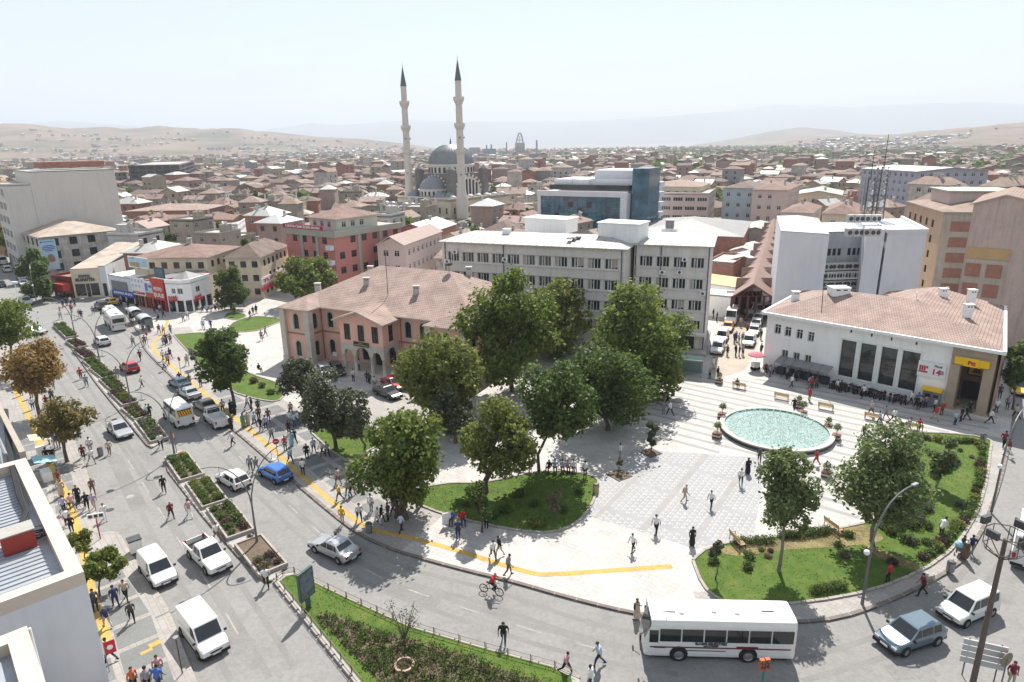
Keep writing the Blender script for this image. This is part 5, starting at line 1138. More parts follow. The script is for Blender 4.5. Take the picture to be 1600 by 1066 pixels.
p,q=ya+yn*2.4,yb+yn*2.4;m.tube((p.x,p.y,zt-6.9),(q.x,q.y,zt-6.9),.05,.05,5);part('plant_gantry',m,[WHITE],tw)
m=MB();p,q=ya+yn*2.3,ya+ye*yL*.55+yn*2.3;m.tube((p.x,p.y,zt-9),(q.x,q.y,zt-12),.06,.06,4);m.tube((q.x,q.y,zt-9),(p.x,p.y,zt-12),.06,.06,4);part('cross_brace',m,[WHITE],tw)
def mast(x,y,xt,yt,label,w=1.5):
 b=P(x,y,zt+.5);top=PD(xt,yt,math.hypot(b.x,b.y)).z;o=thing('antenna_mast',label,'mast',tuple(b));H_=top-b.z;m=MB();lat=H_*.62
 for sx,sy in((-1,-1),(1,-1),(0,1)):m.tube((sx*w/2,sy*w/2,-.6),(sx*w/3,sy*w/3,lat),.09,.06,5)
 n=int(lat/.8)
 for k in range(n):
  z0,z1=k*.8,(k+1)*.8;c=[(sx*w/2,sy*w/2)for sx,sy in((-1,-1),(1,-1),(0,1))]
  for i in range(3):a,bb=c[i],c[(i+1)%3];m.tube((a[0],a[1],z0),(bb[0],bb[1],z1),.05,.05,3);m.tube((a[0],a[1],z1),(bb[0],bb[1],z1),.045,.045,3)
 m.build('lattice',DARKM,o);m=MB();m.tube((0,0,lat-.5),(0,0,H_),.09,.05,5);m.build('whip',DARKM,o)
 for k in range(14):z=lat*(.2+.75*k/14);a=k*2.1;m=MB();m.box((cos(a)*(w/2+.25),sin(a)*(w/2+.25),z),(.34,.2,1.5),a);m.build('panel_antenna',M('antenna_grey',(.3,.3,.3),var=.1),o)
 for k in range(2):a=-1.7+k;m=MB();m.tube((cos(a)*.5,sin(a)*.5,2.4+k*2),(cos(a)*.8,sin(a)*.8,2.4+k*2),.45,.5,14);m.build('dish',WHITE,o)
mast(1352,340,1357,236,'shorter lattice antenna mast on the white tower block roof');mast(1370,340,1387,210,'taller lattice antenna mast on the white tower block roof')
qa=P0(1452,466,0);hq=ZAT(1458,330,qa);qb=P0(1432,318,hq);qi=(qb-qa).normalized()
qe=Vector((qi.y,-qi.x,0));qr=qa+qe*17
ob=thing('ochre_apartments','ochre apartment house with bare concrete and brick party wall','building',tuple((qa+qr)/2));dq=(qb-qa).length;FOOT.append([(p.x,p.y)for p in(qa,qr,qr+qi*26,qa+qi*26)])
mb=MB();side_ops=[(c-.7,c+.7,z,z+1.5)for c in(2.5,6.5,10.5,14.5,18.5)for z in[1.2+k*3.1 for k in range(int(hq/3.1))]]
o1=facade(mb,qa+qi*24,qa,-.02,hq,side_ops,.2);part('side_wall',mb,[ROCHRE],ob);windows(ob,qa+qi*24,qa,o1,'plain_dark',.2)
mb=MB();facade(mb,qa,qr,-.02,hq);facade(mb,qr,qr+qi*24,-.02,hq);part('party_wall',mb,[M('concrete_party',(.42,.36,.30),var=.15,scale=.3,dirt=.4)],ob)
for f in range(5):
 for k in range(2):
  p=qa+qe*(4.2+k*8.0)-qi*.04;m=MB();m.box((p.x,p.y,2.2+f*3.05),(5.2,.12,1.9),heading(qe));part('brick_panel',m,[BRICKM],ob)
pts=[qa,qr,qr+qi*24,qa+qi*24];v,f=hip(*[Vector((p.x,p.y,0))for p in pts],hq,hq+1.8,.5);part('roof',roof_faces(v,f),[TILE_TAN,FASCIA],ob,uv=True)
m=MB();c=qa+qi*14+qe*9;m.box((c.x,c.y,hq+1.7),(12,12,3.0),heading(qe));m.box((c.x,c.y,hq+3.3),(13,13,.25),heading(qe),1);part('roof_house',m,[RROSE,TINGREEN],ob)
ka,kb=P0(1512,372,16.5),P0(1640,380,16.5);ke=(kb-ka).normalized();ki=Vector((-ke.y,ke.x,0))
rg=thing('rose_apartments','apartment house with tall blank rose gable at the right edge','building',tuple((ka+kb)/2));FOOT.append([(p.x,p.y)for p in(ka,kb,kb+ki*20,ka+ki*20)])
hA=ZAT(1520,320,ka);kbl=(kb-ka).length;apex=ka+ke*(kbl*.38);mb=MB()
zr=ZAT(1555,305,apex);zl=ZAT(1516,318,ka);zrr=zl
mb.add([(ka.x,ka.y,0),(kb.x,kb.y,0),(kb.x,kb.y,zrr),(apex.x,apex.y,zr),(ka.x,ka.y,zl)],[(0,1,2,3,4)]);p=ka+ki*20;mb.quad((p.x,p.y,0),(ka.x,ka.y,0),(ka.x,ka.y,zl),(p.x,p.y,zl));part('gable_wall',mb,[M('render_dull_rose',(.46,.36,.315),var=.1,scale=.25,fine=.05,dirt=.45)],rg)
v=[Vector((q.x,q.y,z))for q,z in((ka-ke*.4-ki*.3,zl-.05),(apex-ki*.3,zr+.15),(kb+ke*.4-ki*.3,zrr-.05),(kb+ke*.4+ki*20,zrr-.05),(apex+ki*20,zr+.15),(ka-ke*.4+ki*20,zl-.05))]
part('roof',roof_faces(v,[(0,1,4,5),(1,2,3,4)]),[TILE_TAN,FASCIA],rg,uv=True)
m=MB();c=ka+ke*kbl*.3-ki*.05;m.box((c.x,c.y,zl-7.2),(kbl*.55,.12,1.6),heading(ke));part('yellow_band',m,[M('render_yellow',(.46,.31,.15),var=.1)],rg)
p=ka+ke*kbl*.29-ki*.02;m=MB();m.box((p.x,p.y,(zl-8.2)/2),(kbl*.57,.1,zl-8.2),heading(ke));part('concrete_face',m,[_mats['concrete_party']],rg)
for f in range(4):
 for k in range(2):
  p=ka+ke*(kbl*(.14+.27*k))-ki*.1;m=MB();m.box((p.x,p.y,zl-9.8-f*3.0),(kbl*.2,.12,2.0),heading(ke));part('brick_panel',m,[BRICKM],rg)
corner('long_tin_block','long block with white tin roof and rooftop clutter at upper right',(1405,262),(1433,268),(1545,266),19.7,M('render_lilac_grey',(.36,.36,.42),var=.1,dirt=.2),'gable',TINW,1.2,7,wstyle='plain',wsp=3.2,sides=(0,3))
corner('grey_end_flats','grey weathered end block with tan roof below the long tin-roofed block',(1405,330),(1420,287),(1490,290),18,OLDW,'hip',TILE_TAN,2.2,6,wsp=3.2,sides=(0,3),chims=5)
corner('tan_roof_flats','flats with broad tan roof and green-edged annexe at right',(1440,312),(1465,318),(1530,300),16,ROCHRE,'hip',TILE_TAN,2.0,6,wsp=3.2,sides=(0,3),chims=4)
corner('maroon_penthouse','maroon rooftop storey with tan roof at far upper right',(1545,290),(1570,292),(1640,285),18,M('render_maroon',(.22,.07,.06),var=.1),'hip',TILE_TAN,2.0,7,wsp=3.2,sides=(0,3),chims=6)
corner('backyard_house','small white annexe with brown flat roof behind the post office',(1525,462),(1530,470),(1572,472),7.2,RWHITE,'flat',BROWNMETAL,1,2,wsp=5,sides=(0,),parapet=0)
# ==== MOSQUE
mA,mB_=P0(640,307,8),P0(722,312,8);me_=(mB_-mA).normalized();mi_=Vector((-me_.y,me_.x,0));ma_=heading(me_)
mosque=thing('mosque','large mosque with grey lead dome and striped arches','mosque',tuple((mA+mB_)/2+mi_*14));mc=PD(705,255,322);mc.z=0
FOOT.append([(p.x,p.y)for p in(mA-mi_*40-me_*8,mB_-mi_*40+me_*26,mB_+mi_*45+me_*26,mA+mi_*45)])
LEAD=M('dome_lead',(0.22,0.225,0.235),rough=.45,var=.15,scale=.3,metal=.3);MWHITE=M('mosque_limestone',(.62,.58,.53),var=.06,scale=.3);MSTONE=M('mosque_sandstone',(.58,.50,.38),var=.08,scale=.3);MINM=M('minaret_stone',(.60,.55,.49),var=.06,scale=.5);SLATE=M('mosque_slate',(.17,.16,.155),var=.2)
def mq(u,v,z=0.0):q=mc+me_*u+mi_*v;return Vector((q.x,q.y,z))
def dome(name,c,r,z,hgt,mat_,n=40,ribs=True,half=False,root=None):
 prof=[(max(.02,r*cos(t*pi/2/9)),hgt*sin(t*pi/2/9))for t in range(10)];mb=MB();mb.lathe((c.x,c.y,z),prof,n,0);o=part(name,mb,[mat_],root or mosque,True)
 if ribs:
  rb=MB()
  for k in range(n):
   a=2*pi*k/n;rb.path([(c.x+q[0]*cos(a)*1.004,c.y+q[0]*sin(a)*1.004,z+q[1]*1.004)for q in prof[:8]],.12,3)
  rr=part('dome_ribs',rb,[mat_],root or mosque);rr['kind']='stuff'
 return o
HS=10.6
mb=MB();mb.prism([(mq(u,v).x,mq(u,v).y)for u,v in((-HS,-HS),(HS,-HS),(HS,HS),(-HS,HS))],0,18.4);part('hall',mb,[SLATE],mosque)
mb=MB();mb.lathe((mc.x,mc.y,18.4),[(10.6,0),(10.6,3.2),(10.9,3.3),(10.9,3.9),(10.5,4.1)],40);part('drum',mb,[MWHITE],mosque)
for k in range(28):
 a=2*pi*k/28;m=MB();m.box((mc.x+10.6*cos(a),mc.y+10.6*sin(a),19.9),(.3,1.1,2.4),a);part('drum_window',m,[GLASS],mosque)
dome('dome',mc,10.5,22.4,9.0,LEAD);m=MB();m.lathe((mc.x,mc.y,31.3),[(.5,0),(.25,.6),(.5,1.1),(.12,1.6),(.3,2.0),(.05,2.6),(.02,4.2)],10);part('finial',m,[DARKM],mosque)
def great_arch(c,ev,nv,w,z0,zs,label_mat,root):
 """white tympanum wall with a ring of striped voussoirs and rows of windows"""
 r=w/2;N=22;mb=MB();pts=[(-r,z0),(r,z0)]+[(r*cos(pi*k/N),zs+r*.86*sin(pi*k/N))for k in range(N+1)]
 mb.add([(c.x+ev.x*u+nv.x*.25,c.y+ev.y*u+nv.y*.25,z)for u,z in pts],[tuple(range(len(pts)))]);part('tympanum',mb,[MWHITE],root);mb=MB()
 for k in range(N):
  a0,a1=pi*k/N,pi*(k+1)/N;q=[]
  for rr,a in((r-.9,a0),(r+.5,a0),(r+.5,a1),(r-.9,a1)):q.append((c.x+ev.x*rr*cos(a)+nv.x*.5,c.y+ev.y*rr*cos(a)+nv.y*.5,zs+rr*.86*sin(a)))
  b=[(x-nv.x*.5,y-nv.y*.5,z)for x,y,z in q];mb.add(q+b,[(3,2,1,0),(0,1,5,4),(1,2,6,5),(2,3,7,6),(3,0,4,7)],k%2)
 part('striped_arch',mb,[MWHITE,M('voussoir_brown',(.22,.12,.10),var=.1)],root)
 for u in(-.62,-.37,-.12,.12,.37,.62):
  top=zs+math.sqrt(max(0,1-u*u))*r*.86-1.9;m=MB();p=c+ev*(u*r)+nv*.3;m.box((p.x,p.y,(z0+.6+top)/2),(1.05,.12,top-z0-.6),heading(ev));part('tall_window',m,[GLASS],root)
great_arch(mq(HS,0),mi_,me_,17.5,8,10.2,None,mosque);great_arch(mq(0,-HS),me_,-mi_,15,9,11.2,None,mosque)
sc=mq(0,-HS);prof=[(max(.02,7.4*cos(t*pi/2/8)),5.8*sin(t*pi/2/8))for t in range(9)]
mb=MB();mb.lathe((sc.x,sc.y,11.6),prof,32);part('half_dome',mb,[LEAD],mosque,True);mb=MB();mb.lathe((sc.x,sc.y,8.6),[(7.8,0),(7.8,2.6),(8.1,2.7),(8.1,3.1),(7.3,3.2)],32);part('half_drum',mb,[MWHITE],mosque)
for k in range(24):a=2*pi*k/24;m=MB();m.box((sc.x+7.8*cos(a),sc.y+7.8*sin(a),9.9),(.25,.95,1.9),a);part('drum_window',m,[GLASS],mosque)
mb=MB();mb.lathe((sc.x,sc.y,0),[(10.5,0),(10.5,6.5),(8.0,8.7)],24);part('apse_roof',mb,[SLATE],mosque)
for u,v,r in((-9,-16,2.9),(9,-16,2.9),(-14,-8,2.8),(HS+1,-13,2.6)):c=mq(u,v);dome('small_dome',c,r,8.4,r*.85,LEAD,20,False);m=MB();m.lathe((c.x,c.y,6.6),[(r+.3,0),(r+.3,1.8),(r,1.9)],20);part('small_drum',m,[MWHITE],mosque)
for u,v in((-HS,-HS),(HS,-HS),(HS,HS),(-HS,HS)):c=mq(u,v);m=MB();m.lathe((c.x,c.y,0),[(2.3,0),(2.3,20),(2.0,20.4),(.05,22.2)],8);part('buttress_turret',m,[SLATE],mosque)
mb=MB();lo=[(-17.5,-19),(18.5,-19),(18.5,20),(-17.5,20)];facade_ops=[]
for i in range(4):
 a,b=mq(*lo[i]),mq(*lo[(i+1)%4]);L=(b-a).length;ops=[(c-.55,c+.55,1.6,4.2)for c in[2.5+k*4.4 for k in range(int(L/4.4))]]if i in(0,1)else[]
 ops=facade(mb,a,b,0,8.0,ops,.3);facade_ops.append((a,b,ops))
mb.prism([(mq(*p).x,mq(*p).y)for p in lo],7.0,7.9);part('lower_wall',mb,[MSTONE],mosque)
for a,b,ops in facade_ops:windows(mosque,a,b,ops,'one_dark',.3)
m=MB()
for i in(0,1):a,b=mq(*lo[i]),mq(*lo[(i+1)%4]);d=b-a;c=(a+b)/2;m.box((c.x,c.y,8.15),(d.length+.5,.6,.5),heading(d))
part('cornice',m,[MWHITE],mosque)
for k in range(7):c=mq(17.0,-16+k*5.4);dome('small_dome',c,1.9,8.0,1.5,TIN,16,False)
mb=MB();fc1=[(-19,-34),(10,-34),(10,-19),(-19,-19)];mb.prism([(mq(*p).x,mq(*p).y)for p in fc1],0,5.2);part('forecourt_hall',mb,[MWHITE],mosque)
part('arcade',arcade(mq(-19,-36),mq(10,-36),2.4,5.0,[(1.2+k*3.9,4.2+k*3.9)for k in range(7)],.6),[MWHITE],mosque);mb=MB();mb.prism([(mq(*p).x,mq(*p).y)for p in((-19,-36.4),(10,-36.4),(10,-34),(-19,-34))],5.0,5.4);part('arcade_roof',mb,[TINW],mosque)
for k in range(8):c=mq(-18.3+k*3.9,-35.6);m=MB();m.tube((c.x,c.y,0),(c.x,c.y,2.5),.3,.26,10);part('column',m,[MWHITE],mosque)
for k in range(6):c=mq(-16+k*4.6,-27);dome('small_dome',c,1.9,5.2,1.4,LEAD,16,False)
def minaret(b,xt,yt,label):
 top=PD(xt,yt,math.hypot(b.x,b.y)).z;o=thing('minaret',label,'minaret',(b.x,b.y,0));H_=top;m=MB();zc=H_*.845
 m.lathe((0,0,0),[(2.6,0),(2.6,7.5),(2.2,9.5),(1.75,12.5),(1.62,zc*.45),(1.45,zc*.7),(1.28,zc)],16);m.build('shaft',MINM,o,True);bal=[]
 for f in(.47,.645,.82):
  m=MB();z=zc*f*1.06;m.lathe((0,0,z),[(1.45,-1.9),(1.7,-1.2),(1.95,-.9),(2.15,-.3),(2.3,0),(2.3,1.05),(2.12,1.05),(2.12,0),(1.4,0)],16);m.build('balcony',MINM,o)
 m=MB();m.lathe((0,0,zc),[(1.28,-.01),(1.5,0),(1.4,.25),(.1,H_-zc-2.2),(.12,H_-zc-1.6),(.04,H_-zc-1.2),(.02,H_-zc)],16);m.build('spire',M('spire_lead',(.10,.11,.13),rough=.5,var=.1),o)
 for z in(zc*.33,zc*.6):
  m=MB();m.tube((0,-1.5,z),(0,-2.0,z),.25,.45,8);m.tube((1.5,0,z),(2.0,0,z),.25,.45,8);m.build('loudspeaker',METAL,o)
minaret(mA,630,96,'left minaret of the mosque, white with dark pointed spire');minaret(mB_,713,84,'right minaret of the mosque, nearer, with dark pointed spire')
# ==== FAR FACTORY
fd0=1500
FAC=M('factory_concrete',(.34,.33,.32),var=.1,scale=.05);FACB=M('factory_blue',(.20,.27,.32),var=.1,scale=.05)
def far_box(name,label,x0,x1,yt,d,mat_,depth=25,cat='factory',extra=None):
 a,b=PD(x0,240,d),PD(x1,240,d);z=PD((x0+x1)/2,yt,d).z;c=(a+b)/2;o=thing(name,label,cat,(c.x,c.y,0));w=(b-a).length
 m=MB();m.box((0,depth/2,z/2),(w,depth,z));m.box((0,depth/2,z+1),(w*.98,depth*.98,2));m.build('body',mat_,o)
 for k in range(3):m=MB();m.box((w*(-.3+.3*k),-.3,z*.55),(w*.12,.5,z*.5));m.build('panel',METAL,o)
 if extra:
  for e_ in extra:m=MB();m.tube((w*e_[0],depth/2,z),(w*e_[0],depth/2,PD(x0,e_[1],d).z),e_[2],e_[2]*.8,10);m.build('stack',mat_,o)
 return o,w,z
far_box('factory_hall','pale factory slab on the far plain just right of the dome',733,750,232,fd0,FAC);far_box('factory_tower','blue-grey factory block with twin stacks on the far plain',754,775,234,fd0,FACB,extra=((-.2,227,2.0),(.15,226,2.0)))
o,w,z=far_box('silo_tower','tall grey silo tower with pointed arch top on the far plain',805,820,225,fd0,FAC)
N=14;zt_=PD(812,208,fd0).z;arc=[]
for k in range(N+1):t=-1+2*k/N;arc.append((t*w*.36,12,z+(zt_-z)*(1-abs(t)**2.2)))
m=MB();m.path(arc,1.6,6);m.build('arch_top',FAC,o);m=MB();m.tube((0,12,z),(0,12,zt_-6),1.2,.8,6);m.tube((-w*.3,12,z+8),(w*.3,12,z+8),.7,.7,5);m.build('conveyor_frame',FAC,o)
far_box('factory_shed','blue-grey shed with a thin chimney right of the silo tower',830,848,241,fd0,FACB,extra=((.0,219,2.2),));far_box('factory_shed','low brown factory shed at the foot of the silo tower',804,822,252,fd0-60,M('factory_brown',(.26,.14,.10),var=.1));far_box('far_chimney','thin pale chimney standing between the factory blocks',790.6,792.6,224,fd0,FAC,depth=4)
# ==== TOWN
TROOF=[TILE_RED,TILE_TAN,TILE_BRN,TILE_PINK,TIN,TINGREY,TINW,BROWNMETAL,TINRUST]
TWC,TWR,TWG,TWB,TWW=[M('town_render_'+k,c,var=.12,scale=.4,dirt=.35)for k,c in(('cream',(.37,.305,.225)),('rose',(.32,.235,.205)),('grey',(.28,.27,.255)),('beige',(.32,.275,.23)),('white',(.48,.46,.43)))]
WALLS=[(TWC,'cream'),(TWR,'rose'),(TWG,'grey'),(BRICKM,'raw brick'),(TWB,'beige'),(TWW,'white'),(OLDW,'weathered')]
RNAME={0:'red tile',1:'tan tile',2:'brown tile',3:'pink tile',4:'pale tin',5:'dark sheet',6:'white tin',7:'brown sheet',8:'rusty tin'}
def proto_house(w,d,h,wi,ri,kind,floors):
 r=link('town_house',None);mb=MB();wallm=WALLS[wi][0];rh=.19*min(w,d)+.4
 pts=[Vector((-w/2,-d/2,0)),Vector((w/2,-d/2,0)),Vector((w/2,d/2,0)),Vector((-w/2,d/2,0))];fh=h/floors;rec=[]
 for i in range(4):
  a,b=pts[i],pts[(i+1)%4];L=(b-a).length;n=max(1,int(L/3.1));ops=[]
  if i in(0,1,3):
   for f in range(floors):
    for j in range(n):
     if rnd.random()<.85:c=(j+.5)*L/n;ops.append((c-.6,c+.6,f*fh+.9,f*fh+2.2))
  ops=facade(mb,a,b,-.05,h,ops,.18);rec.append((a,b,ops))
 mb.build('wall',[wallm],r)
 for a,b,ops in rec:windows(r,a,b,ops,rnd.choice(('plain','plain_brown','plain')),.18)
 if kind=='flat':
  m=MB();m.prism([(p.x,p.y)for p in pts],h-.3,h-.01);m.build('roof',[TROOF[ri]],r);m=MB()
  for i in range(4):a,b=pts[i],pts[(i+1)%4];dd=b-a;c=(a+b)/2;m.box((c.x,c.y,h+.25),(dd.length,.2,.5),heading(dd))
  m.build('parapet',[wallm],r);m=MB();m.box((w*.2,d*.15,h+1.1),(2.6,2.6,2.2));m.build('stair_head',[wallm],r)
 else:
  v,f=hip(*pts,h,h+rh,.5,kind=kind);o=roof_faces(v,f).build('roof',[TROOF[ri],FASCIA],r);set_uv_slope(o.data)
  if kind=='gable':
   g_=MB();al=w>=d;t=((3,0),(1,2))if al else((0,1),(2,3))
   for i,j in t:p,q=pts[i],pts[j];m_=(p+q)/2;g_.add([(p.x,p.y,h-.03),(q.x,q.y,h-.03),(m_.x,m_.y,h+rh*.88)],[(0,1,2)])
   g_.build('gable',[wallm],r)
 for k in range(rnd.choice((1,1,2))):chimney(r,(rnd.uniform(-.3,.3)*w,rnd.uniform(-.3,.3)*d,h+rh*.3),.6,rh*.6+.8)
 if rnd.random()<.6:m=MB();m.tube((w*.25,d*.1,h+rh*.3),(w*.25,d*.1,h+rh+.6),.04,.04,4);m.lathe((w*.25,d*.1-.2,h+rh+.3),[(.02,0),(.4,.1),(.5,.28)],10);m.build('satellite_dish',WHITE,r)
 return r
PROT=[]
for k in range(26):
 w,d=rnd.uniform(7,12.5),rnd.uniform(7,10.5);fl=rnd.choice((2,2,2,3,3,1));kind=rnd.choice(('hip','hip','gable','gable','flat','hip'));ri=rnd.choice((0,0,0,1,1,2,2,3,3,4,5,6,7,8));wi=rnd.choice((0,1,2,3,3,4,4,5,6))
 if kind=='flat':ri=rnd.choice((4,5,6))
 PROT.append((proto_house(w,d,fl*2.9+.3,wi,ri,kind,fl),w,d,wi,ri,kind,fl))
def region(x,y):
 if x<210:return 'behind the beige slab'
 if x<445:return 'left of the red hall'
 if x<620:return 'between red hall and left minaret'
 if x<840:return 'around the mosque'
 if x<1020:return 'near the glass block'
 if x<1210:return 'beyond the bazaar roofs'
 if x<1400:return 'behind the white tower block'
 return 'beyond the upper right flats'
TYPES={'hip':'hipped','gable':'gabled','flat':'flat'}
used=[False]*len(PROT);placed=[];TREESPOTS=[]
def to_px(p):
 d=Vector(p)-Vector((0,0,CAM_H));z=d.dot(_F)
 if z<=1:return None
 return 800+FPX*d.dot(cam_x)/z,533-FPX*d.dot(cam_y)/z
def clear(p,r):
 for q in placed:
  if(q[0]-p[0])**2+(q[1]-p[1])**2<(q[2]+r)**2:return False
 for poly in FOOT:
  if inside(p,poly):return False
  for i in range(len(poly)):
   a,b=poly[i],poly[(i+1)%len(poly)];dx,dy=b[0]-a[0],b[1]-a[1];t=max(0,min(1,((p[0]-a[0])*dx+(p[1]-a[1])*dy)/(dx*dx+dy*dy+1e-9)))
   if math.hypot(a[0]+t*dx-p[0],a[1]+t*dy-p[1])<r*.82:return False
 return True
STREETS=[((-86,120),(-260,330)),((60,75),(140,185)),((-60,118),(-50,160)),((-50,160),(-90,330)),((30,98),(62,170)),((62,170),(110,330))]
def near_street(p,w=6.0):
 for(a,b),(c,d)in STREETS:
  dx,dy=c-a,d-b;t=max(0,min(1,((p[0]-a)*dx+(p[1]-b)*dy)/(dx*dx+dy*dy)))
  if math.hypot(a+t*dx-p[0],b+t*dy-p[1])<w:return True
 return False
far={i:MB()for i in range(1)};farm=[]
fmb=MB();FM=[TWC,TWR,TWG,BRICKM,TWB,TILE_RED,TILE_TAN,TILE_BRN,TIN,TINW,OLDW]
def far_house(x,y,w,d,h,a,wi,ri,gable,zo=0):
 ca,sa=cos(a),sin(a);rh=.2*min(w,d);o=len(fmb.v)
 q=[(-w/2,-d/2),(w/2,-d/2),(w/2,d/2),(-w/2,d/2)]
 for z,k in((0,1),(h,1)):fmb.v+=[(x+px_*ca-py_*sa,y+px_*sa+py_*ca,z)for px_,py_ in q]
 fmb.v+=[(x+px_*1.08*ca-py_*1.08*sa,y+px_*1.08*sa+py_*1.08*ca,h)for px_,py_ in q];k=w/2-(0 if gable else min(w,d)/2)
 fmb.v+=[(x-k*ca,y-k*sa,h+rh),(x+k*ca,y+k*sa,h+rh)]
 for i in range(o,len(fmb.v)):q_=fmb.v[i];fmb.v[i]=(q_[0],q_[1],q_[2]+zo)
 for f in((0,1,5,4),(1,2,6,5),(3,0,4,7)):fmb.f.append(tuple(o+i for i in f));fmb.m.append(wi)
 for f in((8,9,13,12),(9,10,13),(10,11,12,13),(11,8,12)):fmb.f.append(tuple(o+i for i in f));fmb.m.append(ri)
 if not zo:
  nw=max(1,int(w/4));
  for fl in range(int(h/3)):
   for j in range(nw):
    cx=-w/2+(j+.5)*w/nw;pts=[(cx-.6,-d/2-.04,fl*3+1),(cx+.6,-d/2-.04,fl*3+1),(cx+.6,-d/2-.04,fl*3+2.3),(cx-.6,-d/2-.04,fl*3+2.3)]
    fmb.add([(x+p[0]*ca-p[1]*sa,y+p[0]*sa+p[1]*ca,p[2])for p in pts],[(0,1,2,3)],11)
n_ind=0;cand=[]
rr=128.0;rg_=random.Random(21)
while rr<3300:
 st=9.8 if rr<420 else 9.8+(rr-420)*.010;half=0.80;n=int(2*half*rr/st)
 for k in range(n):
  az=-half+2*half*(k+rg_.uniform(.1,.9))/n;r2=rr+rg_.uniform(-.35,.35)*st;cand.append((r2*sin(az),r2*cos(az),r2))
 rr+=st*(1.0 if rr<420 else 1.05)
for x,y,r2 in cand:
 p=(x,y);pp=to_px((x,y,6))
 if pp is None or pp[0]<-120 or pp[0]>1720:continue
 dens=mnoise.noise(Vector((x*.006,y*.006,3.0)))
 if r2>700 and dens<-.42+(r2-700)/5500:continue
 ang=R(-24)+mnoise.noise(Vector((x*.004,y*.004,9.0)))*1.1
 if r2<400:
  if inside(p,[(q.x,q.y)for q in PLAZA_POLY])and y<150:continue
  if near_street(p,9)or(x<-30 and y<165 and x<-.62*y+6)or inside(p,[(q.x,q.y)for q in LEFT_POLY]):continue
  big=6.3
  if not clear(p,big*.88):
   if clear(p,2.5)and rg_.random()<.5 and pp[1]>255:TREESPOTS.append((x,y,r2))
   continue
  if rg_.random()<.07:TREESPOTS.append((x,y,r2));continue
  if n_ind>=298:
   far_house(x,y,rg_.uniform(7,12),rg_.uniform(7,10),rg_.choice((3.2,6.2,6.2,9.2)),ang+rg_.choice((0,pi/2)),rg_.choice((0,1,2,3,3,4,10)),rg_.choice((5,5,6,7,7,8)),rg_.random()<.5);placed.append((x,y,big));continue
  i=rg_.randrange(len(PROT));pr,w,d,wi,ri,kind,fl=PROT[i]
  if used[i]:o=copy_tree(pr)
  else:o=pr;used[i]=True
  sc_=rg_.uniform(.88,1.12);zs=rg_.uniform(.9,1.2)*(1.5 if rg_.random()<.05 and x>60 else 1.0)
  o.location=(x,y,0);o.rotation_euler=(0,0,ang+rg_.choice((0,0,pi/2,pi))+rg_.uniform(-.06,.06));o.scale=(sc_,sc_,zs)
  lab='%s%s house with %s %s roof, %s%s'%(WALLS[wi][1],(' one-storey',' two-storey',' three-storey')[fl-1],TYPES[kind],RNAME[ri],'near, ' if r2<190 else('mid-distance, ' if r2<290 else 'far, '),region(*pp));tag(o,lab,'house',lab[:60]);placed.append((x,y,big));n_ind+=1
 else:
  if rg_.random()<(.12 if r2<900 else.2):TREESPOTS.append((x,y,r2));continue
  tall=rg_.random()<.04;w,d=rg_.uniform(7,13),rg_.uniform(7,11);h=rg_.choice((3.2,6.2,6.2,9.2))if not tall else rg_.uniform(12,17)
  far_house(x,y,w,d,h,ang+rg_.choice((0,pi/2))+rg_.uniform(-.1,.1),rg_.choice((0,1,2,3,3,4,10,1)),rg_.choice((5,5,5,6,6,7,7,7,8)),rg_.random()<.5)
for i,pr in enumerate(PROT):
 if not used[i]:
  for c in list(pr[0].children):bpy.data.objects.remove(c)
  bpy.data.objects.remove(pr[0])
for k in range(2200):
 x=rg_.choice((rg_.uniform(0,650),rg_.uniform(1250,1600)));hl=HILLS[0 if x<700 else 2];d=hl[1]+(hl[2]-hl[1])*rg_.random()**1.8*.62;p=PD(x,230,d)
 if mnoise.noise(Vector((p.x*.004,p.y*.004,5)))<-.02:continue
 far_house(p.x,p.y,rg_.uniform(7,13),rg_.uniform(7,10),rg_.choice((6,7,9)),rg_.uniform(0,3),rg_.choice((0,8,9)),rg_.choice((5,6,8,9)),True,hill_z(hl,p.x,p.y)-3)
o=fmb.build('far_town',FM+[GLASS]);tag(o,'far quarters of low tiled houses reaching to the hills','town',kind='stuff');set_uv_slope(o.data)
# ==== TREES
BARK=M('bark',(.10,.075,.055),var=.25,scale=2.5,bump=.5,coords='obj');BARKP=M('bark_pale',(.20,.17,.135),var=.25,scale=2.5,bump=.4,coords='obj')
LF={'plane':leaf_mat('leaves_plane',(.08,.125,.022),(.215,.25,.058)),'lime':leaf_mat('leaves_lime',(.10,.135,.026),(.25,.265,.07)),'dark':leaf_mat('leaves_dark',(.05,.088,.02),(.14,.185,.05)),'pine':leaf_mat('needles_pine',(.05,.066,.034),(.13,.14,.075),trans=.25),'autumn':leaf_mat('leaves_autumn',(.16,.11,.03),(.38,.24,.085)),'autumn2':leaf_mat('leaves_turning',(.09,.10,.025),(.30,.22,.08)),'silver':leaf_mat('leaves_silver',(.085,.125,.035),(.24,.29,.125)),'bush':leaf_mat('leaves_bush',(.05,.09,.018),(.13,.19,.04)),'purple':leaf_mat('leaves_purple',(.05,.025,.025),(.14,.075,.07)),'yellow':leaf_mat('leaves_yellow',(.25,.22,.02),(.42,.36,.05)),'grey':leaf_mat('leaves_grey',(.07,.075,.05),(.16,.16,.12)),'dry':leaf_mat('leaves_dry',(.12,.10,.055),(.22,.20,.13))}
lr=random.Random(5)
def rand_dir():
 while True:
  v=Vector((lr.uniform(-1,1),lr.uniform(-1,1),lr.uniform(-1,1)))
  if.05<v.length<1:return v.normalized()
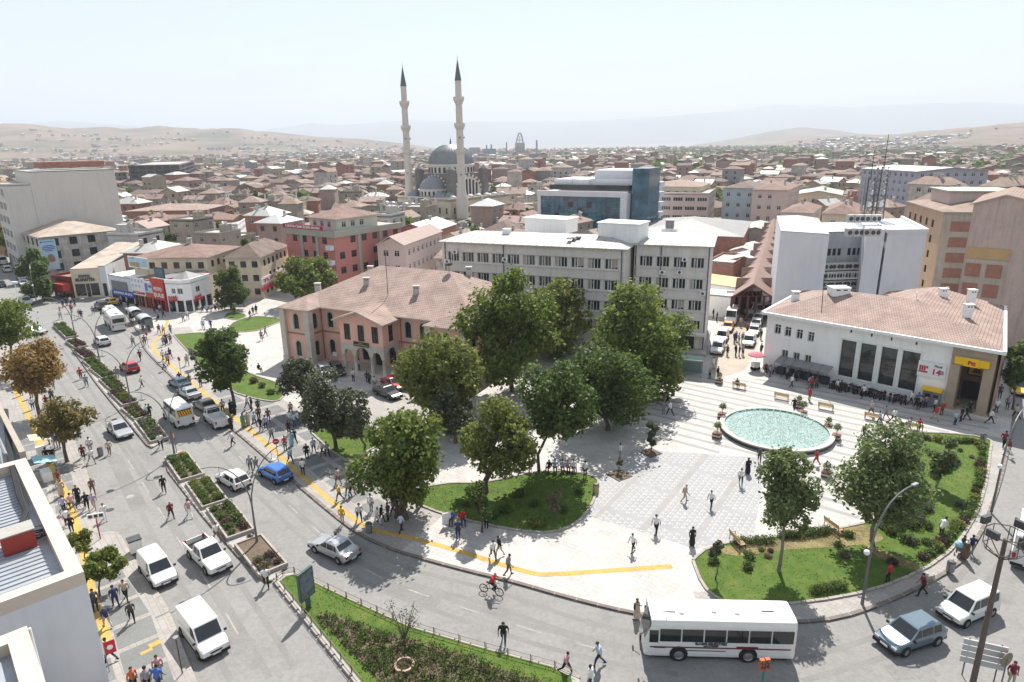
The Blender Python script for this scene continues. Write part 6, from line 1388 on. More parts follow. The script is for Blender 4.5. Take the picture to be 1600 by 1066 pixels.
def add_leaf(mb,p,n,s,asp=.6):
 a=n.orthogonal().normalized();b=n.cross(a);t=lr.uniform(0,6.28);u=a*cos(t)+b*sin(t);w=n.cross(u);o=len(mb.v)
 l,k=s,s*asp
 mb.v+=[tuple(p-u*l),tuple(p+w*k+n*(s*.12)),tuple(p+u*l),tuple(p-w*k-n*(s*.08))];mb.f.append((o,o+1,o+2,o+3));mb.m.append(0)
def crown(lobes,n,size,flat=0.35,shell=.45):
 mb=MB();tot=sum(r[3]**2 for r in lobes)
 for(x,y,z,r,sz)in lobes:
  k=int(n*r*r/tot);ph=[rand_dir()for _ in range(9)]
  for _ in range(k):
   d=rand_dir()
   if max(d.dot(q)for q in ph)<.72 and lr.random()<.8:continue
   rad=r*(1-shell*lr.random()**1.3)*(lr.uniform(.9,1.1)if lr.random()<.75 else lr.uniform(1.0,1.4));p=Vector((x+d.x*rad,y+d.y*rad,z+d.z*rad*sz))
   nn=(d*.6+rand_dir()*.8+Vector((0,0,flat))).normalized();add_leaf(mb,p,nn,size*lr.uniform(.6,1.3))
 return mb
def tree(label,base,cpx,wpx,hpx,kind,n=6000,leaf=.26,name='broadleaf_tree',trunk_r=.2,bark=None,multi=1,lobes_n=20,spread=1.0,zbase=None,group=None):
 b=P(base[0],base[1],ground_z(base));dist=math.hypot(b.x,b.y);c=PD(cpx[0],cpx[1],dist);depth=(b-Vector((0,0,CAM_H))).dot(_F);w=wpx*depth/FPX/2*1.0;h=hpx*depth/FPX/2*1.05
 root=thing(name,label,'tree',tuple(b),0,group);cx,cy,cz=c.x-b.x,c.y-b.y,c.z-b.z;lobes=[];cz=max(cz,h*.8+.5)
 for k in range(lobes_n):
  for _ in range(20):
   d=rand_dir()*(lr.random()**.45);tp=1-.35*max(0,d.z)
   x,y,z=d.x*w*.82*tp*spread,d.y*w*.80*tp*spread,d.z*h*.80
   if all((x-q[0])**2+(y-q[1])**2+(z-q[2])**2>(.36*w)**2 for q in[(l[0]-cx,l[1]-cy,l[2]-cz)for l in lobes]):break
  lobes.append((cx+x,cy+y,cz+z,min(w,h)*lr.uniform(.26,.44),lr.uniform(.75,1.1)))
 mb=crown(lobes,int(n*1.35),leaf*.86);o=mb.build('crown',LF[kind],root)
 t=MB();fork=max(.5,(cz-h)*.9+h*.25)
 for q in range(multi):
  ox,oy=(lr.uniform(-.5,.5),lr.uniform(-.5,.5))if multi>1 else(0,0);f=Vector((cx*.5+ox*1.4,cy*.5+oy*1.4,fork));mid=Vector((ox+lr.uniform(-.15,.15),oy+lr.uniform(-.15,.15),fork*.5))
  t.path([(ox,oy,-.1),(ox,oy,.15),tuple(mid),tuple(f)],[trunk_r*1.5,trunk_r*1.1,trunk_r*.9,trunk_r*.72],9)
  for i,l in enumerate(lobes):
   if i%multi!=q:continue
   e=Vector(l[:3]);m1=f.lerp(e,.5)+Vector((lr.uniform(-.3,.3),lr.uniform(-.3,.3),lr.uniform(0,.4)));t.path([tuple(f),tuple(m1),tuple(e)],[trunk_r*.5,trunk_r*.3,trunk_r*.1],5)
   for _ in range(3):e2=e+rand_dir()*l[3]*.8;t.path([tuple(m1.lerp(e,.5)),tuple(e2)],[trunk_r*.16,trunk_r*.05],3)
 t.build('trunk',bark or BARK,root);return root
def in_poly_px(p):return None
PLZ=[(q.x,q.y)for q in PLAZA_POLY];LFT=[(q.x,q.y)for q in LEFT_POLY];ISL=[(q.x,q.y)for q in isl]
def ground_z(pxy):
 q=P(pxy[0],pxy[1],0.0)
 if inside(q,PLZ):
  for l in LAWNS:
   if inside(q,l):return PH+.05
  return PH
 if inside(q,LFT):return PH
 if inside(q,MED1)or inside(q,MED2):return.15
 if inside(q,ISL):return.22
 return.004
tree('large tree turning orange on the near pavement at left',(63,652),(53,573),98,82,'autumn',6500,.24,trunk_r=.22)
tree('smaller tree turning rusty green by the cream awning',(105,722),(96,656),84,70,'autumn2',5000,.2,trunk_r=.17)
tree('green tree at the left edge above the orange tree',(22,585),(14,505),84,82,'plane',5500,.26,trunk_r=.2)
tree('small round green tree beside the near roof corner',(156,932),(157,880),82,56,'plane',5200,.15,trunk_r=.07,lobes_n=10)
tree('small pale yellowish tree next to the street-name sign',(137,880),(128,846),42,40,'lime',1600,.13,trunk_r=.05,lobes_n=7)
tree('dark green tree on the sidewalk near the left lawn',(367,637),(350,556),84,118,'dark',7500,.26,trunk_r=.2)
tree('grey-green bushy tree in front of the cream corner block',(361,484),(360,445),50,74,'dark',3600,.38,trunk_r=.2)
tree('round green tree behind the left end of the pink building',(470,478),(478,436),100,70,'plane',6000,.4,trunk_r=.3)
tree('dark pine touching the pink building left wing',(478,640),(470,592),78,66,'pine',5200,.22,'pine_tree',.2,lobes_n=15)
tree('broad dark pine on the small triangular lawn',(525,700),(508,630),92,108,'pine',7500,.2,'pine_tree',.2,lobes_n=18)
tree('thin open pine right of the broad dark pine',(570,706),(556,648),62,100,'pine',2600,.18,'pine_tree',.13,lobes_n=14)
tree('broad yellow-green tree in front of the portico right side',(700,665),(690,582),134,140,'lime',9000,.28,trunk_r=.26)
tree('dark pine below the yellow-green tree',(712,692),(706,640),80,90,'pine',5600,.2,'pine_tree',.18,lobes_n=16)
tree('huge leafy tree over the front pavement with several trunks',(630,806),(626,714),148,168,'plane',12500,.24,trunk_r=.22,multi=3,lobes_n=20)
tree('leafy tree growing on the front lawn right of the huge tree',(762,770),(776,684),122,152,'lime',8500,.22,trunk_r=.17,multi=2,lobes_n=16)
tree('slim young tree by the bins on the front pavement',(753,832),(752,780),50,76,'dark',2200,.15,trunk_r=.09,lobes_n=8)
tree('tallest plane tree in front of the pink building right side',(800,612),(796,510),150,190,'plane',12500,.32,trunk_r=.3,lobes_n=20)
tree('yellowish tree between the tallest plane and the office block',(868,560),(872,496),112,126,'lime',7000,.34,trunk_r=.24)
tree('slender-trunked tree at the lawn corner near the bench sitters',(842,738),(868,624),128,140,'dark',9000,.24,trunk_r=.16,lobes_n=18)
tree('dark dense tree in the middle of the square',(950,672),(944,602),150,146,'dark',10500,.26,trunk_r=.25,lobes_n=18)
tree('big bright tree in front of the office block right wing',(1022,614),(1000,524),168,172,'plane',13000,.32,trunk_r=.3,lobes_n=20)
tree('low leafy tree between the big bright tree and the lane',(1052,618),(1040,592),50,44,'autumn2',1400,.26,trunk_r=.12,lobes_n=6)
tree('young plane tree on the left of the round garden',(1217,892),(1232,762),98,156,'silver',7500,.17,trunk_r=.13,bark=BARKP,lobes_n=20,spread=.88)
tree('spreading plane tree in the middle of the round garden',(1362,846),(1382,742),138,172,'silver',11000,.19,trunk_r=.16,bark=BARKP,lobes_n=24,spread=.9)
tree('small silvery tree at the far side of the round garden',(1462,762),(1476,718),62,70,'silver',3600,.18,trunk_r=.1,bark=BARKP,lobes_n=9)
tree('street tree beside the post office right corner, nearer',(1582,640),(1588,585),46,62,'dark',2600,.28,trunk_r=.13,lobes_n=8)
tree('street tree beside the post office right corner, farther',(1590,600),(1597,555),46,52,'plane',2200,.3,trunk_r=.13,lobes_n=8)
tree('street tree on the right edge behind the post office',(1597,520),(1600,490),40,60,'dark',2000,.36,trunk_r=.15,lobes_n=8)
tree('dark street trees row, nearest to the photo studio',(70,470),(62,440),60,60,'dark',3200,.4,trunk_r=.18,lobes_n=9)
tree('dark street tree beside the poster of the derelict building',(52,440),(46,412),46,60,'dark',2600,.42,trunk_r=.18,lobes_n=8)
tree('street tree below the balcony apartments at left',(10,400),(10,372),44,40,'plane',1800,.5,trunk_r=.2,lobes_n=7)
tree('tiny sapling in the round island of grass near the pharmacy',(367,494),(363,478),14,22,'lime',300,.2,trunk_r=.05,lobes_n=4)
tree('young thin tree alone on the shaded front lawn',(867,812),(868,780),34,44,'dry',900,.12,trunk_r=.04,lobes_n=7)
tree('small dark pine at the left tip of the round garden',(1118,905),(1122,862),26,54,'pine',1100,.12,'pine_tree',.05,lobes_n=8)
tree('dark conifer in a square pit on the open square',(1017,705),(1018,678),24,56,'pine',1300,.16,'pine_tree',.07,lobes_n=8,spread=.7)
tree('low shrubby sapling in a square pit by the square',(967,740),(968,727),14,22,'dry',260,.13,'sapling',.04,lobes_n=5)
tree('slim bare-stemmed sapling on the left lawn',(308,575),(307,558),20,24,'grey',420,.2,trunk_r=.05,lobes_n=5)
tree('yard tree left of the brick terrace',(232,372),(238,348),62,34,'lime',3200,.5,trunk_r=.25,lobes_n=9)
tree('dark round tree behind the brick annex',(400,333),(400,312),48,28,'dark',2200,.5,trunk_r=.25,lobes_n=7)
for(x,y,s)in((1017,708,1.1),(968,743,1.2)):
 p=P(x,y,PH);m=MB();m.box((p.x,p.y,PH+.03),(1.5*s,1.5*s,.06),.6,0);o=m.build('tree_pit',SOIL,plaza)
def town_proto(kind,w,h,n,leaf):
 r=link('town_tree',None);lb=[(lr.uniform(-.5,.5)*w,lr.uniform(-.5,.5)*w,h*lr.uniform(.45,.85),w*lr.uniform(.4,.6),.9)for _ in range(7)];crown(lb,n,leaf).build('crown',LF[kind],r);t=MB();t.tube((0,0,0),(0,0,h*.6),.2,.12,6);t.build('trunk',BARK,r);return r
TP=[town_proto('dark',2.6,6.5,900,.5),town_proto('plane',2.9,7,900,.5),town_proto('lime',2.4,6,800,.48),town_proto('dark',1.4,9.5,800,.45)];tu=[0]*4;tn=0
ffm=MB()
for x,y,r2 in TREESPOTS:
 pp=to_px((x,y,4))
 if r2<420 and tn<90:
  i=lr.randrange(4);o=TP[i]if not tu[i]else copy_tree(TP[i]);tu[i]=1;tn+=1;o.location=(x,y,0);o.rotation_euler=(0,0,lr.uniform(0,6));s=lr.uniform(.7,1.2);o.scale=(s,s,s)
  lab='%s among the roofs, %s%s'%(('dark bushy tree','green bushy tree','pale green bushy tree','dark poplar')[i],'near, ' if r2<220 else 'far, ',region(*pp));tag(o,lab,'tree',lab)
 else:
  for q in range(lr.choice((1,2,3))):
   X,Y=x+lr.uniform(-6,6),y+lr.uniform(-6,6);rr_=lr.uniform(2,4)
   for _ in range(9):add_leaf(ffm,Vector((X,Y,rr_*1.3))+rand_dir()*rr_*.8,rand_dir(),rr_*.7,.8)
for k in range(5200):
 if k%3:x=lr.uniform(1020,1640);d=lr.uniform(620,3000)
 else:x=lr.uniform(-40,1640);d=lr.uniform(900,3400)
 p=PD(x,235,d);
 if mnoise.noise(Vector((p.x*.003,p.y*.003,1)))<-.05 and k%3:continue
 rr_=lr.uniform(2.5,5.5)
 for _ in range(8):add_leaf(ffm,Vector((p.x,p.y,rr_*1.2))+rand_dir()*rr_*.9,rand_dir(),rr_*.8,.8)
tag(ffm.build('far_trees',LF['dark']),'far belts of green trees among the town and on the plain','trees',kind='stuff')
for i in range(4):
 if not tu[i]:
  for c in list(TP[i].children):bpy.data.objects.remove(c)
  bpy.data.objects.remove(TP[i])
# ==== MEDIAN PLANTERS AND SHRUBS
def bush_mesh(kind,r,n,leaf,sz=.75):
 lb=[(lr.uniform(-.35,.35)*r,lr.uniform(-.35,.35)*r,r*.45,r*lr.uniform(.5,.75),sz)for _ in range(5)];mb=crown(lb,n,leaf,.4,.5)
 for i in range(4):mb.tube((0,0,0),(lr.uniform(-.4,.4)*r,lr.uniform(-.4,.4)*r,r*.5),.03,.015,4,1)
 return mb.mesh('shrub',[LF[kind],BARK])
BM={k:bush_mesh(k,.62,520,.085)for k in('bush','dark','purple','grey','yellow','lime','dry')}
def shrub(p,kind,s,label,group=None,name='shrub',sz=None):
 o=link(name,BM[kind],None,(p.x,p.y,p.z-.04),lr.uniform(0,6));o.scale=(s,s,s*(sz or lr.uniform(.8,1.15)));return tag(o,label,'shrub',group)
ORD=['first','second','third','fourth','fifth','sixth','seventh','eighth','ninth','tenth','eleventh','twelfth','thirteenth']
PLN=[((92,508),(113,528)),((112,533),(128,544)),((124,547),(143,561)),((139,563),(157,577)),((150,575),(171,591)),((166,592),(186,610)),((181,611),(204,633)),((202,637),(224,655)),((224,657),(250,690)),((275,713),(301,749)),((309,752),(337,790)),((343,792),(377,838)),((388,846),(428,894))]
PAL=[('bush','dark'),('purple','dark'),('purple','grey'),('bush','dark'),('dark','bush'),('bush','purple'),('bush','purple'),('purple','dark'),('grey','bush'),('bush','dark'),('bush','lime'),('dark','purple'),('dry','purple')]
CN={'bush':'green','dark':'dark green','purple':'purple-brown','grey':'grey-green','yellow':'bright yellow','lime':'pale green','dry':'withered'}
for i,(a,b)in enumerate(PLN):
 A,B=P(*a,.15),P(*b,.15);d=(B-A);L=d.length;d.normalize();n=Vector((-d.y,d.x,0));W=1.75 if i<9 else 2.1;c=(A+B)/2;an=heading(d)
 pl=thing('median_planter','stone-edged median planter, %s counting from the far end of the avenue'%ORD[i],'planter',(c.x,c.y,.15),an,'planters along the median')
 for sx,sy,lx,ly in((0,W/2,L,.16),(0,-W/2,L,.16),(L/2-.08,0,.16,W-.16),(-L/2+.08,0,.16,W-.16)):m=MB();m.box((sx,sy,.13),(lx,ly,.34));m.build('kerb',KERB,pl)
 m=MB();m.box((0,0,.1),(L-.16,W-.16,.2));m.build('soil',SOIL,pl)
 nx=max(2,int(L/.95));ny=2
 for u in range(nx):
  for v in range(ny):
   if i==12 and u<nx*.45:continue
   p=c+d*((u+.5)/nx-.5)*(L-.5)+n*((v-.5)*W*.48)+Vector((0,0,.2));k=PAL[i][lr.random()<.38]
   lab='%s low shrub in the %s median planter from the far end'%(CN[k],ORD[i]);shrub(p,k,lr.uniform(.72,1.0),lab,'low shrubs in the %s median planter'%ORD[i])
for x,y,i in((286,712,9),(196,618,6)):p=P(x,y,.4);shrub(p,'yellow',.8,'clipped bright yellow bush in the %s median planter'%ORD[i])
for x,y,s in((390,840,.5),(416,872,.6),(418,880,.55)):shrub(P(x,y,.35),'grey',s,'small ball of grey-green foliage in the last median planter','balls of foliage in the last planter')
gr_=random.Random(9)
edge_px=smooth_line([Vector((1425,686,0)),Vector((1480,690,0)),Vector((1530,695,0)),Vector((1533,730,0)),Vector((1528,760,0)),Vector((1515,800,0)),Vector((1490,830,0)),Vector((1465,858,0)),Vector((1440,872,0))],4)
for k,q in enumerate(edge_px):
 kd=('dark','bush','purple','lime','bush')[k%5];shrub(P(q.x,q.y,PH+.05),kd,gr_.uniform(.75,1.25),'%s shrub along the outer edge of the round garden'%CN[kd],'%s edging shrubs of the round garden'%CN[kd])
for k in range(34):
 x,y=gr_.uniform(1375,1450),gr_.uniform(785,850)
 if y>785+(x-1375)*.9+45:continue
 kd=('dark','bush','grey')[k%3];shrub(P(x,y,PH+.05),kd,gr_.uniform(.8,1.3),'%s shrub in the thicket of the round garden'%CN[kd],'%s thicket shrubs of the round garden'%CN[kd])
for k,(x0,y0,x1,y1)in enumerate(((1252,842,1292,834),(1220,842,1245,842),(1205,850,1150,852),(1270,930,1316,922))):
 h_=thing('hedge',['clipped dark hedge behind the right garden bench','short clipped hedge beside the young plane tree','low dark hedge behind the left garden bench','low hedge inside the front kerb of the round garden'][k],'hedge',tuple(P((x0+x1)/2,(y0+y1)/2,PH+.05)));A,B=P(x0,y0),P(x1,y1);lb=[(A.lerp(B,t/8).x-h_.location.x,A.lerp(B,t/8).y-h_.location.y,.3,.42,.8)for t in range(9)];crown(lb,2600,.06,.3,.6).build('foliage',LF['dark'],h_)
for k,(x,y,kd)in enumerate(((1500,705,'dark'),(1450,706,'dark'),(1480,735,'grey'),(1518,715,'dry'),(1498,790,'grey'),(1320,870,'dry'),(1395,880,'purple'),(1200,870,'dry'),(1170,870,'dark'),(1190,860,'bush'),(1168,888,'dark'),(1115,880,'bush'),(1325,838,'bush'),(1310,852,'dark'),(1205,862,'purple'))):shrub(P(x,y,PH+.05),kd,gr_.uniform(.5,1.0),'%s single shrub on the round garden lawn, %s from the left tip'%(CN[kd],'near' if x<1250 else 'far'),'single shrubs on the round garden lawn')
for k,(x,y,kd)in enumerate(((660,772,'dark'),(812,775,'dark'),(835,790,'dark'),(790,800,'bush'),(905,770,'dark'),(838,820,'lime'),(880,800,'bush'),(730,790,'dark'),(770,808,'dark'))):shrub(P(x,y,PH+.05),kd,gr_.uniform(.8,1.4),'%s shrub in the shade on the front lawn'%CN[kd],'%s shrubs on the front lawn'%CN[kd])
for k,(x,y,kd)in enumerate(((312,540,'dark'),(330,560,'bush'),(398,598,'purple'),(410,605,'dark'),(520,672,'dry'),(530,680,'purple'),(424,615,'bush'))):shrub(P(x,y,PH+.05),kd,gr_.uniform(.9,1.5),'%s shrub on the lawns left of the pink building'%CN[kd],'%s shrubs on the left lawns'%CN[kd])
fb_=MB();bx_=[p[0]for p in bed];by_=[p[1]for p in bed]
rose=[MB(),MB(),MB()]
for k in range(2400):
 x,y=lr.uniform(min(bx_),max(bx_)),lr.uniform(min(by_),max(by_))
 if not inside((x,y),bed):continue
 r=lr.uniform(.10,.28);tgt=rose[(0,0,0,1,0,0,0,2)[k%8]]
 for _ in range(12):add_leaf(tgt,Vector((x,y,.28+r*.6))+rand_dir()*r,rand_dir(),lr.uniform(.05,.1),.7)
for mb_,kd,nm,lb in((rose[0],'bush','rose_bushes','mass of green rose bushes filling the island flower bed'),(rose[1],'dry','dry_plants','dry stubble plants in the island flower bed'),(rose[2],'purple','dark_roses','reddish rose growth in the island flower bed')):tag(mb_.build(nm,LF[kd]),lb,'flowers',kind='stuff')
p=P(632,1000,.25);sp_=thing('bare_sapling','thin half-bare sapling with a stone ring in the island bed','sapling',tuple(p));t=MB()
for k in range(9):
 a=k*.7;tip=Vector((cos(a)*lr.uniform(.5,1.2),sin(a)*lr.uniform(.5,1.2),lr.uniform(1.6,3.0)));t.path([(0,0,0),tuple(tip*.4),tuple(tip)],[.05,.03,.012],5)
t.build('stem',BARK,sp_);lb=[(lr.uniform(-1,1),lr.uniform(-1,1),lr.uniform(1.4,2.7),.4,1)for _ in range(9)];crown(lb,500,.06).build('crown',LF['grey'],sp_)
p=P(632,1043,.25);rg2=thing('stone_ring','round pale stone ring planter in the island flower bed','planter',tuple(p));m=MB();m.lathe((0,0,0),[(.6,-.05),(.62,.26),(.5,.28),(.48,.1),(.01,.08)],24,0,[0,0,0,1]);m.build('ring',[M('terracotta_pale',(.40,.27,.21),var=.12),SOIL],rg2)
o=grass_tufts.build('grass_blades',leaf_mat('grass_blades',(.075,.125,.02),(.15,.20,.045),trans=.6));tag(o,'short grass blades over the lawns and the island','grass',kind='stuff')
# ==== VEHICLES
TYRE=M('tyre',(.018,.018,.018),rough=.85,var=0);RIM=M('wheel_rim',(.35,.35,.36),rough=.35,var=0,metal=.7);HEADL=M('headlight_glass',(.55,.57,.58),rough=.12,var=0,spec=.7);TAILL=M('tail_light_red',(.32,.012,.012),rough=.25,var=0);PLATE=M('number_plate',(.62,.62,.60),var=0)
PAINT={k:paint_mat('paint_'+k,c,r,m)for k,c,r,m in(('white',(.62,.62,.60),.3,0),('silver',(.40,.41,.42),.3,.5),('black',(.018,.018,.02),.25,0),('blue',(.03,.14,.42),.28,.2),('red',(.36,.02,.03),.3,0),('teal',(.06,.11,.15),.28,.4),('slate',(.14,.19,.23),.25,.5),('yellow',(.66,.42,.02),.35,0),('green',(.03,.07,.05),.3,.2),('cream',(.52,.49,.43),.35,0),('orange',(.5,.22,.03),.35,0),('charcoal',(.05,.055,.06),.28,.3))}
KIND={'sedan':(4.45,1.72,1.44,.90,[(.5,.52,.80),(.49,.64,.9),(.42,.74,.97),(.22,.88,1),(-.05,.91,1),(-.30,.95,1),(-.44,.95,.97),(-.49,.88,.9),(-.5,.6,.84)],(.215,-.36),(.04,-.22),(.30,-.30),.31,[(.16,.0),(-.02,-.17),(-.19,-.27)]),'hatch':(4.0,1.70,1.48,.92,[(.5,.52,.8),(.49,.66,.9),(.42,.78,.97),(.24,.91,1),(-.1,.94,1),(-.44,.98,.97),(-.49,.95,.93),(-.5,.6,.88)],(.235,-.485),(.06,-.37),(.31,-.31),.31,[(.17,.02),(0,-.2),(-.23,-.38)]),'suv':(4.3,1.78,1.72,1.02,[(.5,.6,.82),(.49,.78,.92),(.42,.92,.98),(.23,1.02,1),(-.1,1.04,1),(-.46,1.06,.98),(-.5,.9,.92)],(.23,-.49),(.08,-.45),(.31,-.31),.36,[(.17,.02),(0,-.2),(-.22,-.42)]),'van':(4.0,1.74,1.74,1.02,[(.5,.55,.8),(.49,.7,.9),(.43,.84,.96),(.30,1.0,1),(-.1,1.03,1),(-.49,1.03,.98),(-.5,.6,.95)],(.31,-.497),(.14,-.485),(.33,-.32),.32,[(.25,.05)]),'bigvan':(4.5,1.82,1.95,1.08,[(.5,.58,.8),(.49,.75,.9),(.44,.9,.97),(.33,1.06,1),(-.1,1.08,1),(-.49,1.08,.98),(-.5,.6,.95)],(.34,-.497),(.19,-.485),(.34,-.32),.33,[(.29,.09)]),'mpv':(4.1,1.74,1.80,1.02,[(.5,.55,.8),(.49,.72,.9),(.43,.86,.96),(.29,1.0,1),(-.1,1.03,1),(-.48,1.03,.98),(-.5,.6,.94)],(.30,-.495),(.13,-.46),(.33,-.31),.32,[(.24,.04),(.02,-.2),(-.22,-.44)]),'minibus':(5.7,2.02,2.55,1.3,[(.5,.6,.84),(.495,.95,.92),(.455,1.18,.98),(.38,1.3,1),(0,1.32,1),(-.49,1.32,.98),(-.5,.6,.95)],(.385,-.498),(.29,-.49),(.35,-.30),.35,[(.34,.2),(.18,.0),(-.02,-.2),(-.22,-.44)]),'pickup':(5.0,1.80,1.74,1.02,[(.5,.62,.82),(.49,.80,.92),(.42,.95,.98),(.22,1.05,1),(-.14,1.06,1),(-.155,1.0,1)],(.225,-.15),(.10,-.10),(.32,-.28),.37,[(.17,.04),(.02,-.1)]),'truck':(4.7,1.74,1.95,1.12,[(.5,.6,.84),(.495,.85,.93),(.45,1.05,.98),(.36,1.14,1),(.16,1.15,1),(.12,1.0,1)],(.37,.13),(.27,.15),(.34,-.28),.34,[(.32,.17)])}
_proto={}
def sect(hw,zt,zb=.2):return[(hw*.92,zb),(hw,zb+.2),(hw,zt-.14),(hw*.96,zt-.04),(hw*.86,zt)]
def vehicle_proto(kind):
 L,W,H,belt,st,cab,roof,wb,wr,sides=KIND[kind];r=link('vehicle',None);hw=W/2;mb=MB()
 rings=[]
 for x,zt,w in st:
  s=sect(hw*w,zt,.24 if abs(x)>.485 else.2);rings.append([(x*L,-y,z)for y,z in s]+[(x*L,y,z)for y,z in reversed(s)])
 n=len(rings[0]);o=len(mb.v)
 for q in rings:mb.v+=q
 for i in range(len(rings)-1):
  for k in range(n):k2=(k+1)%n;mb.f.append((o+i*n+k,o+(i+1)*n+k,o+(i+1)*n+k2,o+i*n+k2));mb.m.append(0)
 mb.f.append(tuple(o+k for k in range(n)));mb.m.append(0);mb.f.append(tuple(o+(len(rings)-1)*n+k for k in reversed(range(n))));mb.m.append(0)
 x0,x1,r0,r1=cab[0]*L,cab[1]*L,roof[0]*L,roof[1]*L;bw,rw=hw*.93,hw*.80 if H<1.9 else hw*.88;zb=belt-.06
 def ring(xa,xb,w,z):return[(xa,-w,z),(xb,-w,z),(xb,w,z),(xa,w,z)]
 B_,R_,T_=ring(x0,x1,bw,zb),ring(r0,r1,rw,H-.07),ring(r0-.14,r1+.1,rw*.84,H);o=len(mb.v);mb.v+=B_+R_+T_
 for a,b in((0,4),(4,8)):
  for k in range(4):k2=(k+1)%4;mb.f.append((o+a+k,o+b+k,o+b+k2,o+a+k2));mb.m.append(0)
 mb.f.append((o+8,o+11,o+10,o+9));mb.m.append(0)
 if kind in('pickup','truck'):
  bx0,bx1=(-.165 if kind=='pickup' else.11)*L,-.5*L;z0,z1=.62,(1.06 if kind=='pickup' else 1.25);c=(bx0+bx1)/2;l=bx0-bx1
  mb.box((c,0,z0-.15),(l,W*.96,.3));
  for sy in(-1,1):mb.box((c,sy*(hw-.05),(z0+z1)/2),(l,.09,z1-z0))
  for xx in(bx0-.04,bx1+.04):mb.box((xx,0,(z0+z1)/2),(.08,W-.2,z1-z0))
  if kind=='pickup':mb.box((c,0,z0+.02),(l-.2,W-.25,.04),0,1)
  else:mb.tube((bx0-.05,-hw+.1,1.25),(bx0-.05,-hw+.1,1.75),.03,.03,5);mb.tube((bx0-.05,hw-.1,1.25),(bx0-.05,hw-.1,1.75),.03,.03,5);mb.tube((bx0-.05,-hw+.1,1.75),(bx0-.05,hw-.1,1.75),.03,.03,5)
 mb.box((L*.47,0,.34),(L*.075,W*.93,.2),0,1);mb.box((-L*.475,0,.38),(L*.06,W*.93,.22),0,1);mb.box((0,0,.24),(L*.9,W*.9,.1),0,1)
 for sy in(-1,1):mb.box((0,sy*(hw+.004),.32),(L*.42,.02,.12),0,1)
 for wx in wb:
  for sy in(-1,1):mb.tube((wx*L,sy*(hw-.05),wr),(wx*L,sy*(hw+.008),wr),wr*1.18,wr*1.18,16,1)
 body=mb.build('body',[PAINT['white'],BLACKM],r);body.material_slots[0].link='OBJECT';body.material_slots[0].material=PAINT['white']
 def lerp3(a,b,t):return tuple(a[i]+(b[i]-a[i])*t for i in range(3))
 def pane(name,c4,off,mat_=CARGLASS):
  m=MB();v=[Vector(p)for p in c4];nn=(v[1]-v[0]).cross(v[3]-v[0]).normalized();ctr=sum(v,Vector())/4
  if nn.dot(Vector(off))<0:nn=-nn
  v=[p+nn*.014 for p in v];m.add(v,[(0,1,2,3)]);m.add([p-nn*.012 for p in v],[(3,2,1,0)]);return m.build(name,mat_,r)
 def quad_on(a,b,c,d,u0,u1,v0,v1):
  return[lerp3(lerp3(a,b,u),lerp3(d,c,u),v)for u,v in((u0,v0),(u1,v0),(u1,v1),(u0,v1))]
 pane('windshield',quad_on(B_[0],B_[3],R_[3],R_[0],.06,.94,.12,.93),(1,0,.3));
 if kind not in('van','bigvan'):pane('rear_window',quad_on(B_[1],B_[2],R_[2],R_[1],.08,.92,.34 if kind=='sedan' else(.2 if H<2 else.25),.9),(-1,0,.2))
 for a,b in sides:
  for sy in(0,1):
   def on(x,v):
    lo=(x,(-bw if sy==0 else bw),zb);hi_x=max(min(x,r0-.04),r1+.04);hi=(hi_x if v>.5 else x,(-rw if sy==0 else rw),H-.07);return lerp3((x,lo[1],zb),(hi_x,hi[1],H-.07),v)
   pane('side_window',[on(a*L,.16),on(b*L,.16),on(b*L,.88),on(a*L,.88)],(0,-1 if sy==0 else 1,0))
 wm=_proto.get(('wheel',wr))
 if not wm:
  m=MB();m.lathe((0,0,0),[(wr*.55,-.1),(wr*.9,-.1),(wr,-.06),(wr,.06),(wr*.9,.1),(wr*.62,.1),(wr*.60,.075),(wr*.2,.06),(.01,.08)],18,0,[0,0,0,0,0,0,1,1]);m.v=[(x,-z,y)for x,y,z in m.v];m.f=m.f[:];ty_=MB();ri_=MB();ty_.v=m.v;ri_.v=m.v;ty_.f=[f for f,i in zip(m.f,m.m)if i==0];ri_.f=[f for f,i in zip(m.f,m.m)if i];ty_.m=[0]*len(ty_.f);ri_.m=[0]*len(ri_.f);wm=_proto[('wheel',wr)]=ty_.mesh('wheel',TYRE);_proto[('rim',wr)]=ri_.mesh('rim',RIM)
 for wx in wb:
  for sy in(-1,1):o=link('wheel',wm,r,(wx*L,sy*(hw-.045),wr));o.rotation_euler=(0,0,0 if sy<0 else pi);link('rim',_proto[('rim',wr)],o)
 fz=st[1][1]-.06;rz_=belt-.12 if H<2 else 1.0
 for sy in(-1,1):
  m=MB();m.box((L*.472,sy*hw*.68,fz),(.2,hw*.38,.13));m.build('headlight',HEADL,r);m=MB();m.box((-L*.492,sy*hw*.80,rz_),(.1,hw*.2,.2 if H<1.7 else.36));m.build('tail_light',TAILL,r)
  m=MB();m.box((cab[0]*L-.14,sy*(hw+.07),belt+.06),(.1,.17,.13));m.build('mirror',BLACKM,r)
 for x in(L*.512,-L*.508):m=MB();m.box((x,0,.46),(.02,.5,.11));m.build('number_plate',PLATE,r)
 m=MB();m.box((L*.497,0,fz-.12),(.03,W*.42,.1));m.build('grille',BLACKM,r)
 for n_ in r.children:pass
 return r
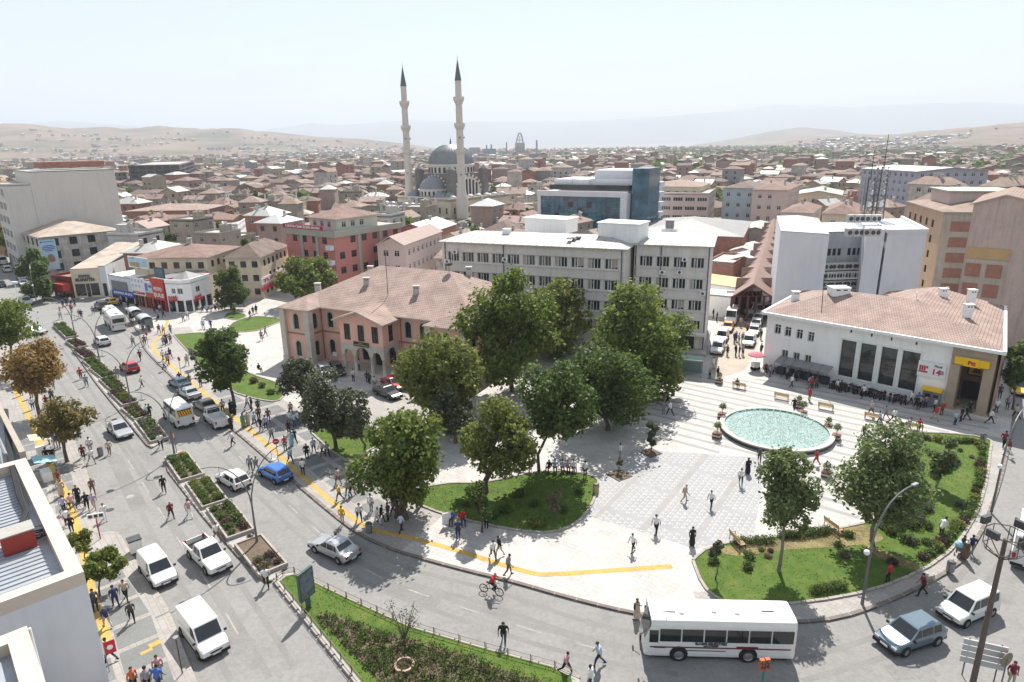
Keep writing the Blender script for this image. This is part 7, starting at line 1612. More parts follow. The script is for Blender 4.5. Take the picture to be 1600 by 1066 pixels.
def vehicle(kind,paint,label,rear,front,name=None,group=None,cat=None,scale=1.0):
 z=ground_z(((rear[0]+front[0])/2,(rear[1]+front[1])/2));a,b=P(*rear,z),P(*front,z);d=b-a;c=(a+b)/2
 if kind in _proto:o=copy_tree(_proto[kind])
 else:o=_proto[kind]=vehicle_proto(kind)
 o.name=name or{'sedan':'sedan_car','hatch':'hatchback_car','suv':'estate_car','van':'small_van','bigvan':'panel_van','mpv':'passenger_van','minibus':'minibus','pickup':'pickup_truck','truck':'dropside_truck'}[kind]
 o.location=(c.x,c.y,z);o.rotation_euler=(0,0,heading(d));o.scale=(scale,)*3
 for k in('label','group'):
  if k in o:del o[k]
 tag(o,label,cat or{'minibus':'minibus','pickup':'truck','truck':'truck','bigvan':'van','van':'van','mpv':'van'}.get(kind,'car'),group)
 for ch in o.children:
  if ch.name.startswith('body'):ch.material_slots[0].link='OBJECT';ch.material_slots[0].material=PAINT[paint]
 return o
vehicle('hatch','slate','grey-blue hatchback driving left below the round garden',(1452,992),(1387,1014),scale=1.08)
vehicle('mpv','white','white passenger van with a red dashboard cover behind the grey-blue hatchback',(1538,948),(1482,972))
vehicle('minibus','white','white minibus cut off by the right edge of the picture',(1603,893),(1612,838),scale=1.1)
vehicle('sedan','silver','silver sedan in the shade of the huge tree',(549,877),(498,853))
vehicle('hatch','blue','bright blue hatchback by the sidewalk kerb',(446,755),(415,738))
vehicle('hatch','white','white hatchback beside the median planters next to the blue car',(384,768),(348,746))
mbus=vehicle('minibus','white','white school minibus with a hazard panel on its rear window',(298,674),(263,644))
vehicle('truck','white','small white open truck parked at the pavement corner',(355,677),(324,648))
vehicle('sedan','charcoal','dark sedan parked in front of the small white truck',(336,650),(308,630))
vehicle('sedan','silver','silver sedan in the middle of the parked row',(309,628),(284,612))
vehicle('sedan','teal','dark teal sedan at the head of the parked row',(294,612),(270,597))
vehicle('hatch','red','red hatchback driving away along the avenue',(214,586),(193,573))
vehicle('hatch','white','small white car behind the upper bus',(171,545),(150,532))
vehicle('sedan','white','white sedan just ahead of the upper bus',(179,492),(164,484))
vehicle('suv','charcoal','dark estate car waiting beside the yellow taxi',(168,487),(151,478))
vehicle('sedan','yellow','yellow taxi in front of the phone shop',(183,478),(164,474),name='taxi',cat='taxi')
vehicle('sedan','silver','silver sedan coming down the left lanes',(176,667),(201,690))
vehicle('pickup','white','white double-cab pickup with black bed on the left lanes',(304,856),(350,900))
vehicle('van','white','small white van parked at the near pavement',(229,876),(268,926))
vehicle('bigvan','white','white panel van parked nearest at lower left',(294,968),(346,1036))
vehicle('sedan','silver','silver car half hidden by the left edge tree',(40,521),(68,523))
vehicle('mpv','silver','silver minivan coming round the bend at far left',(33,471),(50,481))
for i,(x,y,k,c,t)in enumerate(((50,464,'suv','black','black estate car nearest the bend'),(42,456,'sedan','red','dark red sedan second from the bend'),(38,447,'sedan','white','white sedan third from the bend'),(34,438,'hatch','silver','silver hatchback fourth from the bend'),(31,430,'hatch','charcoal','dark hatchback fifth from the bend'),(29,421,'sedan','white','white sedan sixth from the bend'),(28,413,'hatch','slate','grey hatchback farthest from the bend'))):
 vehicle(k,c,t+' in the parked street row',(x-4,y-4),(x+4,y+3),group='cars parked along the far left street')
for x,y,k,c,t in((5,413,'minibus','white','white minibus going up the far left street'),(12,425,'mpv','white','white van behind the minibus in the far left street'),(2,448,'sedan','black','black car at the left edge of the far street')):vehicle(k,c,t,(x+4,y+4),(x-4,y-4))
for x,y,k,c,t in((1143,504,'minibus','white','white minibus at the top of the lane left row'),(1137,517,'sedan','orange','orange taxi in the lane left row'),(1128,533,'mpv','white','white van in the middle of the lane left row'),(1121,551,'suv','white','white jeep nearest the square in the lane left row'),(1184,503,'sedan','white','white car at the top of the lane right row'),(1181,512,'sedan','white','white car second from the top of the lane right row'),(1178,523,'hatch','silver','silver car third from the top of the lane right row'),(1170,540,'van','white','white van nearest the square in the lane right row')):
 vehicle(k,c,t,(x+3.5,y-8),(x-3.5,y+6))
vehicle('minibus','white','white delivery minibus standing across the bazaar end of the lane',(1204,494),(1172,494))
vehicle('hatch','silver','silver hatchback parked left of the pink building entrance',(504,580),(513,592));vehicle('hatch','black','black car parked beside the entrance steps',(522,577),(532,590));vehicle('sedan','red','dark red sedan parked right of the entrance steps',(606,600),(626,610));vehicle('sedan','black','black sedan parked on the forecourt beside the red sedan',(594,614),(618,624))
vehicle('sedan','yellow','yellow taxi at the right edge beside the post office',(1600,604),(1590,622),name='taxi',cat='taxi');vehicle('hatch','white','white car parked behind the post office at the right edge',(1598,462),(1590,476));vehicle('hatch','teal','dark car in the right edge street above the yellow taxi',(1602,566),(1596,584))
m=MB()
for k in range(6):
 y0=-.75+k*.25;m.add([(-2.875,y0,1.62),(-2.875,y0+.125,1.62),(-2.868,y0+.30,2.2),(-2.868,y0+.175,2.2)],[(3,2,1,0)],k%2)
m2=MB();m2.box((-2.85,0,1.9),(.03,1.55,.62));m2.build('hazard_panel',YSIGN,mbus);m.build('hazard_stripes',[DARKM,RED],mbus)
pk=[o for o in bpy.data.objects if o.get('label','').startswith('white passenger van with a red')][0];m=MB();m.box((.95,0,1.04),(.2,1.1,.06));m.build('dashboard_cover',RED,pk)
# ---- buses
BUSW=paint_mat('bus_white',(.66,.655,.63),.35);MAROON=M('bus_maroon',(.12,.02,.03),rough=.3,var=0)
def bus(label,loc,ang,L,W,H,writing):
 r=thing('bus',label,'bus',loc,ang);hw=W/2;mb=MB();st=[(.5,.80,.86),(.49,.92,.95),(.46,.98,1),(-.47,.98,1),(-.495,.95,1),(-.5,.9,.97)];rings=[]
 for x,w,hz in st:
  s=[(hw*w*.97,.3),(hw*w,.5),(hw*w,1.5),(hw*w*.975,2.55*(H/2.95)),(hw*w*.9,H-.1),(hw*w*.7,H)];rings.append([(x*L-(.28 if x>.48 and z>1.3 else 0)*(z-1.3),-y,z*(hz if z>2 else 1))for y,z in s]+[(x*L-(.28 if x>.48 and z>1.3 else 0)*(z-1.3),y,z*(hz if z>2 else 1))for y,z in reversed(s)])
 n=len(rings[0])
 for q in rings:mb.v+=q
 for i in range(len(rings)-1):
  for k in range(n):k2=(k+1)%n;mb.f.append((i*n+k,(i+1)*n+k,(i+1)*n+k2,i*n+k2));mb.m.append(0)
 mb.f.append(tuple(range(n)));mb.m.append(0);mb.f.append(tuple((len(rings)-1)*n+k for k in reversed(range(n))));mb.m.append(0);mb.box((0,0,.35),(L*.9,W*.92,.3),0,1);mb.build('body',[BUSW,BLACKM],r)
 nw=6;z0,z1=1.42,2.3*(H/2.95)
 for sy in(-1,1):
  for k in range(nw):
   xa=L*(.40-k*.148);xb=xa-L*.138;m=MB();m.box(((xa+xb)/2,sy*(hw*.992),(z0+z1)/2),(xa-xb,.03,z1-z0));m.build('side_window',CARGLASS,r)
  m=MB();m.box((L*.44,sy*hw*.975,(z0+z1)/2-.1),(L*.06,.03,z1-z0));m.build('driver_window',CARGLASS,r);m=MB();m.box((L*.0,sy*(hw+.004),1.0),(L*.93,.012,.08));m.box((-L*.18,sy*(hw+.005),1.06),(L*.14,.012,.18));m.build('stripe',MAROON,r)
  m=MB();m.box((L*.1,sy*(hw+.004),.78),(L*.28,.012,.05));m.box((L*.4,sy*(hw+.004),.95),(.7,.012,.05));m.build('trim_line',DARKM,r)
  for wx in(.27,-.19):
   m=MB();m.lathe((0,0,0),[(.26,-.14),(.44,-.14),(.47,-.09),(.47,.1),(.3,.12),(.27,.06),(.01,.1)],20,0,[0,0,0,0,1,1]);m.v=[(x,-sy*-1*z*-1 if False else(sy*z),y)for x,y,z in m.v];o=m.build('wheel',[TYRE,RIM],r);o.location=(wx*L,sy*(hw-.045),.47)
   m=MB();m.tube((wx*L,sy*(hw-.06),.5),(wx*L,sy*(hw+.006),.5),.56,.56,20);m.build('wheel_arch',BLACKM,r)
  m=MB();m.box((L*.49,sy*hw*.72,.82),(.12,.36,.18));m.build('headlight',HEADL,r);m=MB();m.box((-L*.5,sy*hw*.82,1.0),(.06,.2,.55));m.build('tail_light',TAILL,r)
  m=MB();m.tube((L*.49,sy*hw*.9,2.2),(L*.53,sy*(hw+.2),2.1),.03,.03,5);m.box((L*.535,sy*(hw+.2),1.9),(.1,.2,.4));m.build('mirror',BLACKM,r)
 m=MB();m.add([(L*.487,-hw*.78,1.25),(L*.487,hw*.78,1.25),(L*.455,hw*.76,2.45*(H/2.95)),(L*.455,-hw*.76,2.45*(H/2.95))],[(0,1,2,3)]);m.v=[(x+.06,y,z)for x,y,z in m.v];m.build('windshield',CARGLASS,r)
 m=MB();m.box((-L*.503,0,2.0),(.04,W*.78,.75));m.build('rear_window',CARGLASS,r);m=MB();m.box((-L*.502,0,.75),(.03,.6,.14));m.build('number_plate',PLATE,r);m=MB();m.box((-L*.502,0,1.2),(.02,W*.7,.05));m.build('rear_trim',DARKM,r)
 for k,(x,y)in enumerate(((.33,.1),(.25,.35),(.03,.2),(-.33,-.1),(-.12,.3))):m=MB();(m.box((x*L,y*hw,H+.04),(.75,.55,.08))if k in(0,3)else m.lathe((x*L,y*hw,H-.02),[(.17,0),(.17,.12),(.1,.16),(.01,.16)],14));m.build('roof_hatch',METAL if k in(0,3)else BUSW,r)
 m=MB();m.box((L*.36,0,H+.02),(.05,W*.8,.05));m.build('roof_ridge',BUSW,r)
 if writing:
  o=text_obj('ELAZIĞ BELEDİYESİ',.22,DARKM,r,(L*.06,hw+.015,1.30),R(90),pi,.006);text_obj('HALK OTOBÜSÜ',.12,DARKM,r,(L*.06,hw+.015,1.13),R(90),pi,.003)
 return r
a,b=P(1006,1031),P(1241,1037);d=(a-b);ang=heading(d);nb=Vector((-d.y,d.x,0)).normalized();W_=2.35
if nb.y<0:nb=-nb
c=(a+b)/2+nb*W_/2;bus('white municipal bus with maroon stripe turning at the bottom right',(c.x,c.y,0),ang,(a-b).length,W_,2.95,True)
a,b=P(196,526),P(167,497);d=b-a;c=(a+b)/2;bus('white bus seen from behind at the bus shelters',(c.x,c.y,0),heading(d),8.6,2.4,3.0,False)
# ---- motorcycles and bicycles by the post office
def moto_proto(bike=False):
 r=link('bicycle' if bike else 'motorcycle',None)
 for x in(-.62,.62):m=MB();R_=.32;pts=[(x+R_*cos(t*pi/8),0,R_+R_*sin(t*pi/8))for t in range(17)];m.path(pts,.035 if bike else.07,6);m.path([(x-.3,0,R_),(x+.3,0,R_)],.01,3);m.path([(x,0,.02),(x,0,.62)],.01,3);m.build('wheel',TYRE,r)
 m=MB();m.path([(-.62,0,.34),(-.1,0,.38),(.42,0,.78),(.62,0,.34)],.025 if bike else.05,6);m.path([(-.62,0,.34),(-.2,0,.82),(.42,0,.78)],.025,6);m.path([(-.1,0,.38),(-.22,0,.88)],.022,5);m.build('frame',DARKM,r)
 m=MB();m.box((-.24,0,.9),(.26 if bike else.6,.14 if bike else.24,.07));m.build('saddle',BLACKM,r);m=MB();m.path([(.42,0,.78),(.38,0,1.0)],.02,5);m.path([(.34,-.28,1.02),(.38,0,1.0),(.34,.28,1.02)],.018,5);m.build('handlebar',METAL,r)
 if not bike:
  m=MB();m.ball((.12,0,.78),.2,0,10,6,.75);m.build('fuel_tank',PAINT['red'],r);m=MB();m.box((0,0,.42),(.42,.26,.3));m.build('engine',METAL,r);m=MB();m.ball((.52,0,.86),.1,0,8,6);m.build('headlamp',HEADL,r)
 return r
mp_=moto_proto();first=True
for k in range(20):
 t=k/19;p=FL+pe*(sb+.6+t*(sp0-sb-4.2)+lr.uniform(-.15,.15))-pin*lr.uniform(1.1,1.7);p.z=PH;o=mp_ if first else copy_tree(mp_);first=False
 o.location=p;o.rotation_euler=(lr.uniform(-.15,.1),0,a_*0+heading(pin)+lr.uniform(-.35,.35));tag(o,'motorcycle in the dense parked row below the post office windows','motorcycle','motorcycles below the post office')
bp_=moto_proto(True);p=P(768,928);bp_.location=(p.x,p.y,.005);bp_.rotation_euler=(0,0,math.atan2(-.4,.92));tag(bp_,'bicycle ridden along the curve by a rider in red','bicycle');bike2=copy_tree(bp_);q=P(114,800,PH);bike2.location=q;bike2.rotation_euler=(0,0,.7);tag(bike2,'bicycle pushed along the near pavement','bicycle')
for k in range(3):o=copy_tree(bp_);o.location=FL+pe*(.8+k*.7)-pin*1.2;o.location.z=PH;o.rotation_euler=(.1,0,heading(pin)+lr.uniform(-.3,.3));tag(o,'bicycle leaning in the shade at the post office left corner','bicycle','bicycles at the post office corner')
# ==== STREET FURNITURE
POLE=M('lamp_pole_grey',(.16,.16,.165),rough=.45,var=.1,metal=.4)
mdir=(P(402,850)-P(155,563)).normalized();mn=Vector((-mdir.y,mdir.x,0))
def double_lamp(base,label):
 b=P(*base,.15);o=thing('street_lamp',label,'street lamp',tuple(b),heading(mn),'double-armed lamps along the median');m=MB();m.path([(0,0,0),(0,0,.5),(0,0,3.6)],[.13,.10,.075],10);m.build('pole',POLE,o)
 for s in(-1,1):
  m=MB();pts=[(s*3.3*(t/8)**1.7,0,3.5+4.4*sin(t/8*pi/2)**.92)for t in range(9)];m.path(pts,[.06-.003*t for t in range(9)],7);m.build('arm',POLE,o)
  m=MB();x,z=pts[6][0],pts[6][2]-.75;m.tube((pts[6][0],0,pts[6][2]),(x,0,z),.02,.02,5);m.lathe((x,0,z),[(.06,.12),(.3,.06),(.34,0),(.2,-.08),(.01,-.1)],16);m.build('lamp_head',METAL,o)
for k,bpx in enumerate(((119,532),(156,565),(205,632),(273,712),(402,850))):double_lamp(bpx,'double-armed curved street lamp, %s along the median from the far end'%ORD[k])
def single_lamp(base,label,ang,h=8.2,reach=3.6):
 b=P(*base,ground_z(base));o=thing('street_lamp',label,'street lamp',tuple(b),ang);m=MB();m.path([(0,0,0),(0,0,.6),(0,0,h*.55)],[.12,.1,.085],10);m.build('pole',POLE,o);m=MB();pts=[(reach*(t/8)**1.9,0,h*.55+h*.45*sin(t/8*pi/2))for t in range(9)];m.path(pts,[.08-.004*t for t in range(9)],8);m.build('arm',POLE,o)
 m=MB();m.ball((-.42,0,h*.52),.2,0,14,8);m.tube((0,0,h*.5),(-.42,0,h*.5),.03,.03,5);m.build('globe',WHITE,o);m=MB();m.box((reach+.25,0,h),(.6,.2,.12));m.build('lamp_head',METAL,o)
single_lamp((1347,944),'curved street lamp with globe on the sidewalk below the round garden',R(28));single_lamp((1549,800),'curved street lamp leaning over the road at the right edge',R(40),8.6,3.8);single_lamp((58,476),'curved street lamp at the far left bend',R(120),8.0,3.0)
b=P(1516,1084);ms=thing('floodlight_mast','tall dark floodlight mast with a lamp platform at lower right','mast',(b.x,b.y,0));hm=PD(1562,850,math.hypot(b.x,b.y)).z
m=MB();m.tube((0,0,0),(0,0,hm+.4),.17,.11,12);m.tube((0,0,hm*.55),(0,0,hm*.55+.25),.17,.17,12);m.build('pole',M('mast_brown',(.10,.075,.065),rough=.5,var=.15),ms);m=MB();rr_=.95
for k in range(8):
 a0,a1=k*pi/4,(k+1)*pi/4
 for z in(hm-.2,hm+.75):m.tube((rr_*cos(a0),rr_*sin(a0),z),(rr_*cos(a1),rr_*sin(a1),z),.03,.03,5)
 m.tube((rr_*cos(a0),rr_*sin(a0),hm-.2),(rr_*cos(a0),rr_*sin(a0),hm+.75),.025,.025,5);m.tube((0,0,hm-.9),(rr_*cos(a0),rr_*sin(a0),hm-.2),.03,.03,5)
m.build('cage',_mats['mast_brown'],ms)
for k in range(4):
 a0=.4+k*1.55;m=MB();m.box((1.15*cos(a0),1.15*sin(a0),hm+.95),(.22,.62,.42),a0);m.build('floodlight',DARKM,ms)
def round_sign(base,label,ang,h=2.3,col=None,face=None):
 b=P(*base,ground_z(base));o=thing('road_sign',label,'road sign',tuple(b),ang);m=MB();m.tube((0,0,0),(0,0,h),.035,.035,7);m.build('pole',POLE,o);m=MB();m.tube((0,-.03,h),(0,-.05,h),.32,.32,20);m.build('ring',RED,o);m=MB();m.tube((0,-.05,h),(0,-.056,h),.23,.23,20);m.build('face',WHITE if face is None else face,o)
 m=MB();m.box((0,-.062,h),(.34,.012,.06));m.build('bar',RED if face is None else WHITE,o)
round_sign((277,712),'round red-ringed road sign at the near end of the median gap',R(-40));round_sign((435,722),'round red road sign at the sidewalk kerb by the blue car',R(20),face=RED);round_sign((232,543),'round road sign by the bus shelters kerb',R(150));round_sign((283,585),'round dark road sign on the sidewalk near the yellow strip',R(150));round_sign((97,500),'red round road sign at the far end of the median',R(-30),face=RED)
b=P(157,842,PH);o=thing('street_sign','street-name sign on a striped red and white post at the kerb bulge','sign',tuple(b),R(20))
for k in range(6):m=MB();m.tube((0,0,k*.32),(0,0,k*.32+.32),.05,.05,8);m.build('post_band',RED if k%2==0 or k==5 else WHITE if False else DARKM if k<4 else RED,o)
m=MB();m.box((0,0,2.15),(1.2,.08,.42));m.build('board',WHITE,o)
for x in(-.38,.02,.4):m=MB();m.box((x,-.05,2.15),(.26,.02,.28));m.build('panel',DARKM,o)
b=P(482,948,.22);o=thing('advertising_board','upright green-framed advertising board on the island lawn','billboard',tuple(b),R(62));m=MB();m.box((0,0,1.85),(1.35,.2,2.2));m.build('frame',M('board_frame_green',(.06,.10,.09),var=.1),o);m=MB();m.box((0,-.11,1.85),(1.15,.03,1.95));m.build('poster',M('board_poster_grey',(.13,.15,.16),var=.5,scale=2.5),o);m=MB();m.box((0,.11,1.85),(1.15,.03,1.95));m.build('poster',_mats['board_poster_grey'],o);m=MB();m.box((0,0,.4),(.35,.16,.8));m.build('foot',_mats['board_frame_green'],o)
b=P(1528,1062);o=thing('traffic_board','row of white direction boards seen from behind at lower right','sign',(b.x,b.y,0),R(-22))
for k in range(4):m=MB();m.box((0,0,1.2+k*.42),(2.2,.08,.36));m.build('board',M('sign_back',(.46,.46,.45),var=.08),o)
for s in(-.8,.8):m=MB();m.tube((s,.08,0),(s,.08,2.7),.04,.04,6);m.build('post',POLE,o)
b=P(1563,1075);o=thing('mirror_sign','round sign seen from behind at the bottom right corner','road sign',(b.x,b.y,0),R(20));m=MB();m.tube((0,0,0),(0,0,2.1),.04,.04,7);m.build('pole',POLE,o);m=MB();m.tube((0,0,2.0),(0,.05,2.0),.48,.48,20);m.build('disc',M('sign_back_brown',(.22,.18,.13),var=.15),o)
b=P(1190,1076);o=thing('traffic_light','traffic light with orange hood at the bottom edge below the bus','traffic light',(b.x,b.y,0),R(10));m=MB();m.tube((0,0,0),(0,0,1.6),.05,.05,8);m.build('pole',M('pole_green',(.05,.16,.12),var=.1),o)
for s in(-1,1):m=MB();m.box((s*.17,0,1.75),(.28,.22,.75));m.build('housing',M('signal_orange',(.42,.12,.05),var=.1),o);m=MB();m.tube((s*.17,-.11,1.95),(s*.17,-.19,1.95),.1,.1,10);m.tube((s*.17,-.11,1.65),(s*.17,-.19,1.65),.1,.1,10);m.build('lens_hood',DARKM,o)
b=P(285,1052,PH);o=thing('sign_pole','thin dark pole with small cap on the near pavement','pole',tuple(b));m=MB();m.tube((0,0,0),(0,0,2.6),.04,.035,7);m.build('pole',DARKM,o);m=MB();m.tube((0,0,2.6),(0,0,2.68),.16,.16,12);m.build('cap',METAL,o)
b=P(32,482,PH);o=thing('camera_pole','white camera pole with box head at the far left kerb','pole',tuple(b));m=MB();m.tube((0,0,0),(0,0,5.2),.08,.06,8);m.build('pole',WHITE,o);m=MB();m.box((0,0,5.4),(1.0,.5,.4));m.build('camera_box',WHITE,o)
WOOD=M('bench_wood',(.40,.29,.14),var=.15,scale=2,coords='obj')
def bench_proto():
 r=link('park_bench',None)
 for k in range(4):m=MB();m.box((0,-.2+k*.13,.45),(1.7,.1,.04));m.build('seat_slat',WOOD,r)
 for k in range(3):m=MB();m.box((0,.27+k*.03,.62+k*.13),(1.7,.03,.1));m.build('back_slat',WOOD,r)
 for s in(-1,1):m=MB();m.path([(s*.78,-.24,0),(s*.78,-.22,.44),(s*.78,.22,.44),(s*.78,.34,.95)],.03,6);m.tube((s*.78,.22,.44),(s*.78,.26,0),.03,.03,6);m.tube((s*.78,-.22,.44),(s*.78,-.22,.62),.025,.025,5);m.tube((s*.78,-.22,.62),(s*.78,.28,.62),.025,.025,5);m.build('leg',DARKM,r)
 return r
bp=bench_proto();ba_=heading(bd)
for k,(x,y,rz,lab)in enumerate(((1155,607,0,'bench near the lane mouth with a sitter'),(1221,624,0,'left bench between fountain and post office'),(1290,640,0,'middle bench between fountain and post office'),(1363,656,0,'right bench between fountain and post office'),(1428,672,0,'bench at the top edge of the round garden'),(1152,850,2.4,'bench at the left side of the round garden'),(1302,828,2.5,'bench at the inner edge of the round garden'),(885,735,0.1,'bench with sitters above the shaded front lawn'),(818,737,.1,'bench left of the bench sitters'),(1485,633,0,'bench before the post office entrance'))):
 o=bp if k==0 else copy_tree(bp);o.location=P(x,y,PH if x not in(1152,)else PH);o.rotation_euler=(0,0,ba_+rz+(pi if rz==0 else 0));tag(o,'wooden '+lab,'bench','wooden benches of the square')
PLB=M('planter_brown',(.16,.085,.065),var=.15,scale=2,coords='obj');PLW=M('planter_white_band',(.5,.47,.42),var=.1)
def planter_proto(shape):
 r=link('box_planter',None);m=MB()
 for k in range(3):m.box((0,0,.09+k*.18),(.72,.72,.15),0,0 if k!=1 else 1)
 m.box((0,0,.27),(.66,.66,.5),0,0);m.build('box',[PLB,PLW],r)
 if shape=='ball':m=MB();m.tube((0,0,.5),(0,0,1.1),.03,.03,5);m.build('stem',BARK,r);crown([(0,0,1.3,.36,.95)],420,.06,.2,.5).build('foliage',LF['dark'],r)
 else:crown([(0,0,.85,.42,1.0),(0,0,1.15,.26,1)],520,.06,.2,.6).build('foliage',LF['dark' if shape=='cone' else 'bush'],r)
 return r
pp_={s:planter_proto(s)for s in('ball','cone','tuft')};pu=set()
for x,y,s,lab in((1128,653,'ball','left of the fountain, upper'),(1120,684,'ball','left of the fountain, lower'),(1247,637,'cone','above the fountain, left of a pair'),(1254,650,'ball','above the fountain, right of a pair'),(1293,672,'cone','right of the fountain, upper'),(1306,687,'ball','right of the fountain, lower'),(1291,745,'tuft','below right of the fountain, with a bushy tuft'),(1123,599,'cone','at the lane mouth'),(1335,776,'tuft','half hidden by the spreading plane tree')):
 o=pp_[s]if s not in pu else copy_tree(pp_[s]);pu.add(s);o.location=P(x,y,PH);o.rotation_euler=(0,0,ba_);o.scale=(1.15,)*3;tag(o,'brown box planter '+lab,'planter','box planters round the fountain')
def bin_(base,label,kind=0):
 b=P(*base,ground_z(base));o=thing('litter_bin',label,'bin',tuple(b),lr.uniform(0,3));m=MB();m.lathe((0,0,0),[(.22,.05),(.27,.12),(.29,.8),(.27,.84)],14);m.build('drum',(METAL,WHITE,WOOD)[kind],o);m=MB();m.lathe((0,0,.84),[(.29,0),(.2,.1),(.01,.12)],14);m.build('lid',DARKM,o)
 for s in(-1,1):m=MB();m.tube((s*.3,0,0),(s*.3,0,1.0),.02,.02,5);m.build('post',DARKM,o)
bin_((931,770),'wooden litter bin at the corner of the shaded front lawn',2);bin_((1484,894),'grey litter bin on the sidewalk by the round garden');bin_((577,832),'dark litter bin at the kerb under the huge tree');bin_((1535,690),'grey bin at the garden corner near the post office');bin_((158,712),'small bin by the rusty tree trunk');bin_((1036,625),'bin beside the dark notice board post');bin_((298,553),'small bin on the sidewalk by the yellow strip')
b=P(213,862,PH);o=thing('waste_container','white and black waste container at the kerb of the near pavement','container',tuple(b),R(40));m=MB();m.box((0,0,.62),(.85,.75,1.0),0,0,1.12);m.build('body',WHITE,o);m=MB();m.box((0,0,1.18),(.98,.88,.12));m.build('lid',DARKM,o)
for s in(-1,1):
 for t in(-1,1):m=MB();m.tube((s*.3,t*.26,.06),(s*.34,t*.26,.06),.07,.07,8);m.build('wheel',BLACKM,o)
b=P(1039,625,PH);o=thing('notice_board','dark notice board on a thin post near the big bright tree','sign',tuple(b),R(-30));m=MB();m.tube((0,0,0),(0,0,2.4),.04,.04,6);m.build('post',METAL,o);m=MB();m.box((0,0,2.5),(.6,.1,.75));m.build('board',DARKM,o)
b=P(1080,585,PH);o=thing('glass_kiosk','small glass-roofed kiosk by the office block steps','kiosk',tuple(b),R(-21));m=MB();m.box((0,0,2.35),(2.9,2.2,.12));m.build('roof',M('kiosk_glass_green',(.25,.32,.28),rough=.2,var=.1),o);m=MB();m.box((0,.9,1.15),(2.6,.08,2.2));m.box((-1.3,0,1.15),(.08,1.8,2.2));m.build('wall',M('kiosk_pane',(.2,.26,.24),rough=.15,var=.1),o)
for sx in(-1,1):
 for sy in(-1,1):m=MB();m.tube((sx*1.35,sy*1.0,0),(sx*1.35,sy*1.0,2.35),.04,.04,6);m.build('post',METAL,o)
b=P(1180,578,PH);o=thing('parasol_cart','vendor cart under a pink parasol at the lane corner','cart',tuple(b),.3);m=MB();m.lathe((0,0,2.25),[(1.15,-.12),(1.1,0),(.6,.28),(.02,.42)],14);m.build('parasol',M('parasol_pink',(.55,.16,.2),var=.1),o);m=MB();m.tube((0,0,.3),(0,0,2.6),.025,.025,6);m.build('pole',METAL,o);m=MB();m.box((0,0,.75),(1.0,.7,.7));m.build('cart_body',WHITE,o)
for s in(-1,1):m=MB();m.tube((s*.35,-.36,.25),(s*.35,.36,.25),.25,.25,12);m.build('wheel',TYRE,o)
b=P(698,822,PH);o=thing('white_board_stand','white folding board standing by the lawn kerb under the trees','board',tuple(b),.5);m=MB();m.box((0,0,.75),(.75,.06,1.0));m.build('board',WHITE,o)
for s in(-1,1):m=MB();m.tube((s*.33,0,0),(s*.33,0,.3),.02,.02,5);m.build('leg',METAL,o)
b=P(655,792,PH);o=thing('green_board_stand','green folding board leaning at the lawn kerb near the huge tree','board',tuple(b),.9);m=MB();m.box((0,0,.7),(.8,.06,1.1));m.build('board',M('board_green',(.06,.2,.12),var=.1),o);m=MB();m.tube((0,.05,.1),(0,.4,0),.02,.02,5);m.build('leg',METAL,o)
for k,(x,y)in enumerate(((213,503),(229,515))):
 b=P(x,y,PH);d=(P(229,515)-P(213,503)).normalized();o=thing('bus_shelter',['farther','nearer'][k]+' arched-roof bus shelter beside the upper bus','bus shelter',tuple(b),heading(d),'arched bus shelters');m=MB();N=8
 for t in range(N):
  t0,t1=pi*t/N,pi*(t+1)/N;m.quad((-1.7,-.95*cos(t0),2.2+.45*sin(t0)),(1.7,-.95*cos(t0),2.2+.45*sin(t0)),(1.7,-.95*cos(t1),2.2+.45*sin(t1)),(-1.7,-.95*cos(t1),2.2+.45*sin(t1)))
 m.build('roof',M('shelter_roof',(.42,.43,.43),rough=.3,var=.08),o)
 for sx in(-1.6,0,1.6):m=MB();m.tube((sx,.8,0),(sx,.8,2.25),.04,.04,6);m.build('post',DARKM,o)
 for sx in(-1.62,1.62):m=MB();m.box((sx,.2,1.3),(.03,1.3,1.7));m.build('side_pane',M('shelter_glass',(.16,.2,.2),rough=.1,var=.1),o)
 m=MB();m.box((0,.82,1.3),(3.1,.03,1.7));m.build('back_pane',_mats['shelter_glass'],o);m=MB();m.box((0,.55,.5),(2.6,.4,.06));m.build('seat',WOOD,o)
# ==== FOUNTAIN
fc0=(P(1130,665,.55)+P(1297,688,.55))/2;fr_=5.75;fcn=Vector((29.0,67.5,0));fcn=(P(1213,641,.5)+P(1211,703,.5))/2;fcn.z=0
ft=thing('fountain','large round fountain with pale stone rim and turquoise water','fountain',(fcn.x,fcn.y,PH));m=MB();m.lathe((0,0,0),[(fr_+.05,0),(fr_+.05,.38),(fr_+.2,.4),(fr_+.2,.55),(fr_-.35,.55),(fr_-.35,.1)],72,0,[1,1,0,0,2]);m.build('rim',[M('fountain_rim_stone',(.42,.39,.36),var=.08),M('fountain_rim_dark',(.06,.065,.06),rough=.5,var=.2),M('fountain_tile_teal',(.16,.30,.27),var=.15,scale=3)],ft)
m=MB();m.add([((fr_-.35)*cos(2*pi*k/64),(fr_-.35)*sin(2*pi*k/64),.34)for k in range(64)],[tuple(range(64))]);m.build('water',water_mat(),ft)
SPRAY=M('water_spray',(.75,.8,.8),rough=.3,var=0);sp=MB();fr2=random.Random(4)
for k in range(40):
 a=2*pi*k/40;r=fr_-.75;h=fr2.uniform(.5,.75)
 for t in range(9):
  u=t/8;q=Vector(((r-.9*u)*cos(a),(r-.9*u)*sin(a),.36+h*4*u*(1-u)));sp.ball(tuple(q),fr2.uniform(.04,.075),0,5,3)
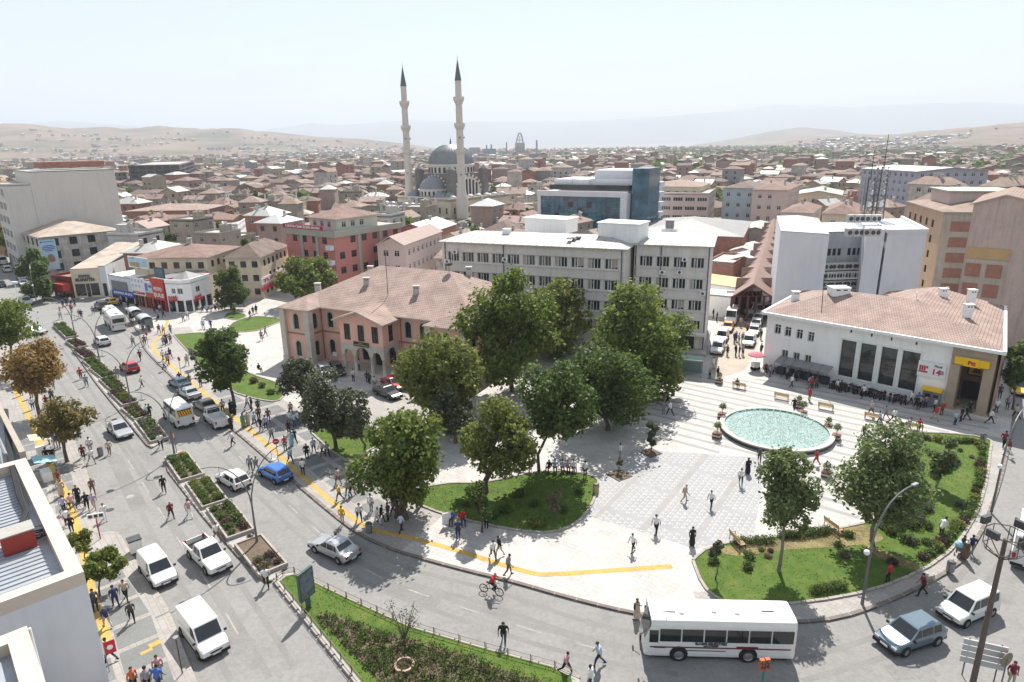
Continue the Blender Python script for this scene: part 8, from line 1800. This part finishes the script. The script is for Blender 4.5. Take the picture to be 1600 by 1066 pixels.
for k in range(1000):
 a=fr2.uniform(0,6.28);r=fr2.random()**.6*3.9;h=fr2.uniform(0,1.15)*(1.15-r/4.6);sp.ball((r*cos(a),r*sin(a),.38+h),fr2.uniform(.02,.06),0,4,2,fr2.uniform(1,2.5))
o=sp.build('water_jets',SPRAY,ft,True);o['kind']='stuff'
# ==== FENCE of the island
def fence(pts,label,sp=1.6):
 w=[Vector((p.x,p.y,0))for p in pts];o=thing('iron_fence',label,'fence',(w[0].x,w[0].y,.19));base=w[0];IRON=M('fence_iron',(.14,.12,.10),rough=.5,var=.15);pm=MB();pm.tube((0,0,-.03),(0,0,.55),.03,.03,5);pm.tube((.09,0,-.03),(.09,0,.45),.02,.02,4);pm=pm.mesh('post',IRON)
 for i in range(len(w)-1):
  a,b=w[i],w[i+1];L=(b-a).length;k=max(1,round(L/sp));d=(b-a).normalized()
  for j in range(k):
   p,q=a.lerp(b,j/k)-base,a.lerp(b,(j+1)/k)-base;link('post',pm,o,(p.x,p.y,0),heading(d))
   for z in(.18,.48):m=MB();m.tube((p.x,p.y,z),(q.x,q.y,z),.018,.018,4);m.build('rail',IRON,o)
fl=[c_+(p-c_)*.985 for p in isl];fence(fl[:8],'low iron fence along the road side of the island');fence(list(reversed(fl[-2:]+fl[:1])),'low iron fence along the avenue side of the island')
# ==== NEAR ROOF lower left
NPAR=M('near_parapet_cream',(.50,.425,.355),var=.07,scale=.8,fine=.04);NWALL=M('near_wall_grey',(.55,.56,.58),var=.06,scale=.3,dirt=.12);NROOF=M('near_roof_sheet',(.33,.35,.38),rough=.45,var=.15,scale=.5,metal=.2)
C1=P0(131,893,8);ud=(P0(40,715,8)-C1).normalized();wi_=Vector((ud.y,-ud.x,0))
if wi_.x>0:wi_=-wi_
C2=C1+wi_*5.2
nbld=thing('near_building','near building seen from above with cream parapet and grey sheet roof','building',(C1.x,C1.y,0));U=C1+ud*20;mb=MB();poly=[C1,U,U+wi_*16,C1+wi_*16];mb.prism([(p.x,p.y)for p in poly],0,7.2,1,0);part('body',mb,[NWALL,NROOF],nbld)
for ph_,(a,b)in enumerate(((C1+ud*.8,U-ud*.8),(C1+wi_*16,C1),(U,U+wi_*16))):
 d=b-a;n=Vector((d.y,-d.x,0)).normalized();ctr=(C1+U+poly[2]+poly[3])/4
 if(ctr-a).dot(n)<0:n=-n
 c=(a+b)/2+n*.4;m=MB();m.box((c.x,c.y,7.6),(d.length,.8,.8),heading(d));c2=(a+b)/2+n*.37;part('parapet',m,[NPAR],nbld)
m=MB()
for k in range(37):p=C1+ud*(1.2+k*.5)+wi_*1.3;q=p+wi_*11;m.tube((p.x,p.y,7.23),(q.x,q.y,7.23),.05,.05,4)
o=part('roof_ribs',m,[NROOF],nbld);o['kind']='stuff'
c=C1+ud*7+wi_*4.2;v=[c,c+ud*7,c+ud*7+wi_*6,c+wi_*6];m=MB();m.prism([(p.x,p.y)for p in v],7.6,7.75);part('white_sheet_roof',m,[TINW],nbld)
m=MB()
for k in range(14):p=c+ud*(.3+k*.5);q=p+wi_*6;m.tube((p.x,p.y,7.78),(q.x,q.y,7.78),.04,.04,4)
o=part('sheet_ribs',m,[TINW],nbld);o['kind']='stuff'
c=C1+ud*1.2+wi_*4.6;v=[c,c+ud*3.2,c+ud*3.2+wi_*6,c+wi_*6];m=MB();m.prism([(p.x,p.y)for p in v],7.3,7.42);part('white_sheet_roof',m,[TINW],nbld)
p=P(28,843,7.8);cr=thing('red_roof_box','red box casing with cables on the near roof','box',(p.x,p.y,7.25),heading(ud));m=MB();m.box((0,0,.6),(1.3,1.7,1.2));m.build('box',M('casing_red',(.33,.05,.035),var=.1),cr);m=MB();m.box((0,0,1.24),(1.4,1.8,.08));m.build('cap',CONC,cr)
cb=thing('cable_coil','tangle of black cables lying on the near roof','cables',tuple(P(60,838,7.3)));
for k in range(8):
 r=lr.uniform(.4,.8);ox,oy=lr.uniform(-.3,.3),lr.uniform(-.3,.3);m=MB();m.path([(ox+r*cos(t*.45),oy+r*.8*sin(t*.45),.06+k*.035+.04*sin(t))for t in range(15)],.022,5);m.build('loop',BLACKM,cb)
pb=thing('pipe_bundle','thick dark cable duct running along the near roof','duct',tuple(P(18,760,7.6)));b0=P(18,760,7.6)
for k in range(4):
 m=MB();pts=[P(5+k*2,640,8.2)-b0,P(14+k*2,720,7.9)-b0,P(27+k*2.5,775,7.7)-b0,P(38+k*1.5,800,7.6)-b0,P(30+k,832,7.9)-b0];m.path([tuple(q)for q in pts],.09,6);m.build('cable',BLACKM,pb)
C3=P0(42,979,7.4);nb2=thing('near_annex','lower annex with cream parapet at the bottom left corner','building',(C3.x,C3.y,0));poly=[C3,C3+wi_*14,C3+wi_*14-ud*12,C3-ud*12];mb=MB();mb.prism([(p.x,p.y)for p in poly],0,6.8,1,0);part('body',mb,[NWALL,NROOF],nb2)
for a,b in((C3,C3+wi_*14),(C3-ud*.9,C3-ud*12)):
 d=b-a;n=Vector((d.y,-d.x,0)).normalized();ctr=(poly[0]+poly[2])/2
 if(ctr-a).dot(n)<0:n=-n
 c=(a+b)/2+n*.45;m=MB();m.box((c.x,c.y,7.1),(d.length,.9,.7),heading(d));part('parapet',m,[NPAR],nb2)
m=MB();q=C3-wi_*.08-ud*.1;m.tube((q.x,q.y,0),(q.x,q.y,7.3),.07,.07,6);part('downpipe',m,[WHITE],nb2)
D1=P0(50,720,8.2)+ud*.6;D1=U+ud*.4-wi_*.1;nb3=thing('near_neighbour','neighbouring near roof with grey edge wall and air conditioners','building',(D1.x,D1.y,0));D2=D1+ud*17;mb=MB();mb.prism([(p.x,p.y)for p in(D1,D2,D2+wi_*14,D1+wi_*14)],0,7.4,1,0);part('body',mb,[NWALL,NROOF],nb3)
c=(D1+D2)/2+wi_*.2;m=MB();m.box((c.x,c.y,7.9),(17,.4,1.0),heading(ud));part('edge_wall',m,[M('edge_wall_taupe',(.33,.29,.24),var=.1)],nb3)
for k,(u,w)in enumerate(((2.0,2.0),(4.5,3.2),(7.5,2.4))):p=D1+ud*u+wi_*w;m=MB();m.box((p.x,p.y,7.9),(1.3,1.0,1.0),heading(ud));m.box((p.x,p.y,8.45),(1.1,.8,.1),heading(ud),1);part('air_conditioner',m,[WHITE,METAL],nb3)
m=MB();p,q=D1+ud*.5+wi_*1.2,D2+wi_*1.2;m.tube((p.x,p.y,8.3),(q.x,q.y,8.3),.14,.14,8);p2=D1+ud*6+wi_*1.2;m.tube((p2.x,p2.y,7.4),(p2.x,p2.y,10.6),.1,.1,7);part('duct',m,[METAL],nb3)
for k,(x,y,col,lab)in enumerate(((68,712,M('awning_cream',(.50,.42,.27),var=.08),'cream awning stall under the rusty tree'),(42,600,M('awning_blue',(.10,.25,.42),var=.1),'blue display stand under the orange tree'),(76,748,M('awning_cyan',(.25,.45,.5),var=.1),'pale cyan stand against the near building'))):
 b=P(x,y,PH);o=thing('market_stall',lab,'stall',tuple(b),heading(ud));m=MB();m.add([(-1,-.9,1.95),(1,-.9,1.95),(1,.9,2.35),(-1,.9,2.35),(-1,-.9,1.75),(1,-.9,1.75)],[(0,1,2,3),(4,5,1,0)]);m.build('awning',col,o);m=MB();m.box((0,.1,.45),(1.5,.8,.9));m.build('table',WHITE,o)
 for sx in(-1,1):m=MB();m.tube((sx*.95,-.85,0),(sx*.95,-.85,1.95),.025,.025,5);m.build('pole',METAL,o)
b=P(171,1050,PH);o=thing('red_banner_flag','small red shop flag by the near building corner','flag',tuple(b),.6);m=MB();m.tube((0,0,0),(0,0,2.2),.025,.025,5);m.build('pole',METAL,o);m=MB();m.box((.3,0,1.7),(.6,.02,.9));m.build('cloth',RED,o);m=MB();m.tube((.3,-.012,1.7),(.3,-.02,1.7),.17,.17,12);m.build('emblem',WHITE,o)
b=P(1498,866,PH);o=thing('baby_stroller','pale blue-topped stroller with the family on the right sidewalk','stroller',tuple(b),.8);m=MB();m.lathe((0,0,.75),[(.38,0),(.34,.2),(.2,.36),(.01,.4)],12);m.build('hood',M('stroller_blue',(.25,.45,.55),var=.1),o);m=MB();m.box((.1,0,.5),(.7,.42,.3));m.build('seat',M('stroller_grey',(.2,.18,.16),var=.1),o)
for s in(-1,1):
 for t in(-1,1):m=MB();m.tube((s*.3,t*.22,.12),(s*.3,t*.26,.12),.12,.12,10);m.build('wheel',BLACKM,o)
# ==== PEOPLE
SKIN=M('skin',(.33,.19,.13),rough=.6,var=.06,coords='obj');HAIRM={'dark':M('hair_dark',(.018,.014,.012),rough=.6,var=0),'grey':M('hair_grey',(.3,.29,.28),rough=.6,var=0)};SHOE=M('shoes',(.02,.018,.016),rough=.5,var=0)
CLOTH={k:M('cloth_'+k.replace(' ','_'),c,rough=.85,var=.1,scale=4,coords='obj')for k,c in(('white',(.62,.62,.61)),('pale blue',(.36,.44,.55)),('black',(.016,.016,.018)),('navy',(.025,.035,.085)),('red',(.42,.03,.035)),('grey',(.22,.22,.23)),('beige',(.40,.33,.25)),('maroon',(.16,.025,.035)),('green',(.10,.22,.13)),('yellow',(.58,.36,.03)),('orange',(.42,.12,.04)),('pink',(.48,.26,.27)),('brown',(.14,.085,.055)),('violet',(.33,.28,.42)),('blue',(.05,.12,.36)),('dark grey',(.06,.06,.065)),('cyan',(.25,.45,.5)))}
def limb(mb,pts,rs,n=8):
 for i in range(len(pts)-1):mb.tube(pts[i],pts[i+1],rs[i],rs[i+1],n);mb.ball(pts[i+1],rs[i+1]*.99,0,n,5)
 mb.ball(pts[0],rs[0]*.99,0,n,5)
def body_mesh(pose):
 P_=[]
 sit=pose in('sit','ride');hz=.52 if pose=='sit' else(1.0 if pose=='ride' else.93);lean=.30 if pose=='ride' else(.10 if pose in('walk','stride','bend')else 0);lean=.45 if pose=='bend' else lean
 ch=Vector((lean*.6,0,hz+.40));nk=Vector((lean*.85,0,hz+.54));hd=Vector((lean*.95+.02,0,hz+.69));pel=Vector((0,0,hz+.02))
 cap=lambda a,b,ra,rb,t:P_.append((Vector(a),Vector(b),ra,rb,t))
 cap(pel,pel.lerp(ch,.5),.15,.145,0);cap(pel.lerp(ch,.5),ch,.145,.165,0);cap(ch+Vector((0,-.15,.04)),ch+Vector((0,.15,.04)),.075,.075,0);cap(ch,nk,.12,.06,0);cap(nk,hd,.052,.06,2);cap(hd+Vector((.012,0,-.045)),hd+Vector((-.005,0,.045)),.082,.095,2);cap(hd+Vector((.09,0,-.015)),hd+Vector((.105,0,-.03)),.016,.018,2)
 for s in(-1,1):cap(hd+Vector((0,s*.092,0)),hd+Vector((0,s*.098,.01)),.02,.02,2)
 st={'walk':.24,'stride':.36,'stand':.03,'bend':.12,'coat':.10}.get(pose,0)
 hands=[]
 for s in(-1,1):
  hip=Vector((0,s*.09,hz))
  if pose=='sit':k=Vector((.42,s*.11,hz+.02));an=Vector((.44,s*.11,.1));
  elif pose=='ride':k=Vector((.30,s*.1,hz-.30-.08*s));an=Vector((.12,s*.1,.40-.12*s))
  else:
   f=st*s;k=Vector((f*.55+(.05 if f>0 else.06),s*.1,.50));an=Vector((f-(.10 if f<0 and st>.15 else 0),s*.1,.09+(.07 if f<0 and st>.15 else 0)))
  cap(hip,k,.10,.068,1);cap(k,an,.066,.045,1);cap(an+Vector((-.03,0,-.04)),an+Vector((.15,0,-.05)),.04,.034,4)
  sh=ch+Vector((0,s*.20,.05));sw=-st*s*.8
  if pose=='ride':el=sh+Vector((.24,s*.05,-.16));wr_=el+Vector((.22,-s*.02,-.05))
  elif pose=='sit':el=sh+Vector((.05,s*.06,-.27));wr_=el+Vector((.22,-s*.08,-.05))
  else:el=sh+Vector((sw*.35-.03,s*.06,-.28));wr_=el+Vector((sw*.5+.06,-s*.01,-.23))
  cap(sh,el,.056,.045,0);cap(el,wr_,.043,.032,2 if pose!='coat' else 0);d=(wr_-el).normalized();cap(wr_,wr_+d*.07,.034,.036,2);hands.append((wr_+d*.07,d,s))
 if pose=='coat':cap((0,0,1.05),(.0,0,.28),.16,.235,0)
 mb=MB()
 for a,b,ra,rb,t in P_:limb(mb,(a,b),(ra,rb),10)
 me=mb.mesh('person_body',[]);tmp=bpy.data.objects.new('tmp',me);COL.objects.link(tmp);md=tmp.modifiers.new('r','REMESH');md.mode='VOXEL';md.voxel_size=.026;sm=tmp.modifiers.new('s','SMOOTH');sm.factor=.5;sm.iterations=2;dc=tmp.modifiers.new('d','DECIMATE');dc.ratio=.35
 dg=bpy.context.evaluated_depsgraph_get();out=bpy.data.meshes.new_from_object(tmp.evaluated_get(dg));bpy.data.objects.remove(tmp);bpy.data.meshes.remove(me)
 fin=MB();fin.v=[tuple(v.co)for v in out.vertices];fin.f=[tuple(p.vertices)for p in out.polygons];scarf=pose=='coat'
 for p in out.polygons:
  c=Vector(p.center);best=(1e9,0)
  for a,b,ra,rb,t in P_:
   ab=b-a;u=max(0,min(1,(c-a).dot(ab)/max(1e-6,ab.length_squared)));d=(c-a-ab*u).length-(ra+(rb-ra)*u)
   if d<best[0]:best=(d,t)
  t=best[1];r=c-hd
  if t==2 and r.length<.2 and(r.z>.045 or(r.x<-.015 and r.z>-.06)):t=3
  if scarf and r.length<.24 and r.x<.055:t=3
  if t==2 and c.z<nk.z-.05 and c.z>1.02 and not sit and best[1]==2 and abs(c.y)>.12 and pose!='coat' and c.z>1.12:t=0
  fin.m.append(t)
 for h,d,s in hands:
  sd=Vector((1,0,0))-d*d.x;sd.normalize();up=d.cross(sd)
  for k in range(4):o=h+sd*(-.03+.02*k);l=(.055,.07,.066,.05)[k];m1=o+d*l*.6;fin.path([tuple(o),tuple(m1),tuple(m1+d*l*.35-up*s*.02)],.0095,5,2)
  o=h-d*.04+sd*.035;fin.path([tuple(o),tuple(o+sd*.03+d*.03),tuple(o+sd*.028+d*.06)],.0105,5,2)
 for s in(-1,1):fin.box(tuple(hd+Vector((.082,s*.032,.01))),(.02,.022,.012),0,3)
 fin.box(tuple(hd+Vector((.085,0,-.062))),(.016,.04,.010),0,4)
 return fin.mesh('person_body',[CLOTH['white'],CLOTH['navy'],SKIN,HAIRM['dark'],SHOE],True)
BODY={p:body_mesh(p)for p in('stand','walk','stride','sit','coat','ride','bend')}
VERB={'stand':'standing','walk':'walking','stride':'striding','sit':'sitting','coat':'walking','ride':'riding','bend':'bending'}
PEOPLE={'on the left lanes':'red,navy,walk,127,593 grey,navy,stride,136,604','under the orange tree':'white,black,walk,84,608 dark grey,black,walk,83,628 maroon,black,stand,74,637 white,navy,stand,52,640 beige,brown,stand,50,622 blue,navy,stand,39,610 black,black,stand,30,602 grey,black,stand,34,618','crossing near the rusty tree':'maroon,black,walk,131,717 white,grey,stand,142,706 white,grey,stride,144,724 beige,brown,walk,172,711','at the cream awning':'blue,beige,stand,88,700 navy,navy,stand,96,699 black,black,coat,75,724 black,black,coat,84,721 white,grey,stand,78,694','on the near pavement':'maroon,black,stand,94,760 beige,grey,coat,97,776 black,black,coat,123,786 black,black,walk,137,796 violet,beige,walk,148,796 brown,brown,walk,146,773 white,white,walk,165,813 violet,black,walk,101,802 pink,grey,walk,114,798 white,black,walk,106,822 black,black,stand,113,832','near the parked small van':'navy,navy,walk,182,948 beige,black,walk,198,938 dark grey,black,walk,207,971','by the near building corner':'navy,beige,walk,169,980 dark grey,navy,stand,150,955 beige,navy,walk,174,1034 orange,black,stand,211,1080 grey,black,stand,233,1080 blue,navy,walk,249,1078 pink,grey,stand,250,1060','on the road by the median planters':'black,black,walk,257,770 maroon,black,walk,268,810 pink,white,stride,297,808 white,brown,stride,340,844 white,black,stride,252,701','beside the school minibus':'white,navy,walk,231,652 black,black,walk,235,653','on the road behind the small truck':'white,black,walk,364,697 grey,dark grey,walk,392,736 grey,grey,walk,401,738','walking in the middle of the avenue':'white,dark grey,walk,222,606 maroon,navy,walk,220,564 grey,navy,walk,209,541 brown,navy,stand,227,540 grey,grey,stand,184,592','at the far crossing':'navy,black,stand,99,481 white,navy,stand,111,476 navy,navy,stand,118,479 red,black,stand,112,488 white,grey,walk,95,499 grey,white,walk,125,497 dark grey,black,walk,128,497 grey,navy,walk,146,491 navy,black,stand,105,478','in front of the shop row':'navy,black,walk,190,480 black,black,stand,201,482 white,grey,walk,186,477 dark grey,navy,walk,242,490 white,black,walk,251,489 blue,black,walk,256,496 black,black,sit,248,501 grey,navy,walk,269,489 black,black,stand,215,486','waiting by the bus shelters':'black,black,stand,205,503 white,navy,stand,208,501 navy,black,stand,219,512 grey,black,stand,224,518 dark grey,navy,stand,234,520 white,black,stand,199,492','on the paving left of the lawn':'grey,black,walk,287,503 white,navy,walk,294,499 pale blue,navy,walk,318,514 navy,black,walk,330,514 brown,black,walk,249,521 white,black,walk,256,522 grey,navy,stride,267,521 black,black,coat,260,537 brown,black,stand,267,537 grey,navy,walk,257,541','in front of the pharmacy':'white,black,sit,312,487 navy,black,sit,317,488 pale blue,navy,sit,322,487 grey,black,sit,327,487 white,navy,sit,332,486 black,black,sit,337,487 beige,black,sit,342,486 dark grey,navy,sit,347,486 violet,black,stand,352,485','left of the pink building':'dark grey,navy,walk,391,498 black,black,walk,396,492 black,black,stand,401,490 grey,black,walk,409,532 grey,navy,walk,415,526 black,black,sit,405,582','on the sidewalk by the yellow strip':'white,navy,walk,255,564 grey,brown,walk,262,566 navy,black,walk,267,561 white,navy,walk,257,578 pink,black,walk,264,571 beige,grey,walk,293,571 brown,black,stand,297,603 navy,navy,stand,314,605','at the parked row kerb':'maroon,grey,stand,282,600 beige,brown,stand,349,645 black,black,coat,362,646 black,black,coat,367,648 black,black,coat,362,671','in the crowd at the crossing':'white,navy,walk,387,639 black,navy,stand,394,642 dark grey,black,stand,404,643 green,beige,coat,381,668 beige,grey,coat,388,665 pale blue,navy,walk,398,666 brown,black,stand,405,656 black,black,walk,408,673 violet,navy,walk,416,671 brown,navy,walk,420,659 grey,dark grey,walk,425,689','under the pines on the sidewalk':'pink,brown,walk,455,648 white,grey,stand,454,664 pale blue,navy,stand,460,667 white,navy,stand,466,664 black,black,stand,452,679 red,black,stand,446,704 cyan,white,coat,456,697 black,black,walk,461,694 pale blue,navy,walk,454,724 white,black,stand,474,742 black,black,stand,480,717 pale blue,navy,walk,491,708 white,black,walk,504,712 grey,black,walk,512,714','left of the huge tree':'beige,brown,walk,529,757 yellow,black,walk,531,782 grey,dark grey,walk,545,776 white,black,walk,551,773','in the shade of the huge tree':'white,navy,walk,562,814 white,white,walk,589,821 dark grey,black,stand,607,814 pale blue,black,walk,627,832 yellow,beige,stand,535,818 black,black,walk,596,816 grey,navy,walk,615,806 white,grey,stand,580,800','by the white board stand':'red,navy,sit,722,818 blue,black,sit,708,818 white,black,stand,760,826 navy,navy,stand,716,842','at the end of the tree shade':'white,brown,walk,770,874 black,beige,walk,781,868 grey,brown,walk,794,899','on the bicycle by the kerb':'red,black,ride,768,928','on the road above the island':'black,dark grey,walk,787,1006','at the island tip':'white,black,walk,417,917','on the patterned paving':'white,black,walk,989,862 white,black,walk,1025,833 black,black,coat,1081,853 beige,beige,walk,1069,784 white,black,walk,1111,793 white,black,walk,1157,758 black,black,coat,1168,741 dark grey,black,walk,1186,723','in front of the municipal bus':'beige,beige,coat,995,968 pale blue,navy,walk,936,1040 pink,black,stride,884,1053 white,navy,stand,922,1078','at the front lawn bench':'black,black,sit,858,737 cyan,navy,sit,867,737 pale blue,black,sit,879,737 violet,navy,sit,887,737 white,grey,sit,896,737 white,black,stand,914,745 white,grey,stand,969,717','near the big bright tree':'black,black,stride,1043,634 grey,grey,stand,1036,647 white,black,stride,1047,649','at the lane mouth':'grey,black,stand,1109,592 white,beige,stand,1114,577 black,black,stand,1121,592 grey,beige,stand,1076,541 black,black,sit,1151,606 black,black,stand,1189,554','among the cars in the lane':'dark grey,black,stand,1136,556 black,black,stand,1149,556 dark grey,navy,stand,1155,557 grey,black,stand,1160,556 navy,navy,stand,1147,536 blue,navy,stand,1150,533 white,grey,stand,1154,536 grey,navy,stand,1160,535 red,navy,stand,1167,522 beige,grey,stand,1157,511 black,grey,stand,1164,510 black,black,stand,1114,498 black,black,stand,1120,502 black,black,stand,1189,531','in front of the post office stalls':'white,navy,walk,1236,606 red,brown,walk,1266,608 red,brown,stand,1264,626 white,black,stand,1308,612 black,black,stand,1313,614 maroon,black,stand,1207,578 violet,navy,stand,1218,580 pale blue,black,sit,1281,592 brown,black,sit,1288,596 grey,black,stand,1240,586 navy,black,stand,1255,588','between fountain and post office':'black,navy,stride,1240,643 white,black,stride,1349,622 beige,dark grey,walk,1361,649 grey,brown,walk,1384,656 white,black,walk,1395,661 pale blue,navy,walk,1374,664 black,dark grey,walk,1348,686 red,maroon,walk,1275,727','above the round garden':'grey,beige,walk,1418,676 red,black,walk,1434,676','at the post office entrance':'white,navy,walk,1422,632 black,black,walk,1430,639 beige,black,walk,1437,638 red,beige,walk,1460,657 red,brown,stand,1471,649 white,black,stand,1474,628 pale blue,navy,stand,1491,664 black,black,stand,1501,659 black,navy,walk,1510,657 black,black,walk,1513,647 grey,navy,walk,1527,644 black,black,stand,1546,639 white,navy,stand,1556,645 white,black,stride,1546,662 white,grey,stand,1506,616','at the cash machine':'blue,black,stand,1446,622 navy,navy,stand,1455,622 grey,navy,stand,1462,621','at the right street corner':'beige,black,stride,1587,654 dark grey,navy,stand,1561,622 maroon,black,walk,1567,699 maroon,white,walk,1575,712 grey,navy,stand,1573,640','inside the round garden':'white,dark grey,bend,1469,840 red,black,stand,1387,910 maroon,black,walk,1440,931','with the stroller':'black,black,stand,1502,866 brown,brown,coat,1507,874 navy,grey,stand,1516,866','behind the round sign':'maroon,beige,stand,1578,1070','at the pink building entrance':'pale blue,navy,stand,562,582 white,navy,stand,553,596 dark grey,black,stand,578,600 white,grey,stand,586,606 navy,navy,stand,574,598',}
pr_=random.Random(33);PL=[]
for place,s in PEOPLE.items():
 for w in s.replace('dark grey','dark_grey').replace('pale blue','pale_blue').split():
  a=w.split(',');sh,tr=a[0].replace('_',' '),a[1].replace('_',' ');PL.append([sh,tr,a[2],float(a[3]),float(a[4]),place])
lab={}
for r in PL:
 what={'coat':'long %s coat'%r[0]}.get(r[2],'%s top and %s trousers'%(r[0],r[1]));v=VERB[r[2]];pl=r[5].replace('walking in','in');r.append('person in %s %s %s'%(what,v,pl));lab.setdefault(r[6],[]).append(r)
for k,v in lab.items():
 if len(v)>1:
  v.sort(key=lambda r:r[3])
  for i,r in enumerate(v):r[6]=k+', '+('leftmost' if i==0 else('rightmost' if i==len(v)-1 else('second' if i==1 else 'third')))
av=math.atan2(-mdir.y,-mdir.x)
for sh,tr,pose,x,y,place,label in PL:
 z=ground_z((x,y));p=P(x,y,z)
 if 'lawn bench' in place and pose=='sit':z=PH
 if 'entrance' in place and 'pink' in place and inside(p,[(PK(*q).x,PK(*q).y)for q in((ps0-1,pt-1),(ps1+1,pt-1),(ps1+1,3),(ps0-1,3))]):z=PH+.28
 sf,tf=(p-FL).dot(pe),(p-FL).dot(pin)
 if 0<sf<sp0 and-.7<tf<16:p=FL+pe*sf-pin*(pr_.uniform(2.4,3.4)if sf<sb+1 else pr_.uniform(.8,2.6))
 o=link('person',BODY[pose],None,(p.x,p.y,z));k=pr_.uniform(.96,1.06)
 if pose=='ride':h=math.atan2(-.4,.92);o.location.z=-.03
 elif x<560 and pr_.random()<.75:h=av+(pi if pr_.random()<.5 else 0)+pr_.uniform(-.4,.4)
 elif pose=='sit':h=-pi/2+pr_.uniform(-.6,.6)
 else:h=pr_.uniform(0,6.28)
 o.rotation_euler=(0,0,h);o.scale=(k*pr_.uniform(1.0,1.2),k*pr_.uniform(1.0,1.22),k)
 for i,m_ in((0,CLOTH[sh]),(1,CLOTH[tr]),(3,CLOTH[pr_.choice(('white','grey','brown','black','navy'))]if pose=='coat' else HAIRM['grey' if pr_.random()<.15 else 'dark'])):o.material_slots[i].link='OBJECT';o.material_slots[i].material=m_
 tag(o,label,'person')
# ==== HAZE
hz=MB();hz.box((0,8500,480),(40000,21000,985));hm_=bpy.data.materials.new('air_haze');hm_.use_nodes=True;n=hm_.node_tree.nodes;n.clear();ou=n.new('ShaderNodeOutputMaterial');pv=n.new('ShaderNodeVolumePrincipled')
pv.inputs['Color'].default_value=(.84,.91,1.0,1);pv.inputs['Density'].default_value=1.6e-4;pv.inputs['Anisotropy'].default_value=.1;hm_.node_tree.links.new(pv.outputs['Volume'],ou.inputs['Volume'])
o=hz.build('haze',hm_);tag(o,'pale blue air haze over the whole town','haze',kind='stuff')
